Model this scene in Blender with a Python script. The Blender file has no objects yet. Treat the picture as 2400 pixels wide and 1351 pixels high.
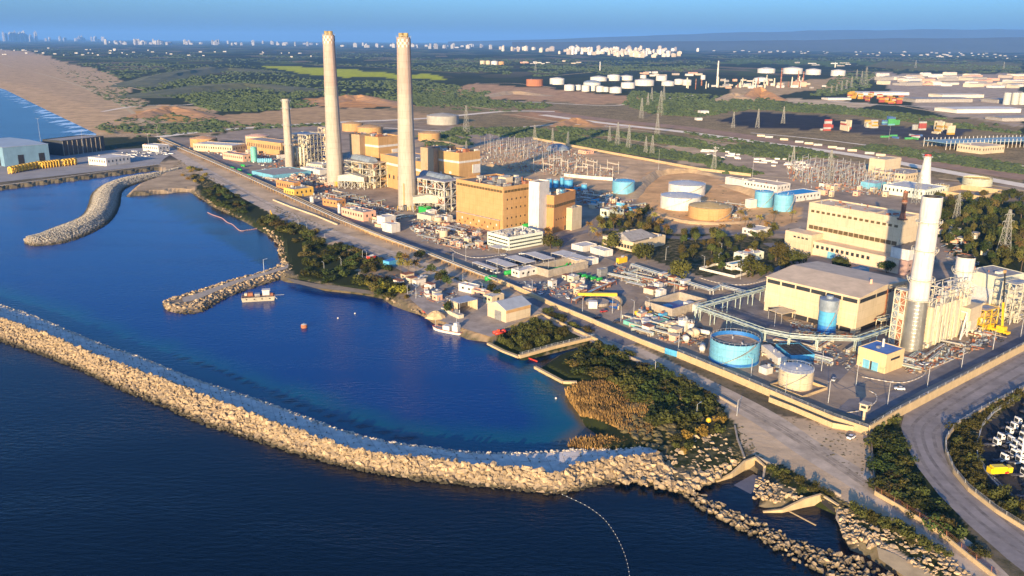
import bpy, bmesh, math, random
import numpy as np
from mathutils import Vector, Matrix, noise as mnoise
random.seed(7); RNG = np.random.default_rng(7)
scene = bpy.context.scene
COL = scene.collection
# ------------------------------------------------------------------ camera
F_PX, CAM_H = 2030.0, 150.0
PITCH, ROLL = math.atan(580/2030), math.radians(0.45)
cam_d = bpy.data.cameras.new('camera'); cam = bpy.data.objects.new('camera', cam_d); COL.objects.link(cam)
cam_d.sensor_width = 36.0; cam_d.lens = 36.0*F_PX/2400; cam_d.clip_start = 1; cam_d.clip_end = 200000
_fw = Vector((0, math.cos(PITCH), -math.sin(PITCH))); _up = Vector((0, math.sin(PITCH), math.cos(PITCH)))
_rt = Vector((1, 0, 0)); _c, _s = math.cos(ROLL), math.sin(ROLL)
_r2 = _rt*_c + _up*_s; _u2 = _up*_c - _rt*_s
m = Matrix((_r2, _u2, -_fw)).transposed().to_4x4(); m.translation = (0, 0, CAM_H)
cam.matrix_world = m; scene.camera = cam
# ------------------------------------------------------------------ light
SUN_AZ, SUN_EL = 180+19.5, 11.0      # compass from +Y clockwise (where the sun stands), elevation
world = bpy.data.worlds.new('World'); scene.world = world; world.use_nodes = True
wn = world.node_tree; bg = wn.nodes['Background']
sky = wn.nodes.new('ShaderNodeTexSky'); sky.sky_type = 'NISHITA'; sky.sun_disc = False
sky.sun_elevation = math.radians(SUN_EL); sky.sun_rotation = math.radians(SUN_AZ)
sky.altitude = 150; sky.air_density = 0.8; sky.dust_density = 2.0; sky.ozone_density = 6.5
wn.links.new(sky.outputs[0], bg.inputs[0]); bg.inputs[1].default_value = 0.145
sd = bpy.data.lights.new('sun', 'SUN'); sun = bpy.data.objects.new('sun', sd); COL.objects.link(sun)
sd.energy = 5.0; sd.angle = math.radians(0.6); sd.color = (1.0, 0.73, 0.41)
_a, _e = math.radians(SUN_AZ), math.radians(SUN_EL)
sdir = Vector((math.sin(_a)*math.cos(_e), math.cos(_a)*math.cos(_e), math.sin(_e)))
sun.rotation_euler = sdir.to_track_quat('Z', 'Y').to_euler(); sun.location = (0, 0, 400)
vs = scene.view_settings; vs.view_transform = 'Standard'; vs.look = 'None'; vs.exposure = 1.15; vs.gamma = 1.0
# ------------------------------------------------------------------ pixels -> places
GZ = 3.0
def ray(px, py):
    u = (px-1200)/F_PX; v = (675.5-py)/F_PX
    return _fw + _r2*u + _u2*v
def g(px, py, z=GZ):
    d = ray(px, py); t = (z-CAM_H)/d.z
    return Vector((d.x*t, d.y*t, z))
def projn(P):
    P = np.asarray(P, float).reshape(-1, 3)-np.array([0, 0, CAM_H])
    w = P@np.array(_fw); u = P@np.array(_r2)/w; v = P@np.array(_u2)/w
    return 1200+u*F_PX, 675.5-v*F_PX
def height(px, py, ptop, z=GZ):
    p = g(px, py, z); lo, hi = 0.0, 500.0
    for _ in range(40):
        mm = (lo+hi)/2
        if projn((p.x, p.y, z+mm))[1][0] > ptop: lo = mm
        else: hi = mm
    return mm
def W(px, py, wpx, z=GZ):           # metres covered by wpx pixels at that ground point
    p = g(px, py, z); return wpx*((p-Vector((0, 0, CAM_H))).dot(_fw))/F_PX
def inpoly(X, Y, poly):
    r = np.zeros(X.shape, bool); n = len(poly)
    for i in range(n):
        x0, y0 = poly[i]; x1, y1 = poly[(i+1) % n]
        if y0 == y1: continue
        c = ((y0 > Y) != (y1 > Y)) & (X < (x1-x0)*(Y-y0)/(y1-y0)+x0)
        r ^= c
    return r
def gpoly(pts, z=GZ): return [tuple(g(x, y, z).xy) for x, y in pts]
# ------------------------------------------------------------------ materials
MATS = {}
def mat(name, col, rough=0.8, var=0.25, scale=0.3, metal=0.0, bump=0.0, col2=None, detail=4.0, stain=0.0, spec=None, bscale=None, panel=None, wet=False):
    if name in MATS: return MATS[name]
    M = bpy.data.materials.new(name); M.use_nodes = True; nt = M.node_tree; N = nt.nodes; L = nt.links
    b = N['Principled BSDF']; b.inputs['Roughness'].default_value = rough; b.inputs['Metallic'].default_value = metal
    if spec is not None: b.inputs['Specular IOR Level'].default_value = spec
    geo = N.new('ShaderNodeNewGeometry')
    nz = N.new('ShaderNodeTexNoise'); nz.inputs['Scale'].default_value = scale; nz.inputs['Detail'].default_value = detail
    nz.inputs['Roughness'].default_value = 0.65
    L.new(geo.outputs['Position'], nz.inputs['Vector'])
    mr = N.new('ShaderNodeMapRange'); mr.inputs[1].default_value = 0.3; mr.inputs[2].default_value = 0.7
    L.new(nz.outputs[0], mr.inputs[0])
    mx = N.new('ShaderNodeMix'); mx.data_type = 'RGBA'
    c2 = col2 or tuple(min(1, c*(1+var)) for c in col); c1 = tuple(c*(1-var) for c in col) if not col2 else col
    mx.inputs[6].default_value = (*c1, 1); mx.inputs[7].default_value = (*c2, 1)
    L.new(mr.outputs[0], mx.inputs[0]); out = mx.outputs[2]
    if stain > 0:                                  # vertical streaks of dirt
        mp = N.new('ShaderNodeMapping'); mp.inputs['Scale'].default_value = (1.3, 1.3, 0.09); L.new(geo.outputs['Position'], mp.inputs[0])
        n2 = N.new('ShaderNodeTexNoise'); n2.inputs['Scale'].default_value = 1.0; n2.inputs['Detail'].default_value = 5; L.new(mp.outputs[0], n2.inputs['Vector'])
        r2 = N.new('ShaderNodeMapRange'); r2.inputs[1].default_value = 0.5; r2.inputs[2].default_value = 0.75; r2.inputs[4].default_value = stain; L.new(n2.outputs[0], r2.inputs[0])
        m2 = N.new('ShaderNodeMix'); m2.data_type = 'RGBA'; m2.inputs[7].default_value = (*[c*0.45 for c in col], 1)
        L.new(r2.outputs[0], m2.inputs[0]); L.new(out, m2.inputs[6]); out = m2.outputs[2]
    if panel:                                      # cladding / pour joints
        dp = N.new('ShaderNodeVectorMath'); dp.operation = 'DOT_PRODUCT'; dp.inputs[1].default_value = (.05, 1.41, 0); L.new(geo.outputs['Position'], dp.inputs[0])
        sx = N.new('ShaderNodeSeparateXYZ'); L.new(geo.outputs['Position'], sx.inputs[0]); cx = N.new('ShaderNodeCombineXYZ'); L.new(dp.outputs['Value'], cx.inputs[0]); L.new(sx.outputs[2], cx.inputs[1])
        br = N.new('ShaderNodeTexBrick'); br.offset = 0; br.inputs['Scale'].default_value = 1; br.inputs['Brick Width'].default_value = panel[0]; br.inputs['Row Height'].default_value = panel[1]; br.inputs['Mortar Size'].default_value = panel[2]
        br.inputs['Color1'].default_value = (1, 1, 1, 1); br.inputs['Color2'].default_value = (.93, .92, .9, 1); br.inputs['Mortar'].default_value = (.80, .77, .74, 1); L.new(cx.outputs[0], br.inputs['Vector'])
        m3 = N.new('ShaderNodeMix'); m3.data_type = 'RGBA'; m3.blend_type = 'MULTIPLY'; m3.inputs[0].default_value = 1; L.new(out, m3.inputs[6]); L.new(br.outputs[0], m3.inputs[7]); out = m3.outputs[2]
    if wet:                                        # weed and wetness close to the waterline
        sx = N.new('ShaderNodeSeparateXYZ'); L.new(geo.outputs['Position'], sx.inputs[0]); ad = N.new('ShaderNodeMath'); ad.operation = 'MULTIPLY_ADD'; ad.inputs[1].default_value = -1.6; L.new(nz.outputs[0], ad.inputs[0]); L.new(sx.outputs[2], ad.inputs[2])
        rw = N.new('ShaderNodeMapRange'); rw.inputs[1].default_value = -.1; rw.inputs[2].default_value = 1.1; rw.inputs[3].default_value = 1; rw.inputs[4].default_value = 0; L.new(ad.outputs[0], rw.inputs[0])
        m4 = N.new('ShaderNodeMix'); m4.data_type = 'RGBA'; m4.inputs[7].default_value = (.05, .042, .022, 1); L.new(rw.outputs[0], m4.inputs[0]); L.new(out, m4.inputs[6]); out = m4.outputs[2]
    L.new(out, b.inputs['Base Color'])
    if bump > 0:
        bp = N.new('ShaderNodeBump'); bp.inputs['Strength'].default_value = bump; bp.inputs['Distance'].default_value = 0.5
        n3 = nz
        if bscale:
            n3 = N.new('ShaderNodeTexNoise'); n3.inputs['Scale'].default_value = bscale; n3.inputs['Detail'].default_value = 4; L.new(geo.outputs['Position'], n3.inputs['Vector'])
        L.new(n3.outputs[0], bp.inputs['Height']); L.new(bp.outputs[0], b.inputs['Normal'])
    MATS[name] = M; return M
def obj_rand(M, amt=0.3, hue=0.0):            # a little colour change from object to object
    nt = M.node_tree; b = nt.nodes['Principled BSDF']; src = b.inputs['Base Color'].links[0].from_socket
    oi = nt.nodes.new('ShaderNodeObjectInfo'); mr = nt.nodes.new('ShaderNodeMapRange'); mr.inputs[3].default_value = 1-amt; mr.inputs[4].default_value = 1+amt
    nt.links.new(oi.outputs['Random'], mr.inputs[0])
    hs = nt.nodes.new('ShaderNodeHueSaturation'); nt.links.new(mr.outputs[0], hs.inputs['Value']); nt.links.new(src, hs.inputs['Color'])
    if hue:
        wn_ = nt.nodes.new('ShaderNodeTexWhiteNoise'); wn_.noise_dimensions = '1D'; nt.links.new(oi.outputs['Random'], wn_.inputs['W']); mh = nt.nodes.new('ShaderNodeMapRange'); mh.inputs[3].default_value = .5-hue; mh.inputs[4].default_value = .5+hue*.6; nt.links.new(wn_.outputs['Value'], mh.inputs[0]); nt.links.new(mh.outputs[0], hs.inputs['Hue'])
    nt.links.new(hs.outputs[0], b.inputs['Base Color'])
    return M
# ------------------------------------------------------------------ mesh helpers
class MB:
    def __init__(s): s.v = []; s.f = []
    def add(s, vs, fs):
        o = len(s.v); s.v += [tuple(v) for v in vs]; s.f += [tuple(i+o for i in f) for f in fs]; return s
    def box(s, x0, y0, z0, x1, y1, z1):
        return s.add([(x0,y0,z0),(x1,y0,z0),(x1,y1,z0),(x0,y1,z0),(x0,y0,z1),(x1,y0,z1),(x1,y1,z1),(x0,y1,z1)],
                     [(0,3,2,1),(4,5,6,7),(0,1,5,4),(1,2,6,5),(2,3,7,6),(3,0,4,7)])
    def cyl(s, x, y, z0, z1, r0, r1=None, n=16, cap=True):
        r1 = r0 if r1 is None else r1
        vs = [(x+r0*math.cos(2*math.pi*i/n), y+r0*math.sin(2*math.pi*i/n), z0) for i in range(n)]
        vs += [(x+r1*math.cos(2*math.pi*i/n), y+r1*math.sin(2*math.pi*i/n), z1) for i in range(n)]
        fs = [(i, (i+1) % n, n+(i+1) % n, n+i) for i in range(n)]
        if cap: fs += [tuple(range(n, 2*n)), tuple(range(n-1, -1, -1))]
        return s.add(vs, fs)
    def lathe(s, prof, n=24, x=0, y=0):
        vs = []; fs = []; k = len(prof)
        for r, z in prof:
            vs += [(x+r*math.cos(2*math.pi*i/n), y+r*math.sin(2*math.pi*i/n), z) for i in range(n)]
        for j in range(k-1):
            fs += [(j*n+i, j*n+(i+1) % n, (j+1)*n+(i+1) % n, (j+1)*n+i) for i in range(n)]
        return s.add(vs, fs)
    def beam(s, p, q, r=0.1, n=4, up=None):
        p = Vector(p); q = Vector(q); d = (q-p)
        if d.length < 1e-6: return s
        d.normalize(); a = Vector((0, 0, 1)) if abs(d.z) < .95 else Vector((1, 0, 0))
        u = d.cross(a).normalized(); w = d.cross(u)
        o = math.pi/4 if n == 4 else 0
        vs = [pt+(u*math.cos(o+2*math.pi*i/n)+w*math.sin(o+2*math.pi*i/n))*r for pt in (p, q) for i in range(n)]
        fs = [(i, n+i, n+(i+1) % n, (i+1) % n) for i in range(n)]+[tuple(range(n)), tuple(range(2*n-1, n-1, -1))]
        return s.add(vs, fs)
    def prism(s, pts, z0, z1):       # pts counter-clockwise in plan
        n = len(pts); vs = [(x, y, z0) for x, y in pts]+[(x, y, z1) for x, y in pts]
        return s.add(vs, [(i, (i+1) % n, n+(i+1) % n, n+i) for i in range(n)]+[tuple(range(n, 2*n)), tuple(range(n-1, -1, -1))])
    def path(s, pts, r, n=6):
        for a, b in zip(pts[:-1], pts[1:]): s.beam(a, b, r, n)
        return s
    def mesh(s, name, m=None, smooth=False):
        me = bpy.data.meshes.new(name); me.from_pydata(s.v, [], s.f)
        if m: me.materials.append(m)
        if smooth: me.polygons.foreach_set('use_smooth', [True]*len(me.polygons))
        me.update(); return me
def obj(name, me, parent=None, loc=None, rotz=0.0, scl=None):
    o = bpy.data.objects.new(name, me); COL.objects.link(o)
    if parent: o.parent = parent
    if loc is not None: o.location = loc
    if rotz: o.rotation_euler = (0, 0, rotz)
    if scl is not None: o.scale = scl if hasattr(scl, '__len__') else (scl,)*3
    return o
def tag(o, label, cat, group=None):
    o['label'] = label; o['category'] = cat
    if group: o['group'] = group
    return o
def thing(name, label, cat, loc=(0, 0, 0), rotz=0.0, group=None):
    o = obj(name, None, None, loc, rotz); o.empty_display_size = 0.5
    return tag(o, label, cat, group)
def part(T, name, mb, m, smooth=False, label=None, kind=None, loc=None, rotz=0.0):
    o = obj(name, mb.mesh(name, m, smooth) if isinstance(mb, MB) else mb, T, loc, rotz)
    if label: o['label'] = label
    if kind: o['kind'] = kind
    return o
def struct(name, me):
    o = obj(name, me); o['kind'] = 'structure'; return o
def dup(T, loc, rotz=None, scl=None, label=None, group=None):
    c = T.copy(); COL.objects.link(c); c.location = loc
    if rotz is not None: c.rotation_euler = (0, 0, rotz)
    if scl is not None: c.scale = scl if hasattr(scl, '__len__') else (scl,)*3
    if label: c['label'] = label
    if group: c['group'] = group
    for ch in T.children:
        d = ch.copy(); COL.objects.link(d); d.parent = c
        for e in ch.children:
            k = e.copy(); COL.objects.link(k); k.parent = d
    return c
def fbm(x, y, s, o=3):
    v = 0; a = 1
    for _ in range(o):
        v += a*mnoise.noise(Vector((x*s, y*s, 3.7))); s *= 2.1; a *= .5
    return v
# ------------------------------------------------------------------ terrain and sea
COAST_FAR = [tuple(v) for v in (g(215,313).xy, g(110,262).xy, g(0,207).xy)] + [(-3000,4300),(-5200,7600),(-9500,14500),(-22000,40000)]
LAND = [
 COAST_FAR+[(60000,60000),(60000,-2000),(400,-2000),(170,120)]+gpoly([(2150,1351),(2075,1315),(2030,1285),(1990,1270),(1965,1215),(1960,1190),(1900,1165),(1830,1180),(1775,1170),(1790,1110),(1760,1085),(1690,1112),(1660,1120),
   (1610,1145),(1560,1128),(1535,1060),(1400,1060),(1350,1055),(1325,1045),(1360,1022),(1395,1002),(1370,985),(1335,930),(1330,905),(1350,893),(1325,893),(1256,857),
   (1262,850),(1310,818),(1375,800),(1385,795),(1225,834),(1145,800),(1140,790),(1095,785),(1015,748),(985,728),(950,718),(915,705),(895,690),(840,680),(760,672),(700,655),(668,652),(640,640),(660,615),(655,590),(650,565),(635,548),
   (605,532),(575,515),(540,498),(500,480),(470,460),(440,443),(290,456),(320,428),(372,409),(372,394),(0,440),(-500,515),(-500,390),(0,336)]),
]
ZONES = [ ((.21,.165,.085), .50, [(420,312),(1000,242),(1500,236),(2000,258),(2400,292),(2400,450),(1900,405),(1100,310)]),  # base colours of the ground, painted in order: colour, bushiness, polygon in picture pixels
 ((.36,.265,.155), .36, [(0,118),(90,125),(180,148),(260,172),(310,198),(300,225),(345,240),(330,262),(300,300),(215,318),(0,212),(-600,140),(-400,112)]),
 ((.36,.27,.16), .5, [(215,318),(300,296),(340,262),(520,252),(500,284),(480,316),(300,325)]),
 ((.065,.10,.028), .8, [(300,192),(420,152),(560,148),(760,190),(1000,200),(1150,215),(1140,235),(980,240),(760,228),(640,235),(480,235),(350,225)]),
 ((.30,.34,.01), .2, [(590,154),(700,157),(830,165),(1040,178),(1035,187),(900,184),(760,178),(640,166)]),
 ((.33,.23,.12), .25, [(510,275),(640,260),(780,250),(900,258),(1040,268),(1040,280),(900,285),(780,292),(640,296),(540,292)]),
 ((.42,.22,.08), .1, [(720,232),(800,224),(860,226),(930,240),(950,250),(850,252),(740,248)]),
 ((.44,.25,.08), .25, [(320,258),(400,246),(470,252),(500,272),(440,285),(340,282)]),
 ((.40,.29,.16), .2, [(240,250),(520,252),(520,256),(300,262)]),
 ((.34,.22,.12), .2, [(975,212),(1130,198),(1250,205),(1420,222),(1520,232),(1480,246),(1300,240),(1150,232)]),
 ((.30,.18,.09), .2, [(1170,270),(1300,262),(1420,285),(1560,300),(1500,302),(1330,290)]),
 ((.48,.28,.08), .1, [(1340,275),(1395,280),(1390,296),(1300,292)]),
 ((.36,.26,.13), .2, [(1700,205),(1990,180),(2010,195),(1830,225),(1710,220)]),
 ((.50,.30,.10), .1, [(1765,222),(1800,213),(1815,226),(1790,233),(1762,233)]),
 ((.46,.32,.14), .15, [(1690,222),(1745,218),(1755,232),(1700,238)]),
 ((.42,.34,.22), .1, [(1820,232),(1950,232),(2060,246),(2020,254),(1880,246)]),
 ((.10,.14,.03), .4, [(1700,142),(1960,142),(2080,150),(2060,158),(1800,152),(1680,150)]),
 ((.16,.14,.05), .4, [(2000,160),(2100,145),(2400,150),(2400,165),(2100,166)]),
 ((.30,.25,.19), .1, [(2060,172),(2400,172),(2400,300),(2200,270),(2130,240),(2060,205)]),
 ((.035,.033,.035), .05, [(1665,283),(1740,262),(1900,268),(2010,285),(2000,302),(1900,303),(1760,298)]),
 ((.07,.065,.065), .0, [(1925,300),(2010,293),(2130,298),(2260,300),(2260,322),(2160,330),(2030,316)]),
 ((.36,.28,.18), .25, [(1560,338),(1700,350),(1660,392),(1600,385),(1540,360)]),
 ((.23,.195,.155), .05, [(370,325),(480,318),(700,292),(900,282),(1100,295),(1250,322),(1500,372),(1640,395),(1900,395),(2400,440),(2400,800),(2040,1008),(1400,768),(700,470)]),
 ((.22,.18,.13), .05, [(815,285),(1075,285),(1000,320),(830,320)]),
 ((.40,.29,.17), .1, [(1260,330),(1500,372),(1640,398),(1600,430),(1540,470),(1440,460),(1300,420),(1110,405),(1110,340)]),
 ((.45,.29,.14), .1, [(1520,405),(1640,402),(1720,430),(1800,470),(1880,490),(1870,520),(1800,540),(1700,540),(1560,520),(1490,470)]),
 ((.17,.15,.10), .7, [(1400,500),(1500,500),(1560,545),(1900,560),(1850,640),(1650,650),(1420,580)]),
 ((.30,.24,.17), .1, [(1640,330),(1900,370),(2100,390),(2180,440),(2000,450),(1850,440),(1700,400)]),
 ((.05,.06,.025), .9, [(2180,470),(2400,470),(2400,640),(2270,640),(2200,560)]),
 ((.09,.075,.06), .1, [(0,360),(400,345),(420,368),(0,425),(-500,500),(-500,390)]),
 ((.36,.29,.20), .3, [(374,328),(460,366),(560,408),(640,444),(771,504),(996,596),(1229,690),(1400,768),(1620,870),(1800,968),(2035,1010),(2060,1180),(2330,1351),(2150,1351),(1960,1200),(1790,1080),(1690,1010),(1650,970),(1400,800),(1100,680),(900,620),(700,570),(560,470),(440,400)]),
 ((.30,.24,.16), .2, [(360,380),(420,372),(500,440),(440,445),(300,450),(330,425),(380,408)]),
 ((.10,.09,.035), .9, [(440,400),(530,440),(700,540),(760,570),(930,640),(960,700),(860,680),(700,650),(660,600),(640,545),(560,505),(470,455)]),
 ((.20,.16,.11), .2, [(830,630),(930,635),(1140,720),(1240,730),(1140,790),(1010,745),(930,690)]),
 ((.06,.06,.03), .9, [(1150,800),(1220,760),(1330,770),(1390,790),(1215,835)]),
 ((.07,.07,.03), .9, [(1260,850),(1380,800),(1480,830),(1690,940),(1700,960),(1640,1000),(1540,1060),(1330,1060),(1380,1000),(1330,900)]),
 ((.16,.14,.07), .7, [(1640,1000),(1700,965),(1730,1000),(1740,1090),(1690,1110),(1540,1090),(1560,1060)]),
 ((.11,.10,.05), .8, [(1790,1085),(1830,1090),(1960,1165),(2120,1240),(2260,1351),(2200,1351),(2050,1260),(1960,1200),(1840,1140)]),
 ((.045,.045,.02), .9, [(2045,990),(2100,985),(2180,1120),(2330,1330),(2400,1351),(2200,1290),(2060,1170)]),
 ((.05,.05,.025), .8, [(2215,1000),(2400,890),(2400,1230),(2300,1170),(2230,1080)]),
 ((.05,.047,.045), .05, [(2290,1010),(2400,930),(2400,1210),(2310,1120)]),
]
def build_ground():
    rows = [108]+[110+3*i for i in range(60)]+[290+4.5*i for i in range(240)]
    R = [float(g(1200, y-9 if False else y).y) for y in rows]
    R = [90000, 60000, 40000, 28000, 20000, 15000]+[r for r in R if r < 13000]+[90, 20, -300]
    A = np.concatenate([[-4,-2.4,-1.5], np.arange(-1.0, 1.0001, 0.0045), [1.5,2.4,4]])
    R = np.array(R); X = (np.maximum(R, 60)[:, None]*A[None, :]).ravel(); Y = np.repeat(R, len(A))
    land = np.zeros(X.shape, bool)
    for p in LAND: land |= inpoly(X, Y, p)
    Z = np.where(land, GZ, -3.0)
    dist = np.hypot(X, Y)
    nr_ = (dist < 7000) & (Y > 60); sl = np.where(dist[nr_] < 1250, .6, .035); sd = np.full(X.shape, 1e9); PX = np.stack([X, Y], 1)
    for pl in LAND:
        pp = np.array(pl); 
        for a_, b_ in zip(pp, np.roll(pp, -1, 0)):
            ab = b_-a_; t = np.clip(((PX[nr_]-a_)@ab)/(ab@ab+1e-9), 0, 1); sd[nr_] = np.minimum(sd[nr_], np.hypot(*(PX[nr_]-a_-t[:, None]*ab).T))
    Z[nr_] = np.where(land[nr_], np.clip(-.35+sd[nr_]*sl, -.35, GZ), np.clip(-.35-sd[nr_]*sl, -3, -.3))
    px, py = projn(np.stack([X, Y, np.full(X.shape, GZ)], 1))
    ok_ = (Y > 60) & (np.abs(X) < 1.1*Y)
    jx = np.array([fbm(x, y, .05, 3) if k else 0 for x, y, k in zip(px/3, py, ok_)]); jy = np.array([fbm(x+99, y, .05, 3) if k else 0 for x, y, k in zip(px/3, py, ok_)])
    fa = np.clip((np.hypot(X, Y)-500)/900, .15, 1); px = px+jx*26*fa; py = py+jy*5*fa
    front = Y > 60
    c = np.zeros((len(X), 4)); c[:] = (.065, .072, .030, .7)
    far = front & (py < 135); c[far] = (.06, .078, .035, .6)
    near = front & (dist < 1300); c[near] = (.16, .13, .08, .5)
    for col, b, poly in ZONES:
        if sum(col) > .4: col = (col[0]*1.5, col[1]*1.36, col[2]*1.2)
        mk = inpoly(px, py, poly) & front; c[mk] = (*col, b)
    # dunes and low relief far off
    amp = np.clip((dist-4200)/4000, 0, 1)*14*land
    rel = np.array([fbm(x, y, .0011, 3) if a > 0 else 0 for x, y, a in zip(X, Y, amp)])
    Z = Z+amp*np.clip(rel+.1, -.1, 1)
    nr, nc = len(R), len(A)
    idx = np.arange(nr*nc).reshape(nr, nc)
    q = np.stack([idx[1:, :-1], idx[1:, 1:], idx[:-1, 1:], idx[:-1, :-1]], -1).reshape(-1, 4)
    me = bpy.data.meshes.new('ground'); me.from_pydata(np.stack([X, Y, Z], 1).tolist(), [], q.tolist())
    at = me.color_attributes.new('zone', 'FLOAT_COLOR', 'POINT'); at.data.foreach_set('color', c.ravel())
    M = bpy.data.materials.new('ground'); M.use_nodes = True; nt = M.node_tree; N = nt.nodes; L = nt.links; b = N['Principled BSDF']
    b.inputs['Roughness'].default_value = .95; b.inputs['Specular IOR Level'].default_value = .1
    a = N.new('ShaderNodeVertexColor'); a.layer_name = 'zone'; geo = N.new('ShaderNodeNewGeometry')
    def nz(s, d=5, r=.65):
        n = N.new('ShaderNodeTexNoise'); n.inputs['Scale'].default_value = s; n.inputs['Detail'].default_value = d; n.inputs['Roughness'].default_value = r
        L.new(geo.outputs['Position'], n.inputs['Vector']); return n
    n1 = nz(.035, 8, .7); n2 = nz(.25, 6, .7); n3 = nz(.006, 4)
    v = N.new('ShaderNodeMath'); v.operation = 'MULTIPLY_ADD'; v.inputs[1].default_value = 1.9; v.inputs[2].default_value = .05; L.new(n1.outputs[0], v.inputs[0])
    h = N.new('ShaderNodeHueSaturation'); L.new(a.outputs[0], h.inputs['Color']); L.new(v.outputs[0], h.inputs['Value'])
    # scrub spots where the zone is bushy
    ad = N.new('ShaderNodeMath'); ad.operation = 'ADD'; L.new(n2.outputs[0], ad.inputs[0]); L.new(a.outputs[1], ad.inputs[1])
    r = N.new('ShaderNodeMapRange'); r.inputs[1].default_value = .98; r.inputs[2].default_value = 1.25; L.new(ad.outputs[0], r.inputs[0])
    mx = N.new('ShaderNodeMix'); mx.data_type = 'RGBA'; mx.inputs[7].default_value = (.03, .038, .012, 1); L.new(r.outputs[0], mx.inputs[0]); L.new(h.outputs[0], mx.inputs[6])
    vo = N.new('ShaderNodeTexVoronoi'); vo.inputs['Scale'].default_value = .0032; mp = N.new('ShaderNodeMapping'); mp.inputs['Rotation'].default_value = (0, 0, .5); mp.inputs['Scale'].default_value = (1.6, 1, 1); L.new(geo.outputs['Position'], mp.inputs[0]); L.new(mp.outputs[0], vo.inputs['Vector'])
    cr = N.new('ShaderNodeValToRGB'); e = cr.color_ramp.elements; e[0].position = 0; e[0].color = (.024, .034, .014, 1); e[1].position = 1; e[1].color = (.16, .12, .06, 1)
    for ps, cc in ((.45, (.045, .055, .02, 1)), (.62, (.10, .12, .025, 1)), (.78, (.07, .06, .03, 1)), (.88, (.22, .16, .09, 1))): k_ = cr.color_ramp.elements.new(ps); k_.color = cc
    cr.color_ramp.interpolation = 'CONSTANT'; sc = N.new('ShaderNodeSeparateColor'); L.new(vo.outputs['Color'], sc.inputs[0]); L.new(sc.outputs[0], cr.inputs[0])
    ln = N.new('ShaderNodeVectorMath'); ln.operation = 'LENGTH'; L.new(geo.outputs['Position'], ln.inputs[0]); fd = N.new('ShaderNodeMapRange'); fd.inputs[1].default_value = 3200; fd.inputs[2].default_value = 5200; fd.inputs[4].default_value = .85; L.new(ln.outputs['Value'], fd.inputs[0])
    fb_ = N.new('ShaderNodeMapRange'); fb_.inputs[1].default_value = .5; fb_.inputs[2].default_value = .58; L.new(a.outputs[1], fb_.inputs[0]); fm = N.new('ShaderNodeMath'); fm.operation = 'MULTIPLY'; L.new(fd.outputs[0], fm.inputs[0]); L.new(fb_.outputs[0], fm.inputs[1])
    m5 = N.new('ShaderNodeMix'); m5.data_type = 'RGBA'; L.new(fm.outputs[0], m5.inputs[0]); L.new(mx.outputs[2], m5.inputs[6]); L.new(cr.outputs[0], m5.inputs[7])
    L.new(m5.outputs[2], b.inputs['Base Color'])
    bp = N.new('ShaderNodeBump'); bp.inputs['Strength'].default_value = .5; bp.inputs['Distance'].default_value = .5; L.new(n2.outputs[0], bp.inputs['Height']); L.new(bp.outputs[0], b.inputs['Normal'])
    me.materials.append(M); struct('ground', me)
build_ground()
def smooth_path(pts, k=4):
    P = [Vector(p) for p in pts]; out = []
    for i in range(len(P)-1):
        p0, p1, p2, p3 = P[max(i-1, 0)], P[i], P[i+1], P[min(i+2, len(P)-1)]
        for j in range(k):
            t = j/k
            out.append(.5*((2*p1)+(p2-p0)*t+(2*p0-5*p1+4*p2-p3)*t*t+(3*p1-p0-3*p2+p3)*t**3))
    return out+[P[-1]]
# breakwater lines in picture pixels
BW_OUT = [(-300,715),(-150,752),(0,800),(100,832),(200,872),(300,920),(380,950),(460,988),(540,1013),(620,1040),(700,1065),(800,1092),(900,1113),(1000,1127),(1100,1138),(1200,1148),(1300,1158),(1350,1150),(1400,1138),(1470,1130),(1540,1140),(1600,1155)]
BW_CR  = [(-300,668),(-150,702),(0,747),(100,783),(200,824),(300,862),(380,892),(460,922),(540,953),(620,985),(700,1012),(800,1046),(900,1066),(1000,1075),(1100,1090),(1200,1096),(1300,1112),(1340,1092),(1390,1082),(1450,1075),(1500,1068),(1540,1062)]
BW_IN  = [(-300,640),(-150,673),(0,718),(75,742),(150,774),(250,815),(319,837),(450,890),(525,915),(600,939),(700,976),(800,1012),(900,1038),(1000,1052),(1100,1064),(1200,1066),(1300,1062),(1340,1058),(1390,1058),(1450,1058),(1500,1052),(1540,1046)]
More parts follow.
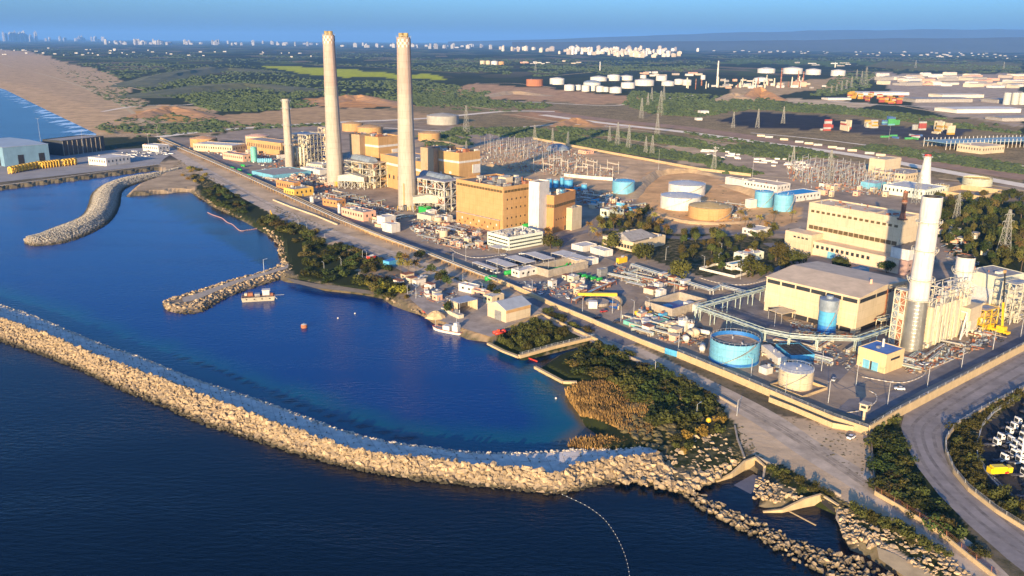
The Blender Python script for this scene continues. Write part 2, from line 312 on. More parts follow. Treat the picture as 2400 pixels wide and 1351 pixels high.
def build_sea():
    xs = np.unique(np.concatenate([[-90000,-40000,-15000,-6000,-2500], np.arange(-3000,-400,40), np.arange(-400,260,5), np.arange(260,1200,60), [2500,8000,30000,90000]]))
    ys = np.unique(np.concatenate([[-30000,-5000,-800,-200,0,100], np.arange(150,700,5), np.arange(700,1400,20), np.arange(1400,4600,60), [6000,9000,15000,30000,60000,90000]]))
    X, Y = np.meshgrid(xs, ys); n = X.size
    V = np.stack([X.ravel(), Y.ravel(), np.zeros(n)], 1)
    inn = np.array([g(x, y, 0).xy for x, y in BW_IN])
    def seg_d(P, L):
        d = np.full(len(P), 1e9)
        for a, b in zip(L[:-1], L[1:]):
            ab = b-a; t = np.clip(((P-a)@ab)/(ab@ab), 0, 1); d = np.minimum(d, np.hypot(*(P-a-t[:, None]*ab).T))
        return d
    P = V[:, :2]; px, py = projn(V)
    lag = inpoly(px, py, BW_IN+[(1400,1000),(1330,900),(1200,830),(900,700),(650,640),(300,440),(-300,560)]) & (V[:, 1] > 150)
    d = seg_d(P, inn); sh = np.where(lag, np.clip(1.0-d/36, 0, 1), 0)
    reed = np.array([g(x, y, 0).xy for x, y in [(1300,870),(1345,940),(1390,1000),(1330,1050)]])
    d2 = seg_d(P, reed); sh = np.maximum(sh, np.where(lag, np.clip(1.15-d2/28, 0, 1), 0))
    sand = np.where(lag, np.clip(1-d2/11, 0, 1), 0)
    b1 = np.array([g(x, y, 0).xy for x, y in [(668,652),(760,672),(870,684),(915,705)]]); d3 = seg_d(P, b1); sand = np.maximum(sand, np.where(lag, np.clip(.8-d3/12, 0, 1), 0))
    b3 = np.array([g(x, y, 0).xy for x, y in [(1150,810),(1255,860),(1330,900)]]); sh = np.maximum(sh, np.where(lag, np.clip(.7-seg_d(P, b3)/25, 0, 1), 0))
    b2 = np.array([g(x, y, 0).xy for x, y in [(290,456),(440,443)]]); d4 = seg_d(P, b2); sh = np.maximum(sh, np.where(lag, np.clip(.8-d4/60, 0, 1), 0))
    weed = np.array([g(x, y, 0).xy for x, y in [(410,835),(520,870),(600,905),(690,945),(800,985),(900,1015),(980,1035)]])
    dw = seg_d(P, weed); wd = np.where(lag, np.clip(1-dw/5, 0, 1), 0)
    surf = np.array([g(x, y, 0).xy for x, y in [(212,318),(110,266),(0,211)]]+[(-3010,4290),(-5200,7600)]); foam = np.clip(1-seg_d(P, surf)/60, 0, 1)
    calm = lag | (inpoly(px, py, [(-300,640),(-300,480),(0,436),(372,388),(420,400),(300,440),(290,456)]) & (V[:, 1] > 150)); calm = calm.astype(float)
    c = np.stack([sh, sand, wd, foam], 1)
    nc = len(xs); nr = len(ys); idx = np.arange(n).reshape(nr, nc)
    q = np.stack([idx[:-1, :-1], idx[:-1, 1:], idx[1:, 1:], idx[1:, :-1]], -1).reshape(-1, 4)
    me = bpy.data.meshes.new('sea'); me.from_pydata(V.tolist(), [], q.tolist())
    la = me.color_attributes.new('calm', 'FLOAT_COLOR', 'POINT'); la.data.foreach_set('color', np.stack([calm]*4, 1).ravel())
    at = me.color_attributes.new('depth', 'FLOAT_COLOR', 'POINT'); at.data.foreach_set('color', c.ravel())
    M = bpy.data.materials.new('sea_water'); M.use_nodes = True; nt = M.node_tree; N = nt.nodes; L = nt.links; b = N['Principled BSDF']
    b.inputs['IOR'].default_value = 1.33; b.inputs['Roughness'].default_value = .2; b.inputs['Specular IOR Level'].default_value = .34
    a = N.new('ShaderNodeVertexColor'); a.layer_name = 'depth'; sp = N.new('ShaderNodeSeparateColor'); L.new(a.outputs[0], sp.inputs[0])
    geo = N.new('ShaderNodeNewGeometry')
    def nz(s, d=3, mp=None):
        n = N.new('ShaderNodeTexNoise'); n.inputs['Scale'].default_value = s; n.inputs['Detail'].default_value = d
        v = geo.outputs['Position']
        if mp: k = N.new('ShaderNodeMapping'); k.inputs['Scale'].default_value = mp[0]; k.inputs['Rotation'].default_value = (0, 0, mp[1]); L.new(v, k.inputs[0]); v = k.outputs[0]
        L.new(v, n.inputs['Vector']); return n
    nw = nz(.05, 5)
    def mix(fac, A, B):
        m_ = N.new('ShaderNodeMix'); m_.data_type = 'RGBA'
        if hasattr(A, 'is_output'): L.new(A, m_.inputs[6])
        else: m_.inputs[6].default_value = (*A, 1)
        m_.inputs[7].default_value = (*B, 1); L.new(fac, m_.inputs[0]); return m_.outputs[2]
    def fac(sock, lo=.35, hi=.75):
        ad = N.new('ShaderNodeMath'); ad.operation = 'MULTIPLY_ADD'; ad.inputs[1].default_value = .5; L.new(nw.outputs[0], ad.inputs[0]); L.new(sock, ad.inputs[2])
        r = N.new('ShaderNodeMapRange'); r.interpolation_type = 'SMOOTHSTEP'; r.inputs[1].default_value = lo; r.inputs[2].default_value = hi; L.new(ad.outputs[0], r.inputs[0]); return r.outputs[0]
    ca = N.new('ShaderNodeVertexColor'); ca.layer_name = 'calm'; cs = N.new('ShaderNodeSeparateColor'); L.new(ca.outputs[0], cs.inputs[0])
    col = mix(cs.outputs[0], (.0006, .0055, .014), (.0003, .032, .150))
    col = mix(fac(sp.outputs[0], .35, 1.1), col, (.003, .080, .120))
    col = mix(fac(sp.outputs[1], .4, 1.1), col, (.10, .085, .05))
    col = mix(fac(sp.outputs[2], .6, 1.1), col, (.001, .008, .022))
    fo = nz(.06, 6, ((1, .25, 1), .6)); fr = N.new('ShaderNodeMath'); fr.operation = 'MULTIPLY'; L.new(fo.outputs[0], fr.inputs[0]); L.new(a.outputs[1], fr.inputs[1])
    f2 = N.new('ShaderNodeMapRange'); f2.inputs[1].default_value = .33; f2.inputs[2].default_value = .42; L.new(fr.outputs[0], f2.inputs[0])
    col = mix(f2.outputs[0], col, (.6, .68, .72)); L.new(col, b.inputs['Base Color'])
    w1 = nz(.22, 3, ((1, 2.6, 1), .35)); w2 = nz(.9, 2, ((1, 2.0, 1), .2))
    ad = N.new('ShaderNodeMath'); ad.operation = 'MULTIPLY_ADD'; ad.inputs[1].default_value = .35; L.new(w2.outputs[0], ad.inputs[0]); L.new(w1.outputs[0], ad.inputs[2])
    bp = N.new('ShaderNodeBump'); st = N.new('ShaderNodeMapRange'); st.inputs[3].default_value = .17; st.inputs[4].default_value = .13; L.new(cs.outputs[0], st.inputs[0]); wp = nz(.010, 3, ((1, 3.2, 1), .5)); wr = N.new('ShaderNodeMapRange'); wr.inputs[1].default_value = .35; wr.inputs[2].default_value = .65; wr.inputs[3].default_value = .45; wr.inputs[4].default_value = 1.7; L.new(wp.outputs[0], wr.inputs[0]); wm = N.new('ShaderNodeMath'); wm.operation = 'MULTIPLY'; L.new(st.outputs[0], wm.inputs[0]); L.new(wr.outputs[0], wm.inputs[1]); L.new(wm.outputs[0], bp.inputs['Strength']); bp.inputs['Distance'].default_value = 1.2; L.new(ad.outputs[0], bp.inputs['Height']); L.new(bp.outputs[0], b.inputs['Normal'])
    me.materials.append(M); struct('sea', me)
build_sea()
# ------------------------------------------------------------------ rocks
M_ROCK = obj_rand(mat('rock', (.25,.19,.12), .9, .35, .6, bump=.5, col2=(.52,.375,.20), wet=True, bscale=2.5), .30)
M_ROCKG = obj_rand(mat('rock_grey', (.29,.26,.20), .9, .35, .5, bump=.4, wet=True), .25)
M_CONC = mat('concrete', (.34,.29,.22), .85, .2, .4, bump=.1, stain=.3)
def rock_mesh(seed, m, npt=13):
    r = random.Random(seed); bm = bmesh.new()
    for _ in range(npt):
        v = Vector((r.gauss(0,1), r.gauss(0,1), r.gauss(0,1))).normalized()
        v = Vector((v.x*r.uniform(.42,.55), v.y*r.uniform(.36,.48), v.z*r.uniform(.3,.42))); bm.verts.new(v)
    res = bmesh.ops.convex_hull(bm, input=bm.verts)
    bmesh.ops.delete(bm, geom=[e for e in res['geom_interior'] if isinstance(e, bmesh.types.BMVert)], context='VERTS')
    me = bpy.data.meshes.new('rock'); bm.to_mesh(me); bm.free(); me.materials.append(m); return me
ROCKS = [rock_mesh(i, M_ROCK) for i in range(9)]
def rock_arrays(me):
    v = np.empty(len(me.vertices)*3); me.vertices.foreach_get('co', v); return v.reshape(-1, 3), [tuple(p.vertices) for p in me.polygons]
ROCK_A = [rock_arrays(m_) for m_ in ROCKS]
def rocks(T, places, m, indiv=300):
    """places: list of (pos, size). The ones nearest the camera become parts, the rest one joined part."""
    camp = Vector((0, 0, CAM_H))
    places = sorted(places, key=lambda p: -(p[1]/(p[0]-camp).length)); mb = MB(); cols = []
    for i, (p, s) in enumerate(places):
        k = random.randrange(len(ROCKS)); e = (random.uniform(-.5,.5), random.uniform(-.5,.5), random.uniform(0,6.28))
        sc = Vector((s*random.uniform(.85,1.25), s*random.uniform(.85,1.2), s*random.uniform(.8,1.15)))
        if i < indiv:
            me = ROCKS[k]
            o = obj('rock', me, T, p); o.rotation_euler = e; o.scale = sc
            if me.materials[0] != m: o.material_slots[0].link = 'OBJECT'; o.material_slots[0].material = m
        else:
            R3 = np.array(Matrix.LocRotScale(None, __import__('mathutils').Euler(e), sc).to_3x3())
            A, fs = ROCK_A[k]; mb.add(A@R3.T+np.array(p), fs)
    if mb.v:
        o = part(T, 'rock_mass', mb, m, kind='stuff')
def rnd_in(poly, n):
    xs = [p[0] for p in poly]; ys = [p[1] for p in poly]; out = []
    while len(out) < n:
        X = RNG.uniform(min(xs), max(xs), n*2); Y = RNG.uniform(min(ys), max(ys), n*2); k = inpoly(X, Y, poly)
        out += list(zip(X[k], Y[k]))
    return out[:n]
def area(poly): return abs(sum(a[0]*b[1]-b[0]*a[1] for a, b in zip(poly, poly[1:]+poly[:1])))/2
# main breakwater
def resample(L, z, n):
    P = smooth_path([g(x, y, z) for x, y in L], 4); d = [0]
    for a, b in zip(P[:-1], P[1:]): d.append(d[-1]+(b-a).length)
    out = []
    for t in np.linspace(0, d[-1], n):
        i = min(np.searchsorted(d, t, 'right')-1, len(P)-2); k = (t-d[i])/max(1e-6, d[i+1]-d[i]); out.append(P[i].lerp(P[i+1], k))
    return out
def breakwater():
    n = 160; O = resample(BW_OUT, 0, n); C = resample(BW_CR, 5.0, n); I = resample(BW_IN, 1.6, n)
    T = thing('breakwater', 'long curved rubble breakwater of pale boulders with a flat concrete crest road', 'breakwater', (0, 0, 0))
    core = MB(); vs = []
    for o, c, i in zip(O, C, I):
        out = (o-c); out.z = 0; out.normalize(); c2 = c.lerp(i, .18); 
        vs += [o+out*3+Vector((0,0,-2.5)), o+Vector((0,0,-.3)), Vector((c.x,c.y,5.3)), Vector((c2.x,c2.y,2.2)), Vector((i.x,i.y,1.6)), i-out*3+Vector((0,0,-4))]
    fs = [(6*k+j, 6*k+j+1, 6*k+j+7, 6*k+j+6) for k in range(n-1) for j in range(5)]
    core.add(vs, fs); part(T, 'core', core, mat('core_rubble', (.25,.19,.12), .95, .4, .8, bump=.6))
    deck = MB(); k = n-1
    vs = []
    for o, c, i in zip(O, C, I):
        a = c.lerp(i, .12); b = c.lerp(i, .93); vs += [Vector((a.x,a.y,2.65)), Vector((b.x,b.y,2.5)), Vector((b.x,b.y,.5))]
    deck.add(vs, [(3*k+j, 3*k+j+1, 3*k+j+4, 3*k+j+3) for k in range(n-1) for j in range(2)])
    part(T, 'crest_road', deck, mat('crest_road', (.66,.58,.48), .9, .28, .3, bump=.3, detail=9))
    pl = []
    for k in range(n-1):
        L = (O[k+1]-O[k]).length; w = (O[k]-C[k]).length; cnt = L*w/1.45
        for _ in range(int(cnt)+(random.random() < cnt % 1)):
            t = random.random(); u = random.uniform(-.06, 1.0); z = -0.3+4.7*min(1, max(0, u))**.85
            o = O[k].lerp(O[k+1], t); c = C[k].lerp(C[k+1], t); p = o.lerp(c, u); pl.append((Vector((p.x, p.y, z+random.uniform(-.25,.35)+1.3*u*u)), random.choice((.8, 1.0, 1.2, 1.5, 1.8, 2.1, 2.4, 2.7, 3.2))))
    rocks(T, pl, M_ROCK)
    jm = MB()
    for k in range(2, n-2, 2):
        a_ = C[k].lerp(I[k], .2); b_ = C[k].lerp(I[k], .9); jm.beam((a_.x, a_.y, 2.66), (b_.x, b_.y, 2.52), .05)
    for k in range(1, n-1):
        a_ = C[k].lerp(I[k], .62); b_ = C[k+1].lerp(I[k+1], .62)
        if random.random() < .5: jm.beam((a_.x, a_.y, 2.6), (b_.x, b_.y, 2.57), .06)
    part(T, 'slab_joint', jm, mat('joint_dark', (.26,.23,.20), .95))
    st_ = []
    for _ in range(700):
        k = random.randrange(n-1); p = C[k].lerp(C[k+1], random.random()).lerp(I[k], random.uniform(.1, .95)**.8); st_.append((Vector((p.x, p.y, 2.7)), random.uniform(.25, .9)))
    rocks(T, st_, M_ROCKG, 0)
    # small stones along the lagoon edge of the crest road
    pl = []
    for k in range(n-1):
        for _ in range(16):
            t = random.random(); p = I[k].lerp(I[k+1], t); q = C[k].lerp(C[k+1], t); u = random.uniform(-.10, .16)*random.random()**.6
            p = p.lerp(q, u); pl.append((Vector((p.x, p.y, 2.4+18*min(u, 0)*1.1+random.uniform(-.2,.2))), random.uniform(.5, 1.7)))
    rocks(T, pl, mat('rock_pale', (.50,.44,.35), .9, .3, .6, wet=True), 0)
breakwater()
def mound(name, label, left, right, h, path_w, m, size, dens, indiv, top_flat=.3, z0=0.0):
    n = 70; A = resample(left, z0, n); B = resample(right, z0, n)
    T = thing(name, label, 'breakwater'); core = MB(); vs = []; us = (-.12, 0, .5-top_flat/2, .5, .5+top_flat/2, 1, 1.12); zs = (-2.5, -.2, h*.93, h, h*.93, -.2, -2.5)
    for a, b in zip(A, B):
        w = min(1.0, (a-b).length/9)
        for u, z in zip(us, zs): p = a.lerp(b, u); vs.append((p.x, p.y, z*w if z > 0 else z))
    core.add(vs, [(7*k+j, 7*k+7+j, 7*k+8+j, 7*k+1+j) for k in range(n-1) for j in range(6)])
    part(T, 'core', core, mat('core_rubble', (.25,.19,.12)))
    pl = []
    for k in range(n-1):
        L = ((A[k+1]-A[k]).length+(B[k+1]-B[k]).length)/2; w = (A[k]-B[k]).length; wt = min(1, w/9); cnt = L*w/dens
        for _ in range(int(cnt)+(random.random() < cnt % 1)):
            u = random.uniform(-.02, 1.02)
            if path_w and abs(u-.5) < path_w/2: continue
            t = random.random(); p = A[k].lerp(A[k+1], t).lerp(B[k].lerp(B[k+1], t), u); z = np.interp(u, us, zs)*wt
            pl.append((Vector((p.x, p.y, z+random.uniform(-.15, .25))), size*random.uniform(.75, 1.35)))
    rocks(T, pl, m, indiv); return T, A, B
mound('groyne', 'S-shaped low stone groyne curving out from the quay into the lagoon', [(57,567),(80,556),(110,540),(187,510),(207,483),(217,453),(250,430),(300,417),(367,409),(420,398)],
      [(57,570),(75,577),(93,577),(150,571),(213,548),(260,518),(280,483),(287,450),(320,432),(420,405)], 4.2, 0, M_ROCKG, 1.35, 1.15, 60, .30)
T_JET, JA, JB = mound('jetty', 'straight stone jetty with a gravel path reaching to the moored barge', [(384,716),(392,706),(435,689),(496,672),(545,657),(594,645),(638,633),(668,620)],
      [(386,724),(405,733),(440,736),(475,731),(496,719),(526,702),(570,684),(631,664),(692,647)], 2.6, .26, M_ROCK, 2.2, 4.2, 300, .5)
mb = MB(); vs = []
for a, b in list(zip(JA, JB))[12:]:
    vs += [Vector((*a.lerp(b, .37).xy, 2.95)), Vector((*a.lerp(b, .63).xy, 2.95))]
mb.add(vs, [(2*k, 2*k+1, 2*k+3, 2*k+2) for k in range(len(vs)//2-1)]); part(T_JET, 'gravel_path', mb, mat('gravel', (.38,.32,.24), .95, .25, .6))
def rock_field(name, label, polys, size, dens, m, indiv, zf=2.6, slope=None):
    T = thing(name, label, 'rocks'); pl = []
    for poly, z in polys:
        P = gpoly(poly, z)
        for x, y in rnd_in(P, int(area(P)/dens)): pl.append((Vector((x, y, z+random.uniform(-.3, .4))), size*random.choice((.6,.8,1,1.2,1.6))))
    rocks(T, pl, m, indiv)
rock_field('shore_boulders', 'pale boulders heaped between the breakwater root and the upper outlet wall', [
   ([(1560,1130),(1500,1075),(1600,1058),(1640,1022),(1690,1015),(1720,1060),(1735,1090),(1690,1112),(1640,1135),(1600,1150)], 2.2), ([(1440,1132),(1500,1080),(1600,1090),(1690,1115),(1640,1145),(1610,1160),(1540,1142)], 1.6)], 2.1, 1.9, M_ROCK, 290)
rock_field('rock_sill', 'line of loose boulders half awash along the outlet channel', [
   ([(1590,1140),(1625,1150),(1700,1190),(1760,1225),(1810,1250),(1850,1280),(1900,1300),(1960,1325),(2080,1340),(2120,1375),(1980,1370),(1900,1330),(1840,1305),(1790,1270),(1740,1245),(1680,1210),(1620,1180)], .9), ([(1615,1150),(1690,1180),(1770,1218),(1850,1258),(1930,1288),(2010,1305),(2050,1330),(1960,1330),(1860,1295),(1780,1262),(1690,1215)], .8)], 1.6, 1.7, M_ROCK, 290)
rock_field('rock_bank', 'bank of mixed boulders beside the track and the lower outlet', [
   ([(1965,1187),(2025,1222),(2137,1253),(2212,1298),(2290,1360),(2160,1345),(2100,1290),(2025,1282),(1984,1272),(1969,1232)], 2.6)], 1.6, 1.1, M_ROCK, 290)
rock_field('rock_wedge', 'wedge of small boulders between the two outlet walls', [
   ([(1777,1120),(1837,1139),(1894,1165),(1830,1178),(1762,1169)], 2.4)], 1.5, 1.1, M_ROCK, 200)
rock_field('shore_riprap', 'rough stone edging along the lagoon shore below the shrubs', [
   ([(440,443),(470,455),(500,475),(540,492),(575,508),(560,512),(500,484),(465,462)], 1.0),
   ([(610,525),(640,540),(690,565),(690,590),(655,600),(650,575),(630,550)], 1.6),
   ([(640,636),(668,600),(690,600),(700,650),(668,650)], 2.0),
   ([(895,685),(920,695),(985,722),(1010,738),(1000,745),(960,724),(910,706)], 1.2)], 1.7, 4.0, M_ROCK, 200)
# ------------------------------------------------------------------ building helpers
M_OCHRE = mat('ochre_render', (.44,.26,.10), .85, .1, .12, stain=.45, col2=(.49,.295,.12), panel=(7,4.2,.10))
M_ORANGE = mat('orange_render', (.44,.215,.075), .85, .1, .12, stain=.3)
M_CREAM = mat('cream_render', (.53,.435,.285), .85, .08, .15, stain=.3, panel=(6,5,.08))
M_WHITE = mat('white_paint', (.58,.545,.475), .75, .12, .2, stain=.55)
M_PALE = mat('pale_green_white', (.58,.62,.50), .8, .1, .2, stain=.2)
M_PINK = mat('pink_render', (.62,.36,.24), .85, .1, .2, stain=.3)
M_ROOFD = mat('roof_dark', (.17,.14,.11), .9, .5, .4)
M_ROOFG = mat('roof_grey', (.30,.28,.25), .9, .3, .4)
M_ROOFB = mat('roof_brown', (.60,.46,.30), .8, .15, .15)
M_ROOFBL = mat('roof_blue', (.06,.17,.42), .6, .2, .3)
M_GLASS = mat('window_glass', (.03,.035,.04), .15, .3, .5)
M_BROWNWIN = mat('window_brown', (.10,.07,.03), .4, .3, .5)
M_STEEL = mat('steel_grey', (.32,.32,.30), .5, .25, .5, metal=.5)
M_STEELY = mat('steel_cream', (.55,.50,.36), .6, .2, .5)
M_GALV = mat('galvanised', (.48,.48,.45), .5, .2, .6, metal=.3)
M_RUST = mat('rust', (.26,.10,.05), .9, .4, .6)
M_DUCT = mat('duct_cladding', (.50,.45,.33), .6, .2, .4, stain=.3)
M_DUCTG = mat('duct_grey', (.20,.24,.27), .5, .3, .3)
M_BLUE = mat('tank_blue', (.08,.36,.58), .6, .14, .2, stain=.5, panel=(5,2.2,.07))
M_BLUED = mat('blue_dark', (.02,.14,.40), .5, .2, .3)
M_AQUA = mat('aqua_blue', (.15,.40,.52), .6, .14, .25, stain=.55, panel=(5,2.2,.07))
M_GREEN = mat('machine_green', (.02,.30,.05), .5, .2, .4)
M_TEAL = mat('teal_paint', (.14,.40,.32), .5, .2, .4)
M_YELLOW = mat('yellow_paint', (.70,.42,.02), .5, .15, .4)
M_RED = mat('red_paint', (.50,.04,.02), .5, .2, .4)
M_WALLC = mat('wall_concrete', (.46,.34,.18), .85, .12, .3, stain=.3)
M_BLACK = mat('black_dark', (.02,.02,.022), .6, .2, .4)
M_ASPH = mat('asphalt', (.055,.055,.06), .9, .3, .3)
M_PGREEN = mat('pale_green_steel', (.36,.43,.37), .6, .15, .4)
def bframe(C, L, R, z=GZ):
    c = g(*C, z); l = g(*L, z)-c; r = g(*R, z)-c
    fl = math.atan2(l.y, l.x)-math.pi/2; fr = math.atan2(r.y, r.x)
    phi = (fl*l.length+fr*r.length)/(l.length+r.length)
    return c, phi, r.length, l.length
BOXM = {}
def unit_box(m):
    if m.name not in BOXM: BOXM[m.name] = MB().box(-.5,-.5,-.5,.5,.5,.5).mesh('block', m)
    return BOXM[m.name]
def ubox(T, name, m, x0, y0, z0, x1, y1, z1):
    o = obj(name, unit_box(m), T, ((x0+x1)/2, (y0+y1)/2, (z0+z1)/2)); o.scale = (abs(x1-x0), abs(y1-y0), abs(z1-z0)); return o
def windows(T, face, a, b, u0, u1, n, z0, z1, w, m=None, name='window'):
    m = m or M_GLASS
    for i in range(n):
        u = u0+(u1-u0)*(i+.5)/n
        if face == 'L': ubox(T, name, m, -.12, u-w/2, z0, .1, u+w/2, z1)
        else: ubox(T, name, m, u-w/2, -.12, z0, u+w/2, .1, z1)
def flat_roof(T, a, b, h, m, par=.8, wall=None, pw=.35):
    ubox(T, 'roof', m, pw, pw, h, a-pw, b-pw, h+.12)
    p = MB().box(0, 0, h, a, pw, h+par).box(0, b-pw, h, a, b, h+par).box(0, pw, h, pw, b-pw, h+par).box(a-pw, pw, h, a, b-pw, h+par)
    part(T, 'parapet', p, wall)
def roof_bits(T, a, b, h, n, seed=1, mats=None, big=1.0):
    r = random.Random(seed); mats = mats or (M_GALV, M_WHITE, M_STEEL, M_RUST)
    for _ in range(n):
        x = r.uniform(1, a-1); y = r.uniform(1, b-1); s = r.uniform(.6, 2.2)*big; k = r.random()
        x1 = min(a-.5, x+s*r.uniform(.7, 2.5)); y1 = min(b-.5, y+s*r.uniform(.5, 1.6))
        if k < .6: ubox(T, 'roof_unit', r.choice(mats), x, y, h+.1, x1, y1, h+.1+s*r.uniform(.5, 1.1))
        elif k < .8: part(T, 'vent_pipe', MB().cyl(x, y, h+.1, h+.1+s*r.uniform(1, 2), .3*big, n=8), r.choice(mats))
        else: part(T, 'roof_pipe', MB().beam((x, y, h+.5), (r.uniform(1, a-1), y, h+.5), .22*big, 6), r.choice(mats))
def house(name, label, C, L, R, top=None, h=None, wall=None, roof=None, cat='building', par=.8, group=None, z=GZ, minab=None):
    c, phi, a, b = bframe(C, L, R, z); h = h or height(*C, top, z)
    if minab: a = max(a, minab[0]); b = max(b, minab[1])
    T = thing(name, label, cat, c, phi, group)
    w = part(T, 'wall', MB().box(0, 0, -.5, a, b, h), wall or M_CREAM)
    if par is not None: flat_roof(T, a, b, h, roof or M_ROOFG, par, wall or M_CREAM)
    return T, a, b, h
def lattice(mb, x0, y0, z0, x1, y1, z1, nx, ny, nz, r=.18, brace=True, rnd=None):
    xs = np.linspace(x0, x1, nx+1); ys = np.linspace(y0, y1, ny+1); zs = np.linspace(z0, z1, nz+1)
    for i, x in enumerate(xs):
        for j, y in enumerate(ys):
            if 0 < i < nx and 0 < j < ny: continue
            mb.beam((x, y, z0), (x, y, z1), r*1.2)
    for z in zs[1:]:
        for y in (y0, y1):
            mb.beam((x0, y, z), (x1, y, z), r)
        for x in (x0, x1): mb.beam((x, y0, z), (x, y1, z), r)
    if brace:
        for k in range(nz):
            for i in range(nx):
                a, b = (xs[i], xs[i+1]) if (i+k) % 2 else (xs[i+1], xs[i]); mb.beam((a, y0, zs[k]), (b, y0, zs[k+1]), r*.6)
            for j in range(ny):
                a, b = (ys[j], ys[j+1]) if (j+k) % 2 else (ys[j+1], ys[j]); mb.beam((x0, a, zs[k]), (x0, b, zs[k+1]), r*.6)
    return mb
def machinery(name, label, C, L, R, top, seed, frame_m, fill, nx=3, ny=3, nz=4, r=.22, dens=1.0, cat='plant structure', h=None):
    """an open steel structure with floors, ducts, vessels and pipes inside"""
    c, phi, a, b = bframe(C, L, R); h = h or height(*C, top); q = random.Random(seed)
    T = thing(name, label, cat, c, phi); mb = MB(); lattice(mb, 0, 0, 0, a, b, h, nx, ny, nz, r); part(T, 'steel_frame', mb, frame_m)
    for k in range(1, nz+1):
        z = h*k/nz; ubox(T, 'platform', M_STEEL, .1, .1, z-.12, a-.1, b-.1, z+.02)
        rail = MB()
        for zz in (.55, 1.1): rail.beam((0,0,z+zz),(a,0,z+zz),.05).beam((0,0,z+zz),(0,b,z+zz),.05).beam((0,b,z+zz),(a,b,z+zz),.05).beam((a,0,z+zz),(a,b,z+zz),.05)
        part(T, 'railing', rail, frame_m)
    for k in range(nz):
        z = h*k/nz; hh = h/nz
        for _ in range(int(dens*(a+b)*.35)):
            side = q.random() < .5; m_ = q.choice(fill); w = q.uniform(.8, 3.2); d = q.uniform(.6, 2.5); t = q.random()
            x, y = (q.uniform(.3, .35*a), q.uniform(.3, max(.4, b-w-.3))) if side else (q.uniform(.3, max(.4, a-w-.3)), q.uniform(.3, .35*b))
            zz = z+.05; top_ = zz+hh*q.uniform(.3, .95)
            if t < .4: ubox(T, 'duct', m_, x, y, zz, min(x+w, a), min(y+w, b), top_)
            elif t < .65: part(T, 'vessel', MB().cyl(x+d/2, y+d/2, zz, top_, d/2, n=12), m_, True)
            else:
                x2, y2 = (x, y+q.uniform(2, b*.6)) if side else (x+q.uniform(2, a*.6), y)
                part(T, 'pipe', MB().path([(x, y, zz), (x, y, top_), (min(x2, a), min(y2, b), top_)], q.uniform(.12, .38), 6), m_)
    return T, a, b, h
def tank(x0, x1, yb, yt, m, label, roof='cone', roof_m=None, name='storage_tank', group=None, z=GZ, rings=2, band=None, stair=True, n=40, rails=True):
    xc = (x0+x1)/2; f = g(xc, yb, z); r = W(xc, yb, x1-x0, z)/2; away = Vector((f.x, f.y, 0)).normalized()
    r *= 1.0; c = f+away*r; h = height(xc, yb, yt, z)
    T = thing(name, label, 'tank', c, math.atan2(-away.y, -away.x), group); rm = roof_m or m
    prof = [(r, -.3), (r, h)]
    sh = MB().lathe([(r+.25, -.3), (r+.25, .15), (r, .15), (r, h), (r-.15, h), (r-.15, h-.8)], n)
    S_ = part(T, 'shell', sh, m, False)
    if band: part(T, 'paint_shade_band', MB().lathe([(r+.03, .2), (r+.03, h*band[1])], n), band[0])
    for k in range(rings):
        zz = h*(k+1)/(rings+.6); part(S_, 'stiffening_ring', MB().lathe([(r, zz-.12), (r+.22, zz-.1), (r+.22, zz+.1), (r, zz+.12)], n), m)
    if roof == 'cone': R_ = part(T, 'roof', MB().lathe([(r+.15, h-.02), (r+.1, h+.05), (r*.5, h+r*.10), (.01, h+r*.17)], n), rm)
    elif roof == 'dome': R_ = part(T, 'roof', MB().lathe([(r*math.cos(t), h+r*.28*math.sin(t)) for t in np.linspace(0, 1.56, 6)], n), rm, True)
    elif roof == 'float': R_ = part(T, 'roof', MB().lathe([(r-.16, h*.82), (r*.93, h*.82), (r*.9, h*.8), (.01, h*.8)], n), rm)
    else: R_ = part(T, 'roof', MB().lathe([(r-.05, h+.04), (.01, h+.06)], n), rm)
    if rails:
        rail = MB(); k = max(12, n//2)
        for i in range(k):
            a0, a1 = 2*math.pi*i/k, 2*math.pi*(i+1)/k; p = (r*math.cos(a0), r*math.sin(a0)); q = (r*math.cos(a1), r*math.sin(a1))
            rail.beam((*p, h), (*p, h+1.1), .05).beam((*p, h+1.1), (*q, h+1.1), .05)
        part(T, 'railing', rail, M_GALV)
    if stair:                                       # spiral stair on the shell
        st = MB(); s0 = random.uniform(-1.2, .4); k = 14
        for i in range(k):
            a0 = s0+1.5*i/k; zz = h*i/k; st.add([(rr*math.cos(a_), rr*math.sin(a_), zz+dz) for rr in (r+.05, r+.95) for a_, dz in ((a0, 0), (a0+1.5/k, h/k))]
                   +[(rr*math.cos(a_), rr*math.sin(a_), zz+dz-.25) for rr in (r+.05, r+.95) for a_, dz in ((a0, 0), (a0+1.5/k, h/k))],
                   [(0,1,3,2),(4,6,7,5),(0,2,6,4),(1,5,7,3),(2,3,7,6),(0,4,5,1)])
            st.beam(((r+.95)*math.cos(a0), (r+.95)*math.sin(a0), zz), ((r+.95)*math.cos(a0), (r+.95)*math.sin(a0), zz+1.1), .05)
        part(T, 'stair', st, M_STEEL)
    for _ in range(3):
        a0 = random.uniform(0, 6.28); rr = r*random.uniform(.2, .8); zz = h+r*.1*(roof == 'cone')*(1-rr/r) if roof != 'float' else h*.8
        part(R_, 'roof_vent', MB().cyl(rr*math.cos(a0), rr*math.sin(a0), zz, zz+1.3, .35, n=8), M_GALV)
    return T, r, h
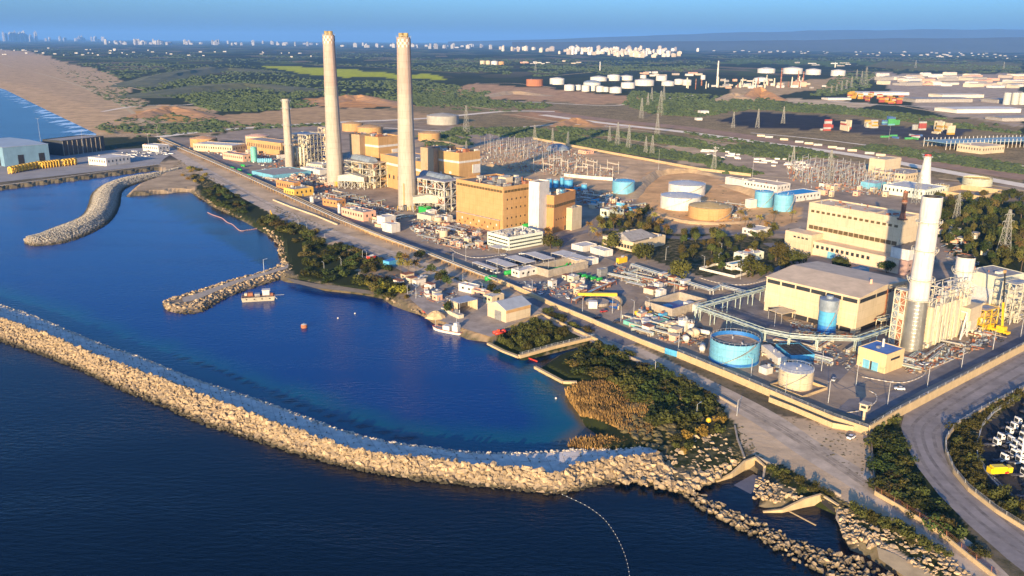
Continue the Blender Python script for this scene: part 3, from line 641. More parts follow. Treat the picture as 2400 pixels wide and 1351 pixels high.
def chimney(C, w0, w1, ytop, label, bands, checker=None, cap=True, cap_m=None, platforms=(), ladder=True, n=32, name='chimney', plat_m=None):
    f = g(*C); away = Vector((f.x, f.y, 0)).normalized(); r0 = W(*C, w0)/2; r1 = W(*C, w1)/2; h = height(*C, ytop)
    T = thing(name, label, 'chimney', f, math.atan2(-away.y, -away.x))
    R = lambda t: r0+(r1-r0)*(t**.8)
    for i, (t0, t1, m_) in enumerate(bands):
        k = 10; part(T, 'shaft', MB().lathe([(R(t), h*t) for t in np.linspace(t0, t1, k)], n), m_, True)
    if checker:
        t0, t1, rows, k = checker; a_ = MB()
        part(T, 'marking_band', MB().lathe([(R(t0)+.12, h*t0), (R(t1)+.12, h*t1)], n), M_WHITE, True)
        for j in range(rows):
            za, zb = h*(t0+(t1-t0)*j/rows), h*(t0+(t1-t0)*(j+1)/rows); rr = R(t0)+.2
            for i in range(k):
                if (i+j) % 2: continue
                p0, p1 = 2*math.pi*i/k, 2*math.pi*(i+1)/k; pm = (p0+p1)/2
                v = [(rr*math.cos(p), rr*math.sin(p), zz) for zz in (za, zb) for p in (p0, pm, p1)]; a_.add(v, [(0,1,4,3),(1,2,5,4)])
        part(T, 'marking_checks', a_, mat('faded_red', (.40,.24,.15), .8, .2, .5))
    if cap:
        q = MB().lathe([(r1*.95, h), (r1*.95, h+.1), (.01, h+.15)], n); part(T, 'cap_slab', q, M_ROOFD)
        for i in range(4):
            aa = math.pi/4+i*math.pi/2; part(T, 'flue', MB().lathe([(r1*.38, h-.5), (r1*.38, h+3.6), (r1*.32, h+3.6), (r1*.32, h+1)], 14, r1*.5*math.cos(aa), r1*.5*math.sin(aa)), cap_m or mat('flue_tan', (.30,.22,.09), .7, .5, .5))
        rl = MB()
        for i in range(16):
            p = 2*math.pi*i/16; q = 2*math.pi*(i+1)/16; rr = r1+.5; rl.beam((rr*math.cos(p), rr*math.sin(p), h-1), (rr*math.cos(p), rr*math.sin(p), h+1.3), .09).beam((rr*math.cos(p), rr*math.sin(p), h+1.3), (rr*math.cos(q), rr*math.sin(q), h+1.3), .09)
        part(T, 'railing', rl, M_STEEL)
    else:
        part(T, 'mouth', MB().lathe([(r1, h), (r1-.5, h), (r1-.5, h-4), (.01, h-4)], n), M_BLACK)
    for t in platforms:
        z = h*t; rr = R(t); p = MB().lathe([(rr, z-.2), (rr+1.6, z-.1), (rr+1.6, z+.1), (rr, z+.1)], n)
        for i in range(20):
            aa = 2*math.pi*i/20; ab = 2*math.pi*(i+1)/20
            p.beam(((rr+1.55)*math.cos(aa), (rr+1.55)*math.sin(aa), z), ((rr+1.55)*math.cos(aa), (rr+1.55)*math.sin(aa), z+1.2), .07).beam(((rr+1.55)*math.cos(aa), (rr+1.55)*math.sin(aa), z+1.2), ((rr+1.55)*math.cos(ab), (rr+1.55)*math.sin(ab), z+1.2), .07)
            if i % 4 == 0: p.beam((rr*math.cos(aa), rr*math.sin(aa), z-2.2), ((rr+1.5)*math.cos(aa), (rr+1.5)*math.sin(aa), z-.1), .1)
        part(T, 'platform', p, plat_m or M_GALV)
    if ladder:
        l = MB(); aa = .5
        for s in (-.3, .3): l.path([((R(t)+.35)*math.cos(aa)-s*math.sin(aa), (R(t)+.35)*math.sin(aa)+s*math.cos(aa), h*t) for t in np.linspace(.02, .97, 20)], .07, 4)
        part(T, 'ladder', l, M_STEEL)
    return T, r0, r1, h
# ------------------------------------------------------------------ the three tall chimneys
M_CHW = mat('chimney_white', (.41,.355,.275), .85, .10, .05, stain=.5, panel=(400,6,.12)); M_CHP = mat('chimney_pink', (.42,.31,.245), .85, .10, .05, stain=.5, panel=(400,6,.12))
c1, r0, r1, h = chimney((787,434), 41, 26, 82, 'tall tapering chimney with pinkish top, next to the slim grey stack', [(0,.67,M_CHW),(.67,1,M_CHP)], (.945,.992,3,20), ladder=True)
part(c1, 'base_opening', MB().box(-2, -1, 0, r0+.3, 1.2, 5), M_YELLOW)
c2, r0, r1, h = chimney((956,489), 46, 30, 88, 'tall tapering chimney with pinkish top, nearest the ochre block with clerestory', [(0,.68,M_CHW),(.68,1,M_CHP)], (.945,.99,3,20), ladder=True)
ob = MB(); ob.box(r0*.80, -r0*.42, 4, r0*.93, -r0*.30, 24); part(c2, 'rust_streak_duct', ob, M_OCHRE)
part(c2, 'base_opening', MB().box(-2, -4, 0, r0+.2, -1, 5), M_BLACK)
for T in (c1, c2):                              # doors and pipework round the foot
    for i in range(9): part(T, 'foot_pipe', MB().path([(8+random.uniform(2,4), -9+i*2.2, 0), (8+random.uniform(1,2), -9+i*2.2, random.uniform(2,5)), (6, -8+i*2, random.uniform(2,5))], .2), random.choice((M_STEEL, M_YELLOW, M_GALV)))
chimney((679,393), 20, 17, 232, 'slim grey-white stack beside the lattice boiler frame', [(0,1,M_CHW)], None, False, platforms=(.97,.86,.62,.34), name='slim_stack')
# ------------------------------------------------------------------ boiler houses and big ochre block
def boiler_house(C, L, R, top, label, seed):
    T, a, b, h = house('boiler_house', label, C, L, R, top, wall=M_OCHRE, roof=M_ROOFD, par=1.2)
    z = h*.80; band = MB().box(-.08, 0, z, -.002, b, z+h*.045).box(0, -.08, z, a, -.002, z+h*.045); part(T, 'pale_band', band, M_WHITE)
    for i, (u, v) in enumerate(((.25,.55),(.25,.45),(.55,.52),(.55,.42),(.4,.3))): ubox(T, 'louvre', M_WHITE, -.12, b*u, h*v, -.01, b*u+3, h*v+2.2)
    ubox(T, 'white_panel', M_WHITE, a*.62, -.7, h*.55, a*.98, -.01, h*.74); ubox(T, 'orange_panel', M_ORANGE, a*.45, -.3, h*.2, a*.8, -.01, h*.5)
    windows(T, 'R', a, b, a*.2, a*.9, 3, h*.30, h*.36, 3.0)
    roof_bits(T, a, b, h, 26, seed, (M_WHITE, M_RUST, M_GALV, M_ORANGE), 1.5); return T, a, b, h
T, a, b, hb = boiler_house((890,433), (847,421), (924,424), 325, 'ochre boiler house with white band, standing between the two tall chimneys', 3)
T, a, b, h2 = boiler_house((1077,470), (1018,455), (1113,460), 362, 'ochre boiler house with white band, behind the clerestory block', 5)
for nm, C, L, R, top, lab in (('annex', (847,430), (831,426), (868,424), 318, 'tall wing with shade painted in as brown, against the boiler house between the chimneys'), ('annex', (1018,464), (996,459), (1040,455), 350, 'tall wing with shade painted in as brown, against the boiler house behind the clerestory block')):
    T, a, b, h = house(nm, lab, C, L, R, top, wall=mat('shade_brown_render', (.34,.25,.15), .85, .1, .2, stain=.3), roof=M_ROOFD); roof_bits(T, a, b, h, 5, 9)  # brown colour carries the shade of the boiler houses' left faces
T, a, b, h = house('turbine_hall', 'long ochre turbine hall linking the two boiler houses', (1000,462), (925,432), (1040,450), 384, wall=M_OCHRE, roof=M_ROOFG)
ubox(T, 'pale_band', M_WHITE, -.1, 0, h*.72, -.003, b, h*.79); windows(T, 'L', a, b, 4, b-4, 9, h*.3, h*.42, 2.6); roof_bits(T, a, b, h, 12, 4)
T, a, b, h = house('pink_annex', 'low pink annex at the foot of the boiler house', (920,434), (862,427), (935,428), 417, wall=M_PINK, roof=M_ROOFG, par=.5); windows(T, 'L', a, b, 2, b-2, 7, h*.35, h*.6, 1.6)
# ochre block
T, a, b, h = house('power_block', 'big ochre power block with a dark clerestory band under its flat roof', (1179,547), (1080,520), (1262,527), 443, wall=M_OCHRE, roof=M_ROOFD, par=1.3)
z0, z1 = h*.90, h*.955
windows(T, 'L', a, b, 1, b-1, 16, z0, z1, b/16*.82, M_BROWNWIN, 'clerestory_pane'); windows(T, 'R', a, b, 1, a-1, 12, z0, z1, a/12*.82, M_BROWNWIN, 'clerestory_pane')
lo = MB().box(-1.2, b*.06, 0, -.02, b*.97, h*.27); part(T, 'plinth_wing', lo, M_ORANGE); ubox(T, 'plinth_roof', M_ROOFG, -1.35, b*.05, h*.27, -.02, b*.98, h*.285)
for k in range(14): ubox(T, 'plinth_window', M_BROWNWIN if k % 3 else M_WHITE, -1.32, b*(.1+k*.061), h*(.06 if k % 2 else .14), -1.1, b*(.1+k*.061)+1.3, h*(.10 if k % 2 else .19))
for zz in (.12, .30, .52, .72): windows(T, 'R', a, b, 2, a*.7, 6, h*zz, h*zz+1.5, 1.1)
roof_bits(T, a, b, h, 55, 11, (M_RUST, M_STEEL, M_DUCT, M_ROOFG), 1.5); ubox(T, 'roof_hut', M_CREAM, a*.45, b*.32, h+.1, a*.62, b*.48, h+4.5)
for k in range(7): part(T, 'parapet_post', MB().beam((a*.1+k*a/8, b*.06, h+.1), (a*.1+k*a/8, b*.06, h+3.4), .12), M_STEEL)
T, a, b, h = house('stair_tower', 'tall plain white stair tower on the corner of the ochre power block', (1262,551), (1243,546), (1279,543), 431, wall=M_WHITE, roof=M_CONC, par=1.0)
T, a, b, h = house('control_block', 'ochre block with one dark window band beside the white stair tower', (1297,548), (1279,543), (1338,530), 462, wall=M_ORANGE, roof=M_ROOFD, par=1.0)
windows(T, 'R', a, b, 0, a, 9, h*.70, h*.78, a/9*.86, M_BROWNWIN); windows(T, 'L', a, b, 0, b, 5, h*.70, h*.78, b/5*.86, M_BROWNWIN); windows(T, 'R', a, b, 2, a-2, 8, h*.34, h*.38, 1.0); roof_bits(T, a, b, h, 10, 8, (M_WHITE, M_AQUA, M_STEEL), 1.8)
ubox(T, 'doorway', M_GLASS, a*.5, -.15, 0, a*.72, -.01, h*.12)
T, a, b, h = house('cream_block', 'narrow cream block at the right end of the control block', (1340,541), (1330,538), (1358,534), 491, wall=M_CREAM, roof=M_ROOFG); roof_bits(T, a, b, h, 5, 2)
# pale three storey office
T, a, b, h = house('office_building', 'pale three-storey office with window strips in front of the power block', (1192,588), (1147,573), (1268,572), 560, wall=M_PALE, roof=M_ROOFG, par=1.0)
for k in range(3):
    zz = h*(.16+.30*k); windows(T, 'L', a, b, 1, b-1, 9, zz, zz+h*.11, b/9*.8); windows(T, 'R', a, b, 1, a-1, 16, zz, zz+h*.11, a/16*.8)
roof_bits(T, a, b, h, 60, 21, (M_GALV, M_ROOFG, M_WHITE), 1.1)
def canopy(name, label, C, L, R, hh, m, group=None, posts=True, slope=0.0, cat='canopy', th=.25):
    c, phi, a, b = bframe(C, L, R, GZ+hh); c.z = GZ; T = thing(name, label, cat, c, phi, group)
    part(T, 'roof_sheet', MB().add([(0,0,hh),(a,0,hh+slope),(a,b,hh+slope),(0,b,hh),(0,0,hh+th),(a,0,hh+th+slope),(a,b,hh+th+slope),(0,b,hh+th)], [(0,3,2,1),(4,5,6,7),(0,1,5,4),(1,2,6,5),(2,3,7,6),(3,0,4,7)]), m)
    if posts:
        nx, ny = max(1, int(a/8)), max(1, int(b/8))
        for i in range(nx+1):
            for j in range(ny+1):
                if 0 < i < nx and 0 < j < ny: continue
                x, y = .2+(a-.4)*i/nx, .2+(b-.4)*j/ny; part(T, 'post', MB().beam((x, y, -.2), (x, y, hh+slope*i/nx), .13), M_GALV)
    return T, a, b
canopy('white_canopy', 'white canopy roof by the office entrance', (1169,584), (1150,577), (1183,579), 3.5, M_WHITE)
# ducts from boilers to the chimneys
def duct_bridge(label, P, Q, w, h, z, m, legs=4):
    p, q = g(*P), g(*Q); d = q-p; T = thing('flue_duct', label, 'duct', p, math.atan2(d.y, d.x)); L = d.length
    part(T, 'duct_casing', MB().add([(0,-w/2,z),(L,-w/2,z),(L,w/2,z),(0,w/2,z),(0,-w/2,z+h*.7),(L*.5,-w/2,z+h),(L,-w/2,z+h*.6),(L,w/2,z+h*.6),(L*.5,w/2,z+h),(0,w/2,z+h*.7)], [(0,3,2,1),(0,1,6,5,4),(3,9,8,7,2),(0,4,9,3),(1,2,7,6),(4,5,8,9),(5,6,7,8)]), m)
    for k in range(legs+1):
        for s in (-1, 1): part(T, 'leg', MB().beam((L*k/legs, s*w*.4, -.2), (L*k/legs, s*w*.4, z), .35), M_STEEL)
    br = MB()
    for k in range(legs): br.beam((L*k/legs, -w*.4, 0), (L*(k+1)/legs, -w*.4, z), .2).beam((L*(k+1)/legs, -w*.4, 0), (L*k/legs, -w*.4, z), .2)
    part(T, 'bracing', br, M_STEEL)
duct_bridge('beige flue duct on legs joining the first tall chimney to its boiler', (797,441), (858,444), 9, 7.5, 8, M_DUCT)
duct_bridge('beige flue duct on legs joining the second tall chimney to its boiler', (968,496), (1042,494), 9, 7.5, 8, M_DUCT)
FILL = (M_DUCT, M_STEELY, M_STEEL, M_RUST, M_DUCTG)
machinery('precipitator', 'rusty yellow-brown precipitator structure beside the first boiler house', (876,444), (822,430), (905,434), 385, 31, M_STEELY, FILL, 3, 3, 4, .3)
machinery('boiler_structure', 'white steel boiler frame with ducts beside the clerestory power block', (1042,500), (984,482), (1066,488), 428, 32, M_WHITE, FILL, 3, 4, 4, .32)
for lab, C, L, Rr, rad, z in (('dark grey curved flue over the frame by the second chimney', (1040,492), (985,476), 0, 6.5, 24), ('dark grey curved flue over the precipitator', (868,440), (815,426), 0, 5.5, 25)):
    p = g(*C); d = g(*L)-p; T = thing('curved_flue', lab, 'duct', p+Vector((3, 5, 0)), math.atan2(d.y, d.x)); L_ = d.length*.95
    mb = MB(); n = 10
    vs = [(x, rad*math.cos(t), z+rad*math.sin(t)) for x in (0, L_) for t in np.linspace(0, math.pi, n)]; mb.add(vs, [(i, i+1, n+i+1, n+i) for i in range(n-1)]+[tuple(range(n-1, -1, -1)), tuple(range(n, 2*n))]); part(T, 'flue_shell', mb, M_DUCTG, False)
    for k in range(3): part(T, 'saddle', MB().box(L_*k/2.3, -rad, 0, L_*k/2.3+1, rad, z+.1), M_STEEL)
T, a, b, h = machinery('heat_recovery_frame', 'yellowish lattice heat recovery boiler beside the slim stack', (722,392), (690,386), (740,385), 317, 41, M_STEELY, (M_STEELY, M_GALV, M_CREAM, M_DUCT), 4, 5, 7, .26, 1.2)
for k in range(5): part(T, 'vessel', MB().cyl(-.8, b*(.15+.17*k), 2, h*.62, 1.3, n=12), M_STEELY, True)
T, a, b, h = house('blue_clad_block', 'deep blue clad block behind the lattice boiler', (752,380), (735,378), (762,374), 322, wall=mat('blue_cladding', (.03,.13,.34), .6, .15, .2), roof=M_ROOFD)
machinery('pipe_tower', 'narrow cream pipe tower between the blue block and the first chimney', (766,386), (756,384), (775,382), 300, 43, M_CREAM, (M_CREAM, M_WHITE, M_GALV), 1, 1, 8, .3)
# low plant buildings left of the chimneys
def simple(label, C, L, R, top, wall, roof=None, n=4, name='plant_building', win=True, par=.5):
    T, a, b, h = house(name, label, C, L, R, top, wall=wall, roof=roof or M_ROOFG, par=par)
    if win:
        windows(T, 'L', a, b, 1, b-1, max(2, int(b/4)), h*.45, h*.75, 1.5); windows(T, 'R', a, b, 1, a-1, max(1, int(a/5)), h*.45, h*.75, 1.5)
        ubox(T, 'door', M_STEEL, a*.4, -.1, 0, a*.4+1.6, .05, min(h*.7, 2.6))
    roof_bits(T, a, b, h, n, int(C[0])); return T
simple('small orange two-block building beside the conveyor road', (690,452), (655,443), (700,449), 430, M_ORANGE)
simple('bright yellow flat-roofed building beside the conveyor road', (690,464), (676,458), (728,456), 446, mat('yellow_render', (.66,.42,.08), .85, .1, .2, stain=.3))
simple('brown brick pump house with a flat roof', (790,487), (766,480), (801,482), 472, M_ORANGE)
simple('pink flat-roofed workshop along the conveyor wall', (852,520), (808,506), (876,514), 500, M_PINK, n=8)
simple('white-roofed long shed near the orange tanks', (545,360), (468,352), (560,354), 343, M_CREAM, M_WHITE, n=3)
simple('low pinkish building behind the green vessel', (570,380), (530,372), (585,377), 365, M_PINK, n=5)
simple('orange tank-side building with grey roof', (660,366), (608,352), (672,360), 337, M_OCHRE, n=3)
simple('white stepped hut standing by the conveyor wall', (903,536), (890,531), (922,530), 511, M_WHITE, M_WHITE, n=1, win=False)
simple('low white hut in front of the stepped hut', (918,547), (903,541), (932,542), 528, M_WHITE, M_WHITE, n=1, win=False)
simple('small beige hut with a white roof near the slim stack', (756,402), (730,396), (770,397), 388, M_DUCT, M_WHITE, n=1)
simple('long low white skid building near the slim stack', (750,411), (718,402), (760,407), 400, M_WHITE, M_WHITE, n=2, win=False)
simple('shallow concrete settling basin beside the slim stack', (640,420), (605,408), (720,408), 412, M_AQUA, M_ROOFG, n=0, win=False, name='basin')
simple('cream hall behind the slim stack with low roof', (700,352), (655,345), (725,345), 335, M_CREAM, n=3)
tank(448,510,346,327, M_OCHRE, 'low orange oil tank at the far end of the conveyor', roof_m=mat('tank_roof_orange', (.5,.27,.12), .8, .2, .3))
tank(577,632,340,321, M_CREAM, 'pale oil tank with a dusty pink roof', roof_m=M_PINK)
tank(802,852,309,291, M_OCHRE, 'ochre oil tank behind the first tall chimney', stair=False)
tank(838,898,318,300, M_OCHRE, 'ochre oil tank partly hidden by the boiler house', stair=False)
tank(980,1034,332,314, M_OCHRE, 'ochre oil tank in a sand bund right of the second chimney', stair=False)
tank(1000,1076,294,274, mat('tank_grey', (.33,.31,.26), .8, .15, .2, stain=.4), 'weathered grey oil tank far behind the second chimney', stair=False)
tank(589,604,380,347, M_TEAL, 'slender green vessel near the low pinkish building', 'dome', n=20, stair=False, name='vessel')
for k in range(7): tag(obj('teal_tank', MB().lathe([(1.6,0),(1.6,4),(.9,5),(.01,5.2)], 14).mesh('teal_tank', M_AQUA), None, g(606+5*k, 381)), 'one of a row of small pale teal tanks beside the green vessel', 'tank', 'row of small teal tanks')
tank(727,737,480,463, M_WHITE, 'small white silo by the conveyor wall near the yellow building', 'dome', n=16, stair=False, rings=0, name='silo')
tank(792,799,503,481, M_WHITE, 'slim white silo by the pink workshop', 'dome', n=16, stair=False, rings=0, name='silo')
tank(1030,1050,558,542, M_CREAM, 'small cream tank standing in the scrap yard', 'flat', n=20, stair=False, rings=1)
tank(1018,1036,526,511, M_CREAM, 'small cream tank beside the green skid at the second chimney', 'flat', n=20, stair=False, rings=1)
simple('white cabinet tower near the foot of the second chimney', (1008,512), (1003,509), (1021,509), 496, M_WHITE, M_WHITE, n=0, win=False, name='equipment_cabinet')
simple('bright green filter housing near the foot of the second chimney', (1000,505), (986,501), (1006,502), 489, M_GREEN, M_GREEN, n=1, win=False, name='filter_housing')
simple('beige equipment pad block below the green housing', (1010,520), (986,512), (1022,515), 508, M_DUCT, n=3, win=False)
simple('pale cabin at the edge of the scrap yard', (1048,523), (1034,518), (1052,519), 510, M_WHITE, n=2, win=False)
# ------------------------------------------------------------------ right side of the plant
def gable(name, label, C, L, R, top, dh, wall, roof, eave=.5, z=GZ, h=None, cat='building', group=None, along='L'):
    c, phi, a, b = bframe(C, L, R, z); h = h or height(*C, top, z); T = thing(name, label, cat, c, phi, group)
    if along == 'L':
        part(T, 'wall', MB().add([(0,0,-.5),(a,0,-.5),(a,b,-.5),(0,b,-.5),(0,0,h),(a,0,h),(a,b,h),(0,b,h),(a/2,0,h+dh),(a/2,b,h+dh)], [(0,1,5,8,4),(1,2,6,5),(2,3,7,9,6),(3,0,4,7)]), wall)
        for s in (0, 1):
            x0 = -eave if s == 0 else a+eave; dz = dh*eave/(a/2)
            part(T, 'roof_slope', MB().add([(x0,-eave,h-dz+.05),(a/2,-eave,h+dh+.05),(a/2,b+eave,h+dh+.05),(x0,b+eave,h-dz+.05),(x0,-eave,h-dz+.35),(a/2,-eave,h+dh+.35),(a/2,b+eave,h+dh+.35),(x0,b+eave,h-dz+.35)],
                 [(0,3,2,1),(4,5,6,7),(0,1,5,4),(1,2,6,5),(2,3,7,6),(3,0,4,7)]), roof)
    else:
        part(T, 'wall', MB().add([(0,0,-.5),(a,0,-.5),(a,b,-.5),(0,b,-.5),(0,0,h),(a,0,h),(a,b,h),(0,b,h),(0,b/2,h+dh),(a,b/2,h+dh)], [(0,1,5,4),(1,2,6,9,5),(2,3,7,6),(3,0,4,8,7)]), wall)
        for s in (0, 1):
            y0 = -eave if s == 0 else b+eave; dz = dh*eave/(b/2)
            part(T, 'roof_slope', MB().add([(-eave,y0,h-dz+.05),(-eave,b/2,h+dh+.05),(a+eave,b/2,h+dh+.05),(a+eave,y0,h-dz+.05),(-eave,y0,h-dz+.35),(-eave,b/2,h+dh+.35),(a+eave,b/2,h+dh+.35),(a+eave,y0,h-dz+.35)],
                 [(0,1,2,3),(4,7,6,5),(0,4,5,1),(1,5,6,2),(2,6,7,3),(3,7,4,0)]), roof)
    return T, a, b, h
# cream hall with brown roof
T, a, b, h = gable('machine_hall', 'cream windowless machine hall with a brown low-pitched roof and dark slot windows', (2004,784), (1813,721), (2081,729), 700, 2.2, M_CREAM, M_ROOFB)
windows(T, 'L', a, b, .6, b-.6, 6, h-3.0, h-.9, (b-1.2)/6*.94, M_GLASS, 'slot_window'); windows(T, 'R', a, b, .6, a-.6, 3, h-3.0, h-.9, (a-1.2)/3*.94, M_GLASS, 'slot_window')
for k in range(1, 6): ubox(T, 'pilaster', M_CREAM, -.25, b*k/6-.3, 0, -.01, b*k/6+.3, h-.2)
ubox(T, 'open_bay', M_BLACK, -.1, b*.05, 0, -.012, b*.95, h*.13); ubox(T, 'open_bay', M_BLACK, a*.1, -.1, 0, a*.9, -.012, h*.15)
ubox(T, 'wall_joint', M_DUCT, -.04, 0, h*.52, -.005, b, h*.53); part(T, 'wall_duct', MB().path([(a*.55,-.6,h-.5),(a*.55,-.6,h*.3),(a*.3,-2,h*.25)], .45), M_RUST); part(T, 'roof_vent', MB().cyl(a*.45, b*.12, h+1.2, h+4.6, .7, n=10), M_PINK)
canopy('lean_to_canopy', 'beige flat canopy against the long wall of the machine hall', (1833,738), (1808,726), (1858,729), 5, M_CREAM)
T, r, h = tank(1915,1956,785,716, M_BLUE, 'tall blue vertical tank standing in front of the machine hall', 'flat', M_GALV, name='vertical_tank', n=28, band=(M_BLUED,.28)); part(T, 'grey_hood', MB().lathe([(r+.05,h-4),(r+.35,h-3.8),(r+.35,h+2.2),(r*.4,h+2.6),(r*.4,h+4),(.01,h+4)], 24), M_DUCTG)
# big white station building
HB = height(2101,630,514)
def roof_house(name, label, C, L, R, h, wall, roof, par=.8, cat='building'):
    c, phi, a, b = bframe(C, L, R, GZ+h); c = Vector((c.x, c.y, GZ)); T = thing(name, label, cat, c, phi)
    part(T, 'wall', MB().box(0, 0, -.5, a, b, h), wall)
    if par is not None: flat_roof(T, a, b, h, roof, par, wall)
    return T, a, b, h
T, a, b, h = roof_house('station_building', 'large cream station building with three rows of windows and three stacks on its roof', (2114.6,515), (1899,476.5), (2157,505), HB, M_CREAM, M_ROOFB, 1.0)
for zz, n, w, hh in ((.83,16,2.6,1.5),(.47,17,3.6,2.6),(.24,15,2.4,1.4)): windows(T, 'L', a, b, 1.5, b-1.5, n, h*zz-.2, h*zz+hh, w, M_BROWNWIN)
windows(T, 'R', a, b, 2, a-2, 3, h*.4, h*.5, 2.4, M_BROWNWIN); roof_bits(T, a, b, h, 22, 6, (M_GALV, M_RUST, M_STEEL))
SB = T; SBa, SBb, SBh = a, b, h
# annex in front, built as part of the same building
ax0, ax1, hA = -11, -.02, h*.28
part(T, 'annex_wall', MB().box(ax0, -8, -.5, ax1, b+6, hA), mat('annex_render', (.60,.47,.33), .85, .1, .2, stain=.3)); ubox(T, 'annex_roof', M_ROOFB, ax0-.3, -8.3, hA, ax1, b+6.3, hA+.4)
for k in range(14): ubox(T, 'annex_window', M_GLASS, ax0-.12, b*.9-b*.055*k, hA*.55, ax0+.05, b*.9-b*.055*k+2.2, hA*.8)
ubox(T, 'annex_end_wall', mat('mauve_brick', (.36,.24,.20), .9, .15, .4), ax0-.2, -14, -.4, a*.7, -8.02, hA*1.02)
for k in range(10):
    for zz in (.25, .65): ubox(T, 'end_window', M_GLASS, ax0+2+k*3.4, -14.12, hA*zz, ax0+3.4+k*3.4, -13.9, hA*zz+1.2)
ubox(T, 'white_wing', M_WHITE, ax0+2, -13, hA*1.02+.03, a*.8, -.03, hA*1.02+7); ubox(T, 'white_wing_roof', M_ROOFD, ax0+2.5, -12.5, hA*1.02+7.03, a*.8-.5, -.5, hA*1.02+7.2)
part(T, 'left_block', MB().box(ax0-3, b*.80, -.4, -.03, b+8, hA*1.5), M_CREAM); ubox(T, 'left_block_roof', M_ROOFB, ax0-2.5, b*.80+.5, hA*1.5, -.5, b+7.5, hA*1.5+.1)
for k in range(4): ubox(T, 'left_block_window', M_GLASS, ax0-3.12, b*.84+k*3.4, hA*1.1, ax0-2.9, b*.84+k*3.4+2, hA*1.1+1.2)
ubox(T, 'blue_gate', M_AQUA, ax0-.15, b*.55, 0, ax0-.01, b*.55+6, hA*.5)
def roof_stack(x, y, z, hh, r, m, lab):
    part(SB, 'roof_stack', MB().lathe([(r*2.2, z), (r*2.2, z+.6), (r*1.5, z+.7), (r, z+hh*.25), (r, z+hh*.62), (r*1.25, z+hh*.63), (r*1.25, z+hh*.68), (r, z+hh*.69), (r, z+hh), (r*.8, z+hh)], 16), m, label=lab)
roof_stack(SBa*.35, SBb*.72, SBh, 19, 1.5, M_RUST, 'rusty red stack'); roof_stack(SBa*.4, SBb*.34, SBh, 18, 1.5, mat('stack_brown', (.24,.15,.11), .9, .3, .5), 'brown stack on a concrete foot'); roof_stack(SBa*.4, SBb*.08, SBh, 18, 1.1, M_BLACK, 'black stack')
for y, rr in ((.34, 5), (.08, 5), (.72, 4)): part(SB, 'stack_plinth', MB().box(SBa*.35-rr, SBb*y-rr*.6, SBh+.12, SBa*.35+rr, SBb*y+rr*.6, SBh+1), M_CONC)
# tall white stack and its boiler
M_SILV = mat('silver_cladding', (.52,.50,.43), .28, .12, .25, metal=.75)
T, r0, r1, h = chimney((2135,818), 49, 41, 461, 'tall white gas-turbine stack with silver-clad foot and ringed platforms', [(0,.34,M_SILV),(.34,1,M_WHITE)], None, False, platforms=(.34,.47,.66,.84), name='turbine_stack', plat_m=M_STEELY)
part(T, 'top_collar', MB().lathe([(r1+.3, h*.87), (r1+.35, h*.88), (r1+.35, h*1.0), (r1, h*1.0)], 32), M_WHITE); 
for k in range(12): part(T, 'cladding_seam', MB().lathe([(r0-(r0-r1)*.03*k+.03, h*.02+h*.026*k), (r0-(r0-r1)*.03*k+.06, h*.022+h*.026*k), (r0-(r0-r1)*.03*k+.03, h*.025+h*.026*k)], 32), M_SILV)
chimney((2242,746), 40, 40, 602, 'shorter white bypass stack behind the boiler, with one platform', [(0,1,M_WHITE)], None, False, platforms=(.78,.45), name='bypass_stack', plat_m=M_STEELY)
T, a, b, h = house('recovery_boiler', 'cream panelled recovery boiler wrapped in pipes beside the white stack', (2172,815), (2150,802), (2244,776), 722, wall=M_STEELY, roof=M_STEEL, par=None, cat='boiler')
for k in range(7): ubox(T, 'casing_rib', M_CREAM, a*k/7, -.7, 0, a*k/7+.7, -.01, h)
for k in range(4): ubox(T, 'casing_panel', M_DUCT, a*(k*.25+.12), -.25, h*.05, a*(k*.25+.2), -.01, h*.95)
for k in range(3): ubox(T, 'side_panel', M_CREAM, -.4, b*(.1+.3*k), 0, -.01, b*(.1+.3*k)+1.5, h)
rr = random.Random(77); mb = MB(); lattice(mb, 0, -1.5, h, a, b, h+5, 5, 3, 1, .16); lattice(mb, a*.2, 0, h+5, a*.8, b, h+9, 3, 2, 1, .14); part(T, 'top_frame', mb, M_STEELY)
for k in range(46):
    x, y = rr.uniform(0, a), rr.uniform(-1, b); z0 = h+rr.choice((0, 2.5, 5)); z1 = z0+rr.uniform(1.5, 4)
    if k % 3 == 0: ubox(T, 'drum', rr.choice((M_STEELY, M_DUCT, M_PINK, M_GALV)), x, y, z0, min(a, x+rr.uniform(1, 4)), y+rr.uniform(.8, 2), z1)
    else: part(T, 'pipe', MB().path([(x, y, z0-4), (x, y, z1), (min(a, max(0, x+rr.uniform(-8, 8))), y, z1), (min(a, max(0, x+rr.uniform(-8, 8))), y+rr.uniform(-2, 2), z1)], rr.uniform(.12, .35), 6), rr.choice((M_STEELY, M_WHITE, M_GALV)))
for k in range(10):
    x = a*rr.uniform(.05, .95); part(T, 'downpipe', MB().path([(x, -1.2, 0), (x, -1.2, h*rr.uniform(.3, .9)), (x+rr.uniform(-2, 2), -.4, h*rr.uniform(.3, .95))], rr.uniform(.12, .3)), rr.choice((M_STEELY, M_GALV, M_DUCT)))
_LS = machinery('stair_lattice', 'rusty red lattice stair tower left of the white stack', (2108,815), (2086,806), (2116,808), 684, 51, M_STEELY, (M_RUST, M_RUST, M_STEELY), 1, 2, 8, .25, 1.6); T_, a_, b_, h_ = _LS; part(T_, 'stair_core', MB().box(.5, .4, .2, a_-.4, b_*.55, h_-.6), M_RUST); part(T_, 'stair_core', MB().box(.5, b_*.6, .2, a_-.4, b_-.4, h_*.9), M_DUCTG)
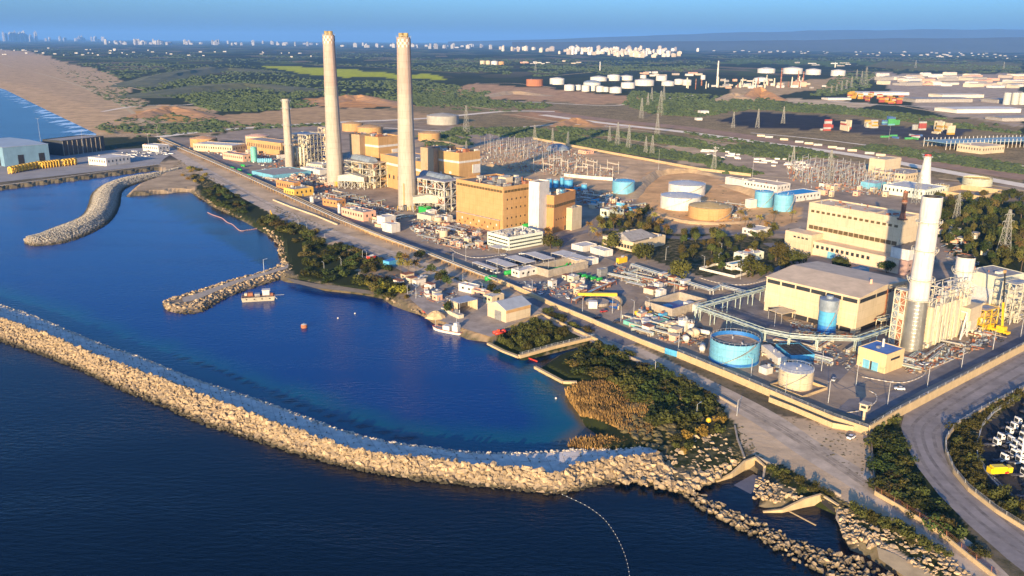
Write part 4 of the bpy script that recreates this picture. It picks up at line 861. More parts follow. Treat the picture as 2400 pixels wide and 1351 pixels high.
# white legs, inlet house, yellow lattice
T, a, b, h = house('air_inlet_house', 'pale air inlet house with a sloping white hood at the end of the boiler', (2330,730), (2276,706), (2362,712), 652, wall=mat('inlet_cladding', (.52,.50,.38), .8, .1, .3, stain=.3), roof=M_ROOFG, par=.4)
part(T, 'sloping_hood', MB().add([(-9,2,h*.25),(-9,b,h*.25),(-.05,b,h*.62),(-.05,2,h*.62),(-9,2,h*.05),(-9,b,h*.05),(-.05,b,h*.2),(-.05,2,h*.2)], [(0,3,2,1),(4,5,6,7),(0,4,7,3),(1,2,6,5),(0,1,5,4),(2,3,7,6)]), M_WHITE); roof_bits(T, a, b, h, 4, 3)
T = thing('duct_trestle', 'white braced A-frame trestle carrying the inlet duct', 'trestle', g(2250,797), math.radians(40)); mb = MB()
for y in (0, 6): mb.beam((0,y,0),(4,y,14),.5).beam((8,y,0),(4,y,14),.5).beam((1.4,y,5),(6.6,y,5),.35).beam((0,y,0),(6.6,y,5),.25).beam((8,y,0),(1.4,y,5),.25)
mb.beam((4,0,14),(4,6,14),.5); part(T, 'frame', mb, M_WHITE); part(T, 'inlet_duct', MB().box(5,-1,9,19,7,16), M_CREAM); part(T, 'duct_taper', MB().box(9,-.5,3,17,6,8.9), M_DUCT)
machinery('yellow_lattice', 'yellow pipe lattice between the inlet house and the trestle', (2302,782), (2280,772), (2322,770), 730, 53, M_YELLOW, (M_YELLOW, M_STEELY, M_OCHRE), 2, 2, 3, .2, 1.0)
machinery('pipe_lattice', 'tall cream pipe lattice behind the yellow crane', (2366,762), (2350,752), (2385,750), 668, 54, M_STEELY, (M_STEELY, M_GALV), 2, 2, 6, .2, .8)
T = thing('mobile_crane', 'yellow mobile crane with a raised dark boom beside the inlet house', 'crane', g(2342,782), math.radians(120))
part(T, 'carrier', MB().box(-5,-1.4,.9,6,1.4,2.2), M_YELLOW); part(T, 'cab', MB().box(4,-1.2,2.21,6,1.2,3.6), M_YELLOW); part(T, 'turret', MB().box(-3,-1.3,2.22,1.5,1.3,4.4), M_YELLOW); part(T, 'lower_boom', MB().beam((-1,0,4),(.6,0,17),.6), M_YELLOW); part(T, 'upper_boom', MB().beam((.6,0,17),(2.4,0,33),.4), M_BLACK); part(T, 'boom_head', MB().box(2.0,-.6,32.5,3.0,.6,34), M_OCHRE)
for x in (-4,-2.4,2.2,4.2):
    for s in (-1, 1): part(T, 'wheel', MB().lathe([(.01,-.25),(.65,-.25),(.65,.25),(.01,.25)], 12), M_BLACK).matrix_local = Matrix.Translation((x, s*1.35, .65))@Matrix.Rotation(math.pi/2, 4, 'X')
# small blue-roofed building
T, a, b, h = house('switch_house', 'small beige switch house with a bright blue flat roof and teal doors', (2073,877), (2009,855), (2112,860), 834, wall=mat('beige_render', (.60,.44,.22), .85, .1, .2, stain=.3), roof=M_ROOFBL, par=.4)
for k in range(2): ubox(T, 'double_door', M_AQUA, -.12, b*(.25+.3*k), 0, -.01, b*(.25+.3*k)+3.4, 4.2)
ubox(T, 'doorway', M_BLACK, -.13, b*.47, 0, -.02, b*.53, 4.2); ubox(T, 'strip_window', M_GLASS, a*.25, -.12, h*.62, a*.75, .05, h*.74); part(T, 'vent_pipe', MB().cyl(a*.65, b*.55, h, h+4, .55, n=10), M_WHITE); ubox(T, 'roof_unit', M_STEEL, a*.35, b*.5, h, a*.45, b*.6, h+1.2)
# guard tower
T = thing('guard_tower', 'small cream guard tower on a pole at the corner of the perimeter wall', 'guard tower', g(2023,990), math.radians(45)); part(T, 'column', MB().cyl(0,0,-.3,5.4,.55,n=12), M_CREAM); part(T, 'cabin', MB().box(-1.6,-1.6,5.4,1.6,1.6,8.2), M_CREAM); part(T, 'roof', MB().box(-1.9,-1.9,8.2,1.9,1.9,8.5), M_ROOFG)
for s, (x0,y0,x1,y1) in enumerate(((-1.65,-1,-1.58,1),(-1,-1.65,1,-1.58))): ubox(T, 'window', M_GLASS, x0, y0, 6.5, x1, y1, 7.6)
# tanks
T, r, h = tank(1660,1776,862,812, M_AQUA, 'large pale blue open-topped water tank with shade painted dark blue round its foot', 'float', mat('tank_deck', (.30,.22,.15), .9, .35, .5), band=(M_BLUED,.14), n=56)  # dark blue band paints the shadow round the tank foot
part(T, 'inner_wall', MB().lathe([(r-.17,h*.8),(r-.17,h-.02)], 56), M_BLUED)
tank(1822,1901,917,877, M_CREAM, 'beige water tank with a grey roof inside a low bund by the perimeter wall', 'cone', M_GALV, n=48)
tank(1611,1713,518,491, M_OCHRE, 'wide ochre fuel tank with a shallow cone roof', 'cone', mat('ochre_roof', (.42,.30,.12), .8, .15, .3), n=48)
tank(1546,1641,495,466, M_WHITE, 'wide white fuel tank in front of its twin, with pale blue-grey roof', 'cone', M_GALV, n=48)
tank(1565,1652,463,437, M_WHITE, 'wide white fuel tank behind its twin, against the sand bank', 'cone', M_GALV, n=48)
tank(1434,1487,456,428, M_AQUA, 'light blue tank with a blue cone roof beside the switchyard', 'cone', M_BLUE, n=40)
tank(1767,1810,487,452, M_AQUA, 'tall pale blue tank behind its neighbour, next to the white cabinet', 'cone', M_BLUE, n=32)
tank(1812,1856,497,459, M_AQUA, 'tall pale blue tank in front of the blue-roofed shed', 'cone', M_BLUE, n=32)
tank(2256,2321,438,421, mat('tank_sage', (.40,.40,.28), .8, .15, .3, stain=.3), 'floating-roof tank with a yellow rim inside a concrete bund', 'float', M_YELLOW, band=None)
tank(2191,2221,455,437, MATS['tank_sage'], 'smaller tank with a yellow sloping roof beside the concrete bund', 'cone', M_YELLOW)
for x0, x1, yb, yt, lab in ((1280,1294,441,422,'small blue tank at the left end of the blue row behind the stair tower'),(1296,1309,440,424,'small blue tank, second in the blue row behind the stair tower'),(1312,1322,438,418,'tall blue tank, third in the blue row behind the stair tower'),(1322,1343,441,424,'broad blue tank at the right end of the blue row behind the stair tower'),(1362,1376,448,434,'deep blue tank standing alone right of the blue row')):
    tank(x0, x1, yb, yt, M_BLUE, lab, 'flat', M_BLUE, n=20, stair=False, rings=1)
tank(1588,1610,778,752, M_WHITE, 'white upright silo beside its shorter twin near the big blue tank', 'cone', M_GALV, n=24, stair=False); tank(1610,1626,779,759, M_WHITE, 'shorter white silo near the big blue tank', 'cone', M_RUST, n=20, stair=False)
def lying(label, P, L, r, m, az, name='horizontal_vessel', group=None):
    T = thing(name, label, 'vessel', g(*P), math.radians(az), group); mb = MB(); n = 14
    prof = [(-L/2, .01), (-L/2+.2, r*.7), (-L/2+.7, r), (L/2-.7, r), (L/2-.2, r*.7), (L/2, .01)]
    vs = [(x, rr*math.cos(2*math.pi*i/n), r+.5+rr*math.sin(2*math.pi*i/n)) for x, rr in prof for i in range(n)]
    mb.add(vs, [(j*n+i, j*n+(i+1) % n, (j+1)*n+(i+1) % n, (j+1)*n+i) for j in range(5) for i in range(n)]); part(T, 'shell', mb, m, True)
    for s in (-.3, .3): part(T, 'saddle', MB().box(L*s-.3, -r*.7, -.1, L*s+.3, r*.7, r*.8), M_CONC)
lying('white horizontal vessel left of the cream ones beside the silos', (1607,802), 4, 1.6, M_WHITE, 100); lying('cream horizontal vessel between the silos and the blue tank', (1617,790), 5, 1.6, M_CREAM, 100); lying('larger cream horizontal vessel between the silos and the blue tank', (1629,788), 6, 1.9, M_CREAM, 95); lying('slim white horizontal vessel next to the blue tank', (1647,785), 8, 1.2, M_WHITE, -35)
lying('white tanker vessel standing by the blue gate', (1646,823), 7, 1.5, M_WHITE, 75)
# cooler bank, container, skids
T, a, b, h = house('cooler_bank', 'blue-framed cooler bank with dark fan panels behind the beige tank', (1852,848), (1826,820), (1903,842), 836, wall=M_BLUE, roof=M_BLACK, par=.5, cat='cooler')
for i in range(4):
    for j in range(4): ubox(T, 'fan_panel', M_BLACK, a*(i+.08)/4, b*(j+.08)/4, h+.13, a*(i+.92)/4, b*(j+.92)/4, h+.4)
simple('long white container standing on end wise beside the cooler bank', (1822,858), (1798,826), (1832,852), 840, M_WHITE, M_WHITE, 2, 'shipping_container', False, .1)
simple('square white skid box by the beige tank', (1795,880), (1782,872), (1806,874), 866, M_WHITE, M_WHITE, 1, 'equipment_skid', False, .1)
# walled enclosures
def enclosure(label, C, L, R, h, m, t=.5, inner=None):
    c, phi, a, b = bframe(C, L, R); T = thing('walled_enclosure', label, 'enclosure', c, phi)
    for nm, x0, y0, x1, y1 in (('wall',0,0,a,t),('wall',0,b-t,a,b),('wall',0,t+.002,t,b-t-.002),('wall',a-t,t+.002,a,b-t-.002)): part(T, nm, MB().box(x0, y0, -.4, x1, y1, h), m)
    if inner:
        part(T, 'floor_slab', MB().box(t, t, 0, a-t, b-t, .06), inner)
    return T, a, b
T, a, b = enclosure('roofless concrete enclosure with blue floor left of the pipe bridge', (1575,745), (1528,722), (1636,716), 5, M_CONC, .6, M_BLUED); ubox(T, 'white_cabinet', M_WHITE, a*.6, b*.15, .07, a*.75, b*.35, 4); ubox(T, 'blue_unit', M_AQUA, a*.25, b*.5, .07, a*.4, b*.7, 2.5)
T, a, b = enclosure('roofless concrete enclosure holding green pipes next to the carports', (1285,651), (1258,637), (1366,626), 5, M_CONC, .6, M_ASPH)
for k in range(4): part(T, 'green_pipe', MB().path([(a*.15, b*(.2+.18*k), .8), (a*.75, b*(.2+.18*k), .8), (a*.8, b*(.2+.18*k), 2.4)], .55, 8), M_GREEN)
simple('white box building at the end of the green pipe by the carports', (1217,652), (1206,645), (1253,641), 637, M_WHITE, M_WHITE, 3)
T, a, b = enclosure('low concrete bund round the yellow-rimmed tank', (2300,472), (2200,456), (2342,456), 5, M_WALLC, .5)
enclosure('low bund wall round the beige water tank', (1880,935), (1808,905), (1935,912), 1.2, M_WALLC, .4)
enclosure('white garden wall round the pond building among the trees', (1722,652), (1640,632), (1760,640), 1.6, M_WHITE, .4)
# buildings round the tank bank
simple('long white flat-roofed building above the tall blue tanks', (1820,452), (1743,437), (1838,445), 436, M_WHITE, M_ROOFB, 3)
simple('short white block at the left end of the long white building', (1741,440), (1705,431), (1746,438), 424, M_WHITE, M_ROOFB, 1, win=False)
simple('white shed with a vivid blue roof beside the tall blue tanks', (1862,474), (1838,465), (1904,463), 458, M_WHITE, mat('roof_cyan', (.02,.25,.48), .5, .1, .3), 0)
simple('white cabinet building left of the tall blue tanks', (1757,489), (1753,486), (1766,486), 471, M_WHITE, M_WHITE, 0, win=False)
T, a, b, h = house('assembly_hall', 'low grey-roofed hall among the palms with a yellow front', (1485,592), (1415,575), (1555,573), h=6.5, wall=M_CREAM, roof=M_ROOFG); windows(T, 'L', a, b, 1, b-1, 10, 2, 4.5, 2); roof_bits(T, a, b, h, 12, 5)
part(T, 'roof_hump', MB().add([(0,b*.1,h+.8),(a*.8,b*.1,h+.8),(a*.8,b*.9,h+.8),(0,b*.9,h+.8),(a*.1,b*.5,h+5),(a*.7,b*.5,h+5)], [(0,1,5,4),(1,2,5),(2,3,4,5),(3,0,4)]), M_ROOFG)
simple('yellow stepped pavilion in front of the low grey hall', (1487,582), (1458,574), (1500,575), 565, M_OCHRE, M_ROOFB, 8)
simple('small pale green hut among the palms', (1425,512), (1410,508), (1458,503), 494, M_PALE, M_ROOFG, 2)
simple('white roofed pavilion among the trees left of the station building', (1770,556), (1745,548), (1800,548), 542, M_WHITE, M_WHITE, 0)
simple('white ship-like office with roof vents inside the tree ring', (1745,616), (1728,608), (1780,605), 600, M_PALE, M_WHITE, 14)
simple('white pond house inside the tree ring', (1715,634), (1708,629), (1750,624), 622, M_WHITE, M_AQUA, 0)
simple('white cube gas turbine house near the far switchyard', (2070,418), (2048,412), (2088,410), 376, M_CREAM, M_CREAM, 1, win=False)
simple('long low white block beside the far turbine house', (2120,428), (2050,416), (2160,418), 410, M_CREAM, M_ROOFG, 16)
simple('white low hall in front of the yellow-rimmed tanks', (2165,468), (2082,452), (2190,455), 447, M_PALE, M_WHITE, 4)
simple('pale blue shed near the far turbine house', (2050,446), (2026,440), (2062,440), 432, M_AQUA, M_WHITE, 2, win=False)
chimney((2166,430), 30, 14, 362, 'short white flared chimney with a red ring behind the station building', [(0,.45,M_WHITE),(.45,.93,M_WHITE),(.93,1,M_RED)], None, False, platforms=(.9,), name='flared_chimney')
# carports and yard roofs
for lab, q in (('narrow white carport roof beside the perimeter wall', ((1156,633),(1110,615),(1165,630))), ('white carport roof second from the perimeter wall', ((1187,627),(1143,610),(1211,621))), ('white carport roof third from the perimeter wall', ((1231,618),(1186,603),(1254,612))), ('white carport roof next to the green-pipe enclosure', ((1273,610),(1230,594),(1298,605)))):
    canopy('carport', lab, *q, 3.2, M_WHITE, 'staff carports', True)
for lab, q in (('white tent-like roof behind the carports', ((1322,601),(1295,593),(1346,593))), ('white tent-like roof beside the parked trailers', ((1352,612),(1325,600),(1377,604)))): canopy('yard_roof', lab, *q, 4.5, M_WHITE)
simple('white cabin with flat roof at the end of the tent roofs', (1365,624), (1360,618), (1395,616), 612, M_WHITE, M_WHITE, 0, 'site_cabin', False)
simple('long white trailer near the yellow engine', (1415,603), (1390,592), (1430,598), 590, M_WHITE, M_WHITE, 0, 'trailer', False)
simple('white cabin behind the long trailer', (1365,592), (1346,584), (1392,584), 580, M_WHITE, M_WHITE, 0, 'site_cabin', False)
simple('yellow engine housing parked by the pipe yard', (1450,619), (1446,617), (1468,614), 608, M_YELLOW, M_BLUED, 1, 'engine_housing', False)
simple('grey transformer box near the green pumps', (1408,654), (1402,651), (1420,649), 634, M_STEEL, M_STEEL, 0, 'transformer', False)
for k, (x, y) in enumerate(((1345,655),(1356,650),(1368,652),(1380,655),(1390,658),(1405,660))):
    lying('one of the green pumps in the row by the round basin', (x, y), 5, 1.1, M_GREEN, 40, 'green_pump', 'green pumps by the basin')
tank(1358,1371,674,658, M_WHITE, 'small white tank beside the green pumps', 'flat', M_PINK, n=16, stair=False, rings=0)
lying('bright green pipe elbow crossing the perimeter wall', (1150,659), 9, 1.6, M_GREEN, 40, 'green_pipe'); lying('bright green pipe section behind the wall', (1196,645), 10, 1.5, M_GREEN, 40, 'green_pipe')
lying('dark green tank on the power block side by the stair tower', (1235,540), 9, 2.6, M_GREEN, 45, 'green_tank')
# round intake basin
T = thing('intake_basin', 'curved concrete intake basin with blue water beside the perimeter wall', 'basin', g(1400,712)); c = g(1400,712); mb = MB()
R1 = W(1400,712,55); wal = MB(); ang = np.linspace(-.7, 2.6, 20)
for a0, a1 in zip(ang[:-1], ang[1:]):
    for (ra, rb, z0, z1, M_) in ((R1, R1+.8, -.3, 2.2, wal),): M_.add([(rr*math.cos(t), rr*math.sin(t)*1.3, z) for z in (z0, z1) for rr, t in ((ra, a0), (rb, a0), (rb, a1), (ra, a1))], [(4,5,6,7),(0,1,5,4),(1,2,6,5),(2,3,7,6),(3,0,4,7)])
part(T, 'basin_wall', wal, M_WALLC); wt = MB(); wt.add([(rr*math.cos(t), rr*math.sin(t)*1.3, .12) for t in ang for rr in (R1*.55, R1)], [(2*i, 2*i+1, 2*i+3, 2*i+2) for i in range(len(ang)-1)]); part(T, 'basin_water', wt, mat('basin_water', (.01,.10,.25), .1, .2, .3))
il = MB().cyl(0, 0, 0, 1.6, R1*.5, n=24); part(T, 'inner_drum', il, M_CONC); ubox(T, 'gate_house', M_WHITE, -6, -10, 0, -1, -6, 4)
part(T, 'gantry_beam', MB().box(-R1*.8, R1*.55, 2.3, R1*.9, R1*.55+2, 4), M_YELLOW)
# pipe bridges
def pipe_bridge(label, pts, z, w, m, npipe=4, step=9, name='pipe_bridge', hh=2.2):
    P = [g(x, y, GZ+z) for x, y in pts]; o = Vector((P[0].x, P[0].y, GZ)); T = thing(name, label, 'pipe bridge', o)
    tr = MB(); legs = []
    for p, q in zip(P[:-1], P[1:]):
        p = p-o; q = q-o; d = (q-p); L = d.length; d.normalize(); s = Vector((-d.y, d.x, 0))*w/2; k = max(1, int(L/step))
        for e in (s, -s):
            tr.beam(p+e, q+e, .2).beam(p+e+Vector((0,0,hh)), q+e+Vector((0,0,hh)), .2)
            for i in range(k*2):
                a_ = p.lerp(q, i/(2*k))+e; b_ = p.lerp(q, (i+1)/(2*k))+e; u = Vector((0,0,hh)); tr.beam(a_+(u if i % 2 else u*0), b_+(u*0 if i % 2 else u), .12)
        for i in range(k+1):
            c_ = p.lerp(q, i/k); tr.beam(c_+s, c_-s, .15).beam(c_+s+Vector((0,0,hh)), c_-s+Vector((0,0,hh)), .15)
            for e in (s, -s): part(T, 'leg', MB().beam((c_.x+e.x, c_.y+e.y, -.3), (c_.x+e.x, c_.y+e.y, z), .25), m)
        for i in range(npipe):
            e = s*(1.6*(i+.5)/npipe-.8); part(T, 'pipe', MB().beam(p+e+Vector((0,0,.5)), q+e+Vector((0,0,.5)), .22+.12*(i % 3), 6), (M_PGREEN, M_GALV, M_AQUA, M_STEEL)[i % 4])
    part(T, 'truss', tr, m); return T
pipe_bridge('pale green pipe bridge climbing to the machine hall', [(1637,722),(1816,672)], 7, 3.2, M_PGREEN, 4, 11, hh=1.5)
pipe_bridge('pale green pipe bridge running past the big blue tank to the stack', [(1634,722),(1790,778),(1850,790),(1915,795),(2010,797),(2085,772)], 6.5, 3.2, M_PGREEN, 4, 11, hh=1.4)
pipe_bridge('low grey pipe rack along the trees near the machine hall', [(1480,622),(1560,648),(1668,682),(1690,672),(1760,690)], 2.2, 2.5, M_GALV, 4, 10, 'pipe_rack', 1.0)
pipe_bridge('low rusty pipe rack curving round the intake basin', [(1345,705),(1395,680),(1440,660)], 1.8, 3, M_RUST, 5, 8, 'pipe_rack', .8)
pipe_bridge('low cream pipe rack behind the machine hall end wall', [(2060,752),(2110,740),(2130,728)], 5, 3, M_STEELY, 5, 8, 'pipe_rack', 1.5)
simple('cream vent box at the pipe bridge junction', (1634,735), (1626,731), (1642,729), 717, M_WHITE, M_WHITE, 1, 'vent_box', False, .1)
simple('white cabin with two doors behind the roofless enclosure', (1547,703), (1540,699), (1556,698), 684, M_WHITE, M_WHITE, 0, 'site_cabin', False)
simple('yellow pipe skid near the perimeter wall', (1515,745), (1488,738), (1525,738), 736, M_YELLOW, M_YELLOW, 9, 'pipe_skid', False, .1)
simple('low teal filter bed beside the perimeter wall', (1510,775), (1466,758), (1560,755), 768, M_TEAL, M_ROOFG, 8, 'filter_bed', False, .4)
simple('long pale blue shed roof below the station building', (1990,652), (1975,646), (2030,640), 640, M_AQUA, M_AQUA, 2, win=False)
simple('dark blue round-topped unit beside the yellow pipe skid', (1552,748), (1544,745), (1562,743), 738, M_BLUE, M_BLUE, 2, 'equipment_skid', False, .1)
# ------------------------------------------------------------------ roads and other flat sheets
def sheet(name, pts, m, dz=.02, z=GZ, cut=24.0):
    P = [g(x, y, z) for x, y in pts]; bm = bmesh.new(); vs = [bm.verts.new((p.x, p.y, z+dz)) for p in P]
    f = bm.faces.new(vs); bm.normal_update()
    if f.normal.z < 0: f.normal_flip()
    bmesh.ops.triangulate(bm, faces=bm.faces[:]); me = bpy.data.meshes.new(name); bm.to_mesh(me); bm.free(); me.materials.append(m); return struct(name, me)
def strip(name, pts, w, m, dz=.02, z=GZ, smooth=True):
    P = smooth_path([g(x, y, z) for x, y in pts], 6) if smooth else [g(x, y, z) for x, y in pts]
    ws = w if hasattr(w, '__len__') else (w, w); vs = []
    for i, p in enumerate(P):
        d = (P[min(i+1, len(P)-1)]-P[max(i-1, 0)]); d.z = 0; d.normalize(); s = Vector((-d.y, d.x, 0))*(ws[0]+(ws[1]-ws[0])*i/(len(P)-1))/2
        vs += [(p+s)+Vector((0, 0, dz)), (p-s)+Vector((0, 0, dz))]
    return struct(name, MB().add(vs, [(2*k, 2*k+1, 2*k+3, 2*k+2) for k in range(len(P)-1)]).mesh(name, m))
M_TRACK = mat('sand_track', (.48,.38,.27), .95, .35, .12, bump=.25, detail=8); M_ROADG = mat('worn_asphalt', (.25,.22,.20), .9, .35, .09, detail=7)
M_PALET = mat('pale_track', (.85,.72,.52), .95, .15, .1, detail=7); M_RAIL = mat('ballast_brown', (.34,.20,.11), .95, .3, .05, detail=7); M_SANDY = mat('sand_verge', (.56,.40,.20), .95, .2, .2, detail=7)
M_YARD = mat('yard_asphalt', (.17,.155,.15), .9, .35, .12, detail=7)
strip('coast_track', [(385,345),(480,402),(600,470),(720,525),(860,578),(1000,628),(1130,675),(1260,727),(1400,790),(1560,862),(1700,930),(1800,985),(1900,1055),(2030,1135),(2150,1215),(2260,1300),(2340,1380)], (16, 13), M_TRACK, .03)
strip('shore_path', [(470,395),(560,440),(598,462)], 5, M_TRACK, .05); strip('shore_path', [(640,505),(760,552),(860,590),(960,640),(1040,680),(1100,710)], 5, M_ROADG, .05)
sheet('curved_road', [(2420,808),(2300,868),(2200,922),(2120,968),(2112,1000),(2122,1040),(2150,1095),(2200,1160),(2270,1230),(2360,1310),(2430,1365),(2430,1262),(2330,1200),(2265,1150),(2228,1105),(2212,1060),(2212,1030),(2232,1002),(2290,965),(2420,898)], M_ROADG, .03)
sheet('perimeter_road', [(2420,752),(2420,798),(2300,848),(2160,915),(2040,985),(1960,962),(1990,935),(2050,932),(2150,890),(2250,835),(2330,790)], M_YARD, .03)
sheet('inner_yard', [(1650,690),(1760,690),(1815,735),(1900,790),(1960,815),(2010,850),(1960,900),(1900,880),(1830,800),(1700,745)], M_YARD, .025)
strip('plant_road', [(480,352),(600,412),(700,452),(800,500),(940,560),(1040,592),(1120,606),(1210,598),(1300,580),(1420,600),(1520,640),(1640,670),(1700,672)], 9, M_YARD, .035)
strip('plant_road', [(1300,580),(1340,552),(1420,538),(1520,548),(1620,560),(1720,548),(1860,545)], 9, M_YARD, .045)
strip('plant_road', [(1700,672),(1780,672),(1850,640),(1850,600),(1800,570)], 9, M_YARD, .045)
sheet('parking_apron', [(1080,602),(1290,590),(1340,630),(1200,652)], M_YARD, .028); sheet('works_yard', [(1160,655),(1260,660),(1430,640),(1470,690),(1330,720),(1220,690)], mat('works_yard', (.20,.18,.17), .9, .35, .12, detail=7), .027)
strip('wall_side_road', [(1240,700),(1330,742),(1400,775),(1480,808)], 9, M_YARD, .05)
sheet('station_yard', [(1770,660),(1860,600),(1900,640),(2100,660),(2180,700),(2150,730),(2090,690),(1830,640)], M_YARD, .032)
sheet('harbour_yard', [(900,650),(1010,650),(1140,705),(1250,730),(1240,760),(1150,790),(1100,775),(1010,745),(960,700)], mat('harbour_yard', (.34,.28,.22), .9, .3, .15, detail=7), .033)
sheet('quay_apron', [(-40,372),(330,348),(420,350),(385,372),(372,386),(-40,432)], mat('quay_concrete', (.30,.28,.25), .9, .2, .05, detail=7), .05)
# far roads, railway
strip('highway', [(370,322),(520,305),(780,288),(1000,278),(1180,262),(1300,262)], 20, M_PALET, .3); strip('highway', [(240,262),(330,248),(440,246),(545,228)], 10, M_PALET, .12)
strip('railway_bed', [(1260,262),(1420,282),(1600,300),(1800,328),(2000,356),(2200,386),(2420,420)], 46, M_RAIL, .25)
strip('haul_road', [(1270,270),(1420,290),(1600,310),(1800,337),(2000,364),(2200,400),(2420,440)], 24, M_PALET, .4)
strip('haul_road', [(900,300),(1060,308),(1200,300),(1330,292),(1480,300)], 8, M_PALET, .13); strip('haul_road', [(1100,236),(1250,240),(1420,248),(1500,240),(1640,222)], 10, M_PALET, .13)
strip('haul_road', [(1020,272),(1180,268),(1330,290),(1460,302),(1560,312)], 8, M_SANDY, .12); strip('haul_road', [(1950,238),(2060,246),(2200,252),(2300,262)], 12, M_PALET, .13)
strip('haul_road', [(1760,312),(1900,325),(2060,345),(2200,368),(2420,392)], 7, M_PALET, .15); strip('haul_road', [(2030,190),(2060,172),(2095,152)], 20, M_SANDY, .15)
strip('bund_road', [(1500,372),(1640,398),(1760,412),(1900,420),(2060,430)], 6, M_SANDY, .06); strip('beach_track', [(0,150),(120,180),(220,215),(290,250),(340,290)], 10, M_SANDY, .1)
sheet('sand_bank', [(2055,1283),(2100,1300),(2190,1352),(2120,1352),(2060,1310)], M_SANDY, .05)
sheet('lagoon_beach', [(668,650),(740,664),(800,670),(880,682),(900,692),(830,684),(740,674),(690,662)], mat('wet_sand', (.30,.22,.12), .7, .2, .3), -.4)
M_TYRE = mat('tyre_marks', (.36,.285,.20), .95, .4, .3, detail=8); M_TYRED = mat('tyre_marks_dark', (.20,.175,.155), .95, .4, .3, detail=8)
for off, w in ((-6,1.1),(-1,.9),(5,1.2),(9,.8)): strip('tyre_track', [(480+off,402),(720+off*1.5,525+off),(1000+off,628+off*.6),(1260+off,727+off*.6),(1560+off,862+off),(1800,985+off),(2030,1135+off),(2260,1300+off)], w, M_TYRE, .045+.002*(off+6))
for pts in ([(2400,830),(2250,915),(2150,985),(2142,1030),(2180,1110),(2280,1210),(2400,1300)], [(2400,850),(2270,925),(2175,990),(2165,1035),(2200,1100),(2300,1200),(2410,1285)], [(2400,875),(2290,940),(2200,1000),(2190,1035),(2215,1085),(2310,1180),(2410,1265)]): strip('tyre_track', pts, 1.3, M_TYRED, .042)
for i in range(16):
    x, y = rnd_in([(1700,690),(1830,740),(1960,820),(2100,920),(1980,940),(1900,860)], 1)[0]; strip('tyre_track', [(x,y),(x+random.uniform(20,60),y+random.uniform(5,25)),(x+random.uniform(60,110),y+random.uniform(0,40))], .8, M_TYRED, .047+.001*i)
# earth banks
def berm(name, pts, w, h, m, flat=.15):
    P = smooth_path([g(x, y) for x, y in pts], 8); vs = []; us = (-.5, -.28, -flat/2, flat/2, .28, .5); zs = (-.3, .5, 1, 1, .5, -.3)
    for i, p in enumerate(P):
        d = P[min(i+1, len(P)-1)]-P[max(i-1, 0)]; d.z = 0; d.normalize(); s = Vector((-d.y, d.x, 0)); e = min(1, 2.5*i/len(P), 2.5*(len(P)-1-i)/len(P))
        for u, z in zip(us, zs): q = p+s*u*w*(1+.25*fbm(p.x+u*40, p.y, .03, 3)); vs.append((q.x, q.y, GZ+(z*h*e*(1+.35*fbm(q.x, q.y, .05, 3)) if z > 0 else z)))
    return struct(name, MB().add(vs, [(6*k+j, 6*k+j+1, 6*k+j+7, 6*k+j+6) for k in range(len(P)-1) for j in range(5)]).mesh(name, m))
M_EARTH = mat('sandy_earth', (.46,.32,.17), .95, .3, .12, bump=.3, detail=7); M_EARTHR = mat('red_earth', (.46,.24,.09), .95, .3, .05, detail=7)
berm('sand_bank', [(1478,468),(1500,440),(1540,412),(1620,404),(1700,418)], 16, 6, M_EARTH); berm('sand_bank', [(1690,432),(1760,455),(1800,480)], 14, 5, M_EARTH); berm('sand_bank', [(1490,478),(1540,502),(1620,524),(1740,522),(1800,500)], 7, 1.8, M_EARTH)
berm('earth_mound', [(720,246),(790,236),(860,234),(940,250)], 90, 11, M_EARTHR); berm('earth_mound', [(320,278),(370,264),(430,262),(500,280)], 70, 9, M_EARTHR); berm('earth_mound', [(1740,236),(1780,226),(1830,236)], 60, 22, M_EARTHR); berm('earth_mound', [(1680,238),(1720,230),(1765,238)], 60, 14, M_EARTH); berm('earth_mound', [(1305,298),(1350,286),(1400,298)], 40, 7, M_EARTHR)
berm('earth_mound', [(1110,405),(1150,396),(1200,405)], 25, 5, M_EARTH); berm('earth_mound', [(960,345),(1000,335),(1050,338),(1090,345)], 25, 4, M_EARTH); berm('earth_mound', [(1130,228),(1200,220),(1290,226)], 60, 8, M_EARTH)
for pts, h_ in (([(310,205),(400,180),(520,165),(640,170)], 16), ([(330,230),(450,212),(600,205),(740,215)], 12)): berm('dune', pts, 190, h_, mat('dune', (.048,.068,.020), .95, .4, .012, col2=(.15,.14,.055), detail=9), .3)
for pts, w in (([(430,240),(520,236),(640,232)],8),([(600,300),(780,296),(900,290),(1010,287)],7),([(1000,312),(1100,322),(1240,340)],6),([(1120,198),(1200,196),(1300,206)],14),([(1480,250),(1560,246),(1660,238),(1760,236)],9),([(1560,318),(1700,335),(1840,358),(1960,380),(2100,402)],8),([(1640,262),(1760,250),(1900,258),(2010,270)],8),([(1300,178),(1420,168),(1520,166)],12),([(700,150),(900,160),(1080,172)],10),([(1900,148),(2060,156),(2250,160),(2400,164)],14),([(2100,248),(2250,272),(2400,292)],10),([(1000,240),(1100,250),(1180,262)],9),([(1340,310),(1480,330),(1620,358)],6),([(2200,420),(2300,432),(2420,452)],8),([(150,170),(300,205),(420,225)],9)): strip('dirt_track', pts, w, M_SANDY, .5)
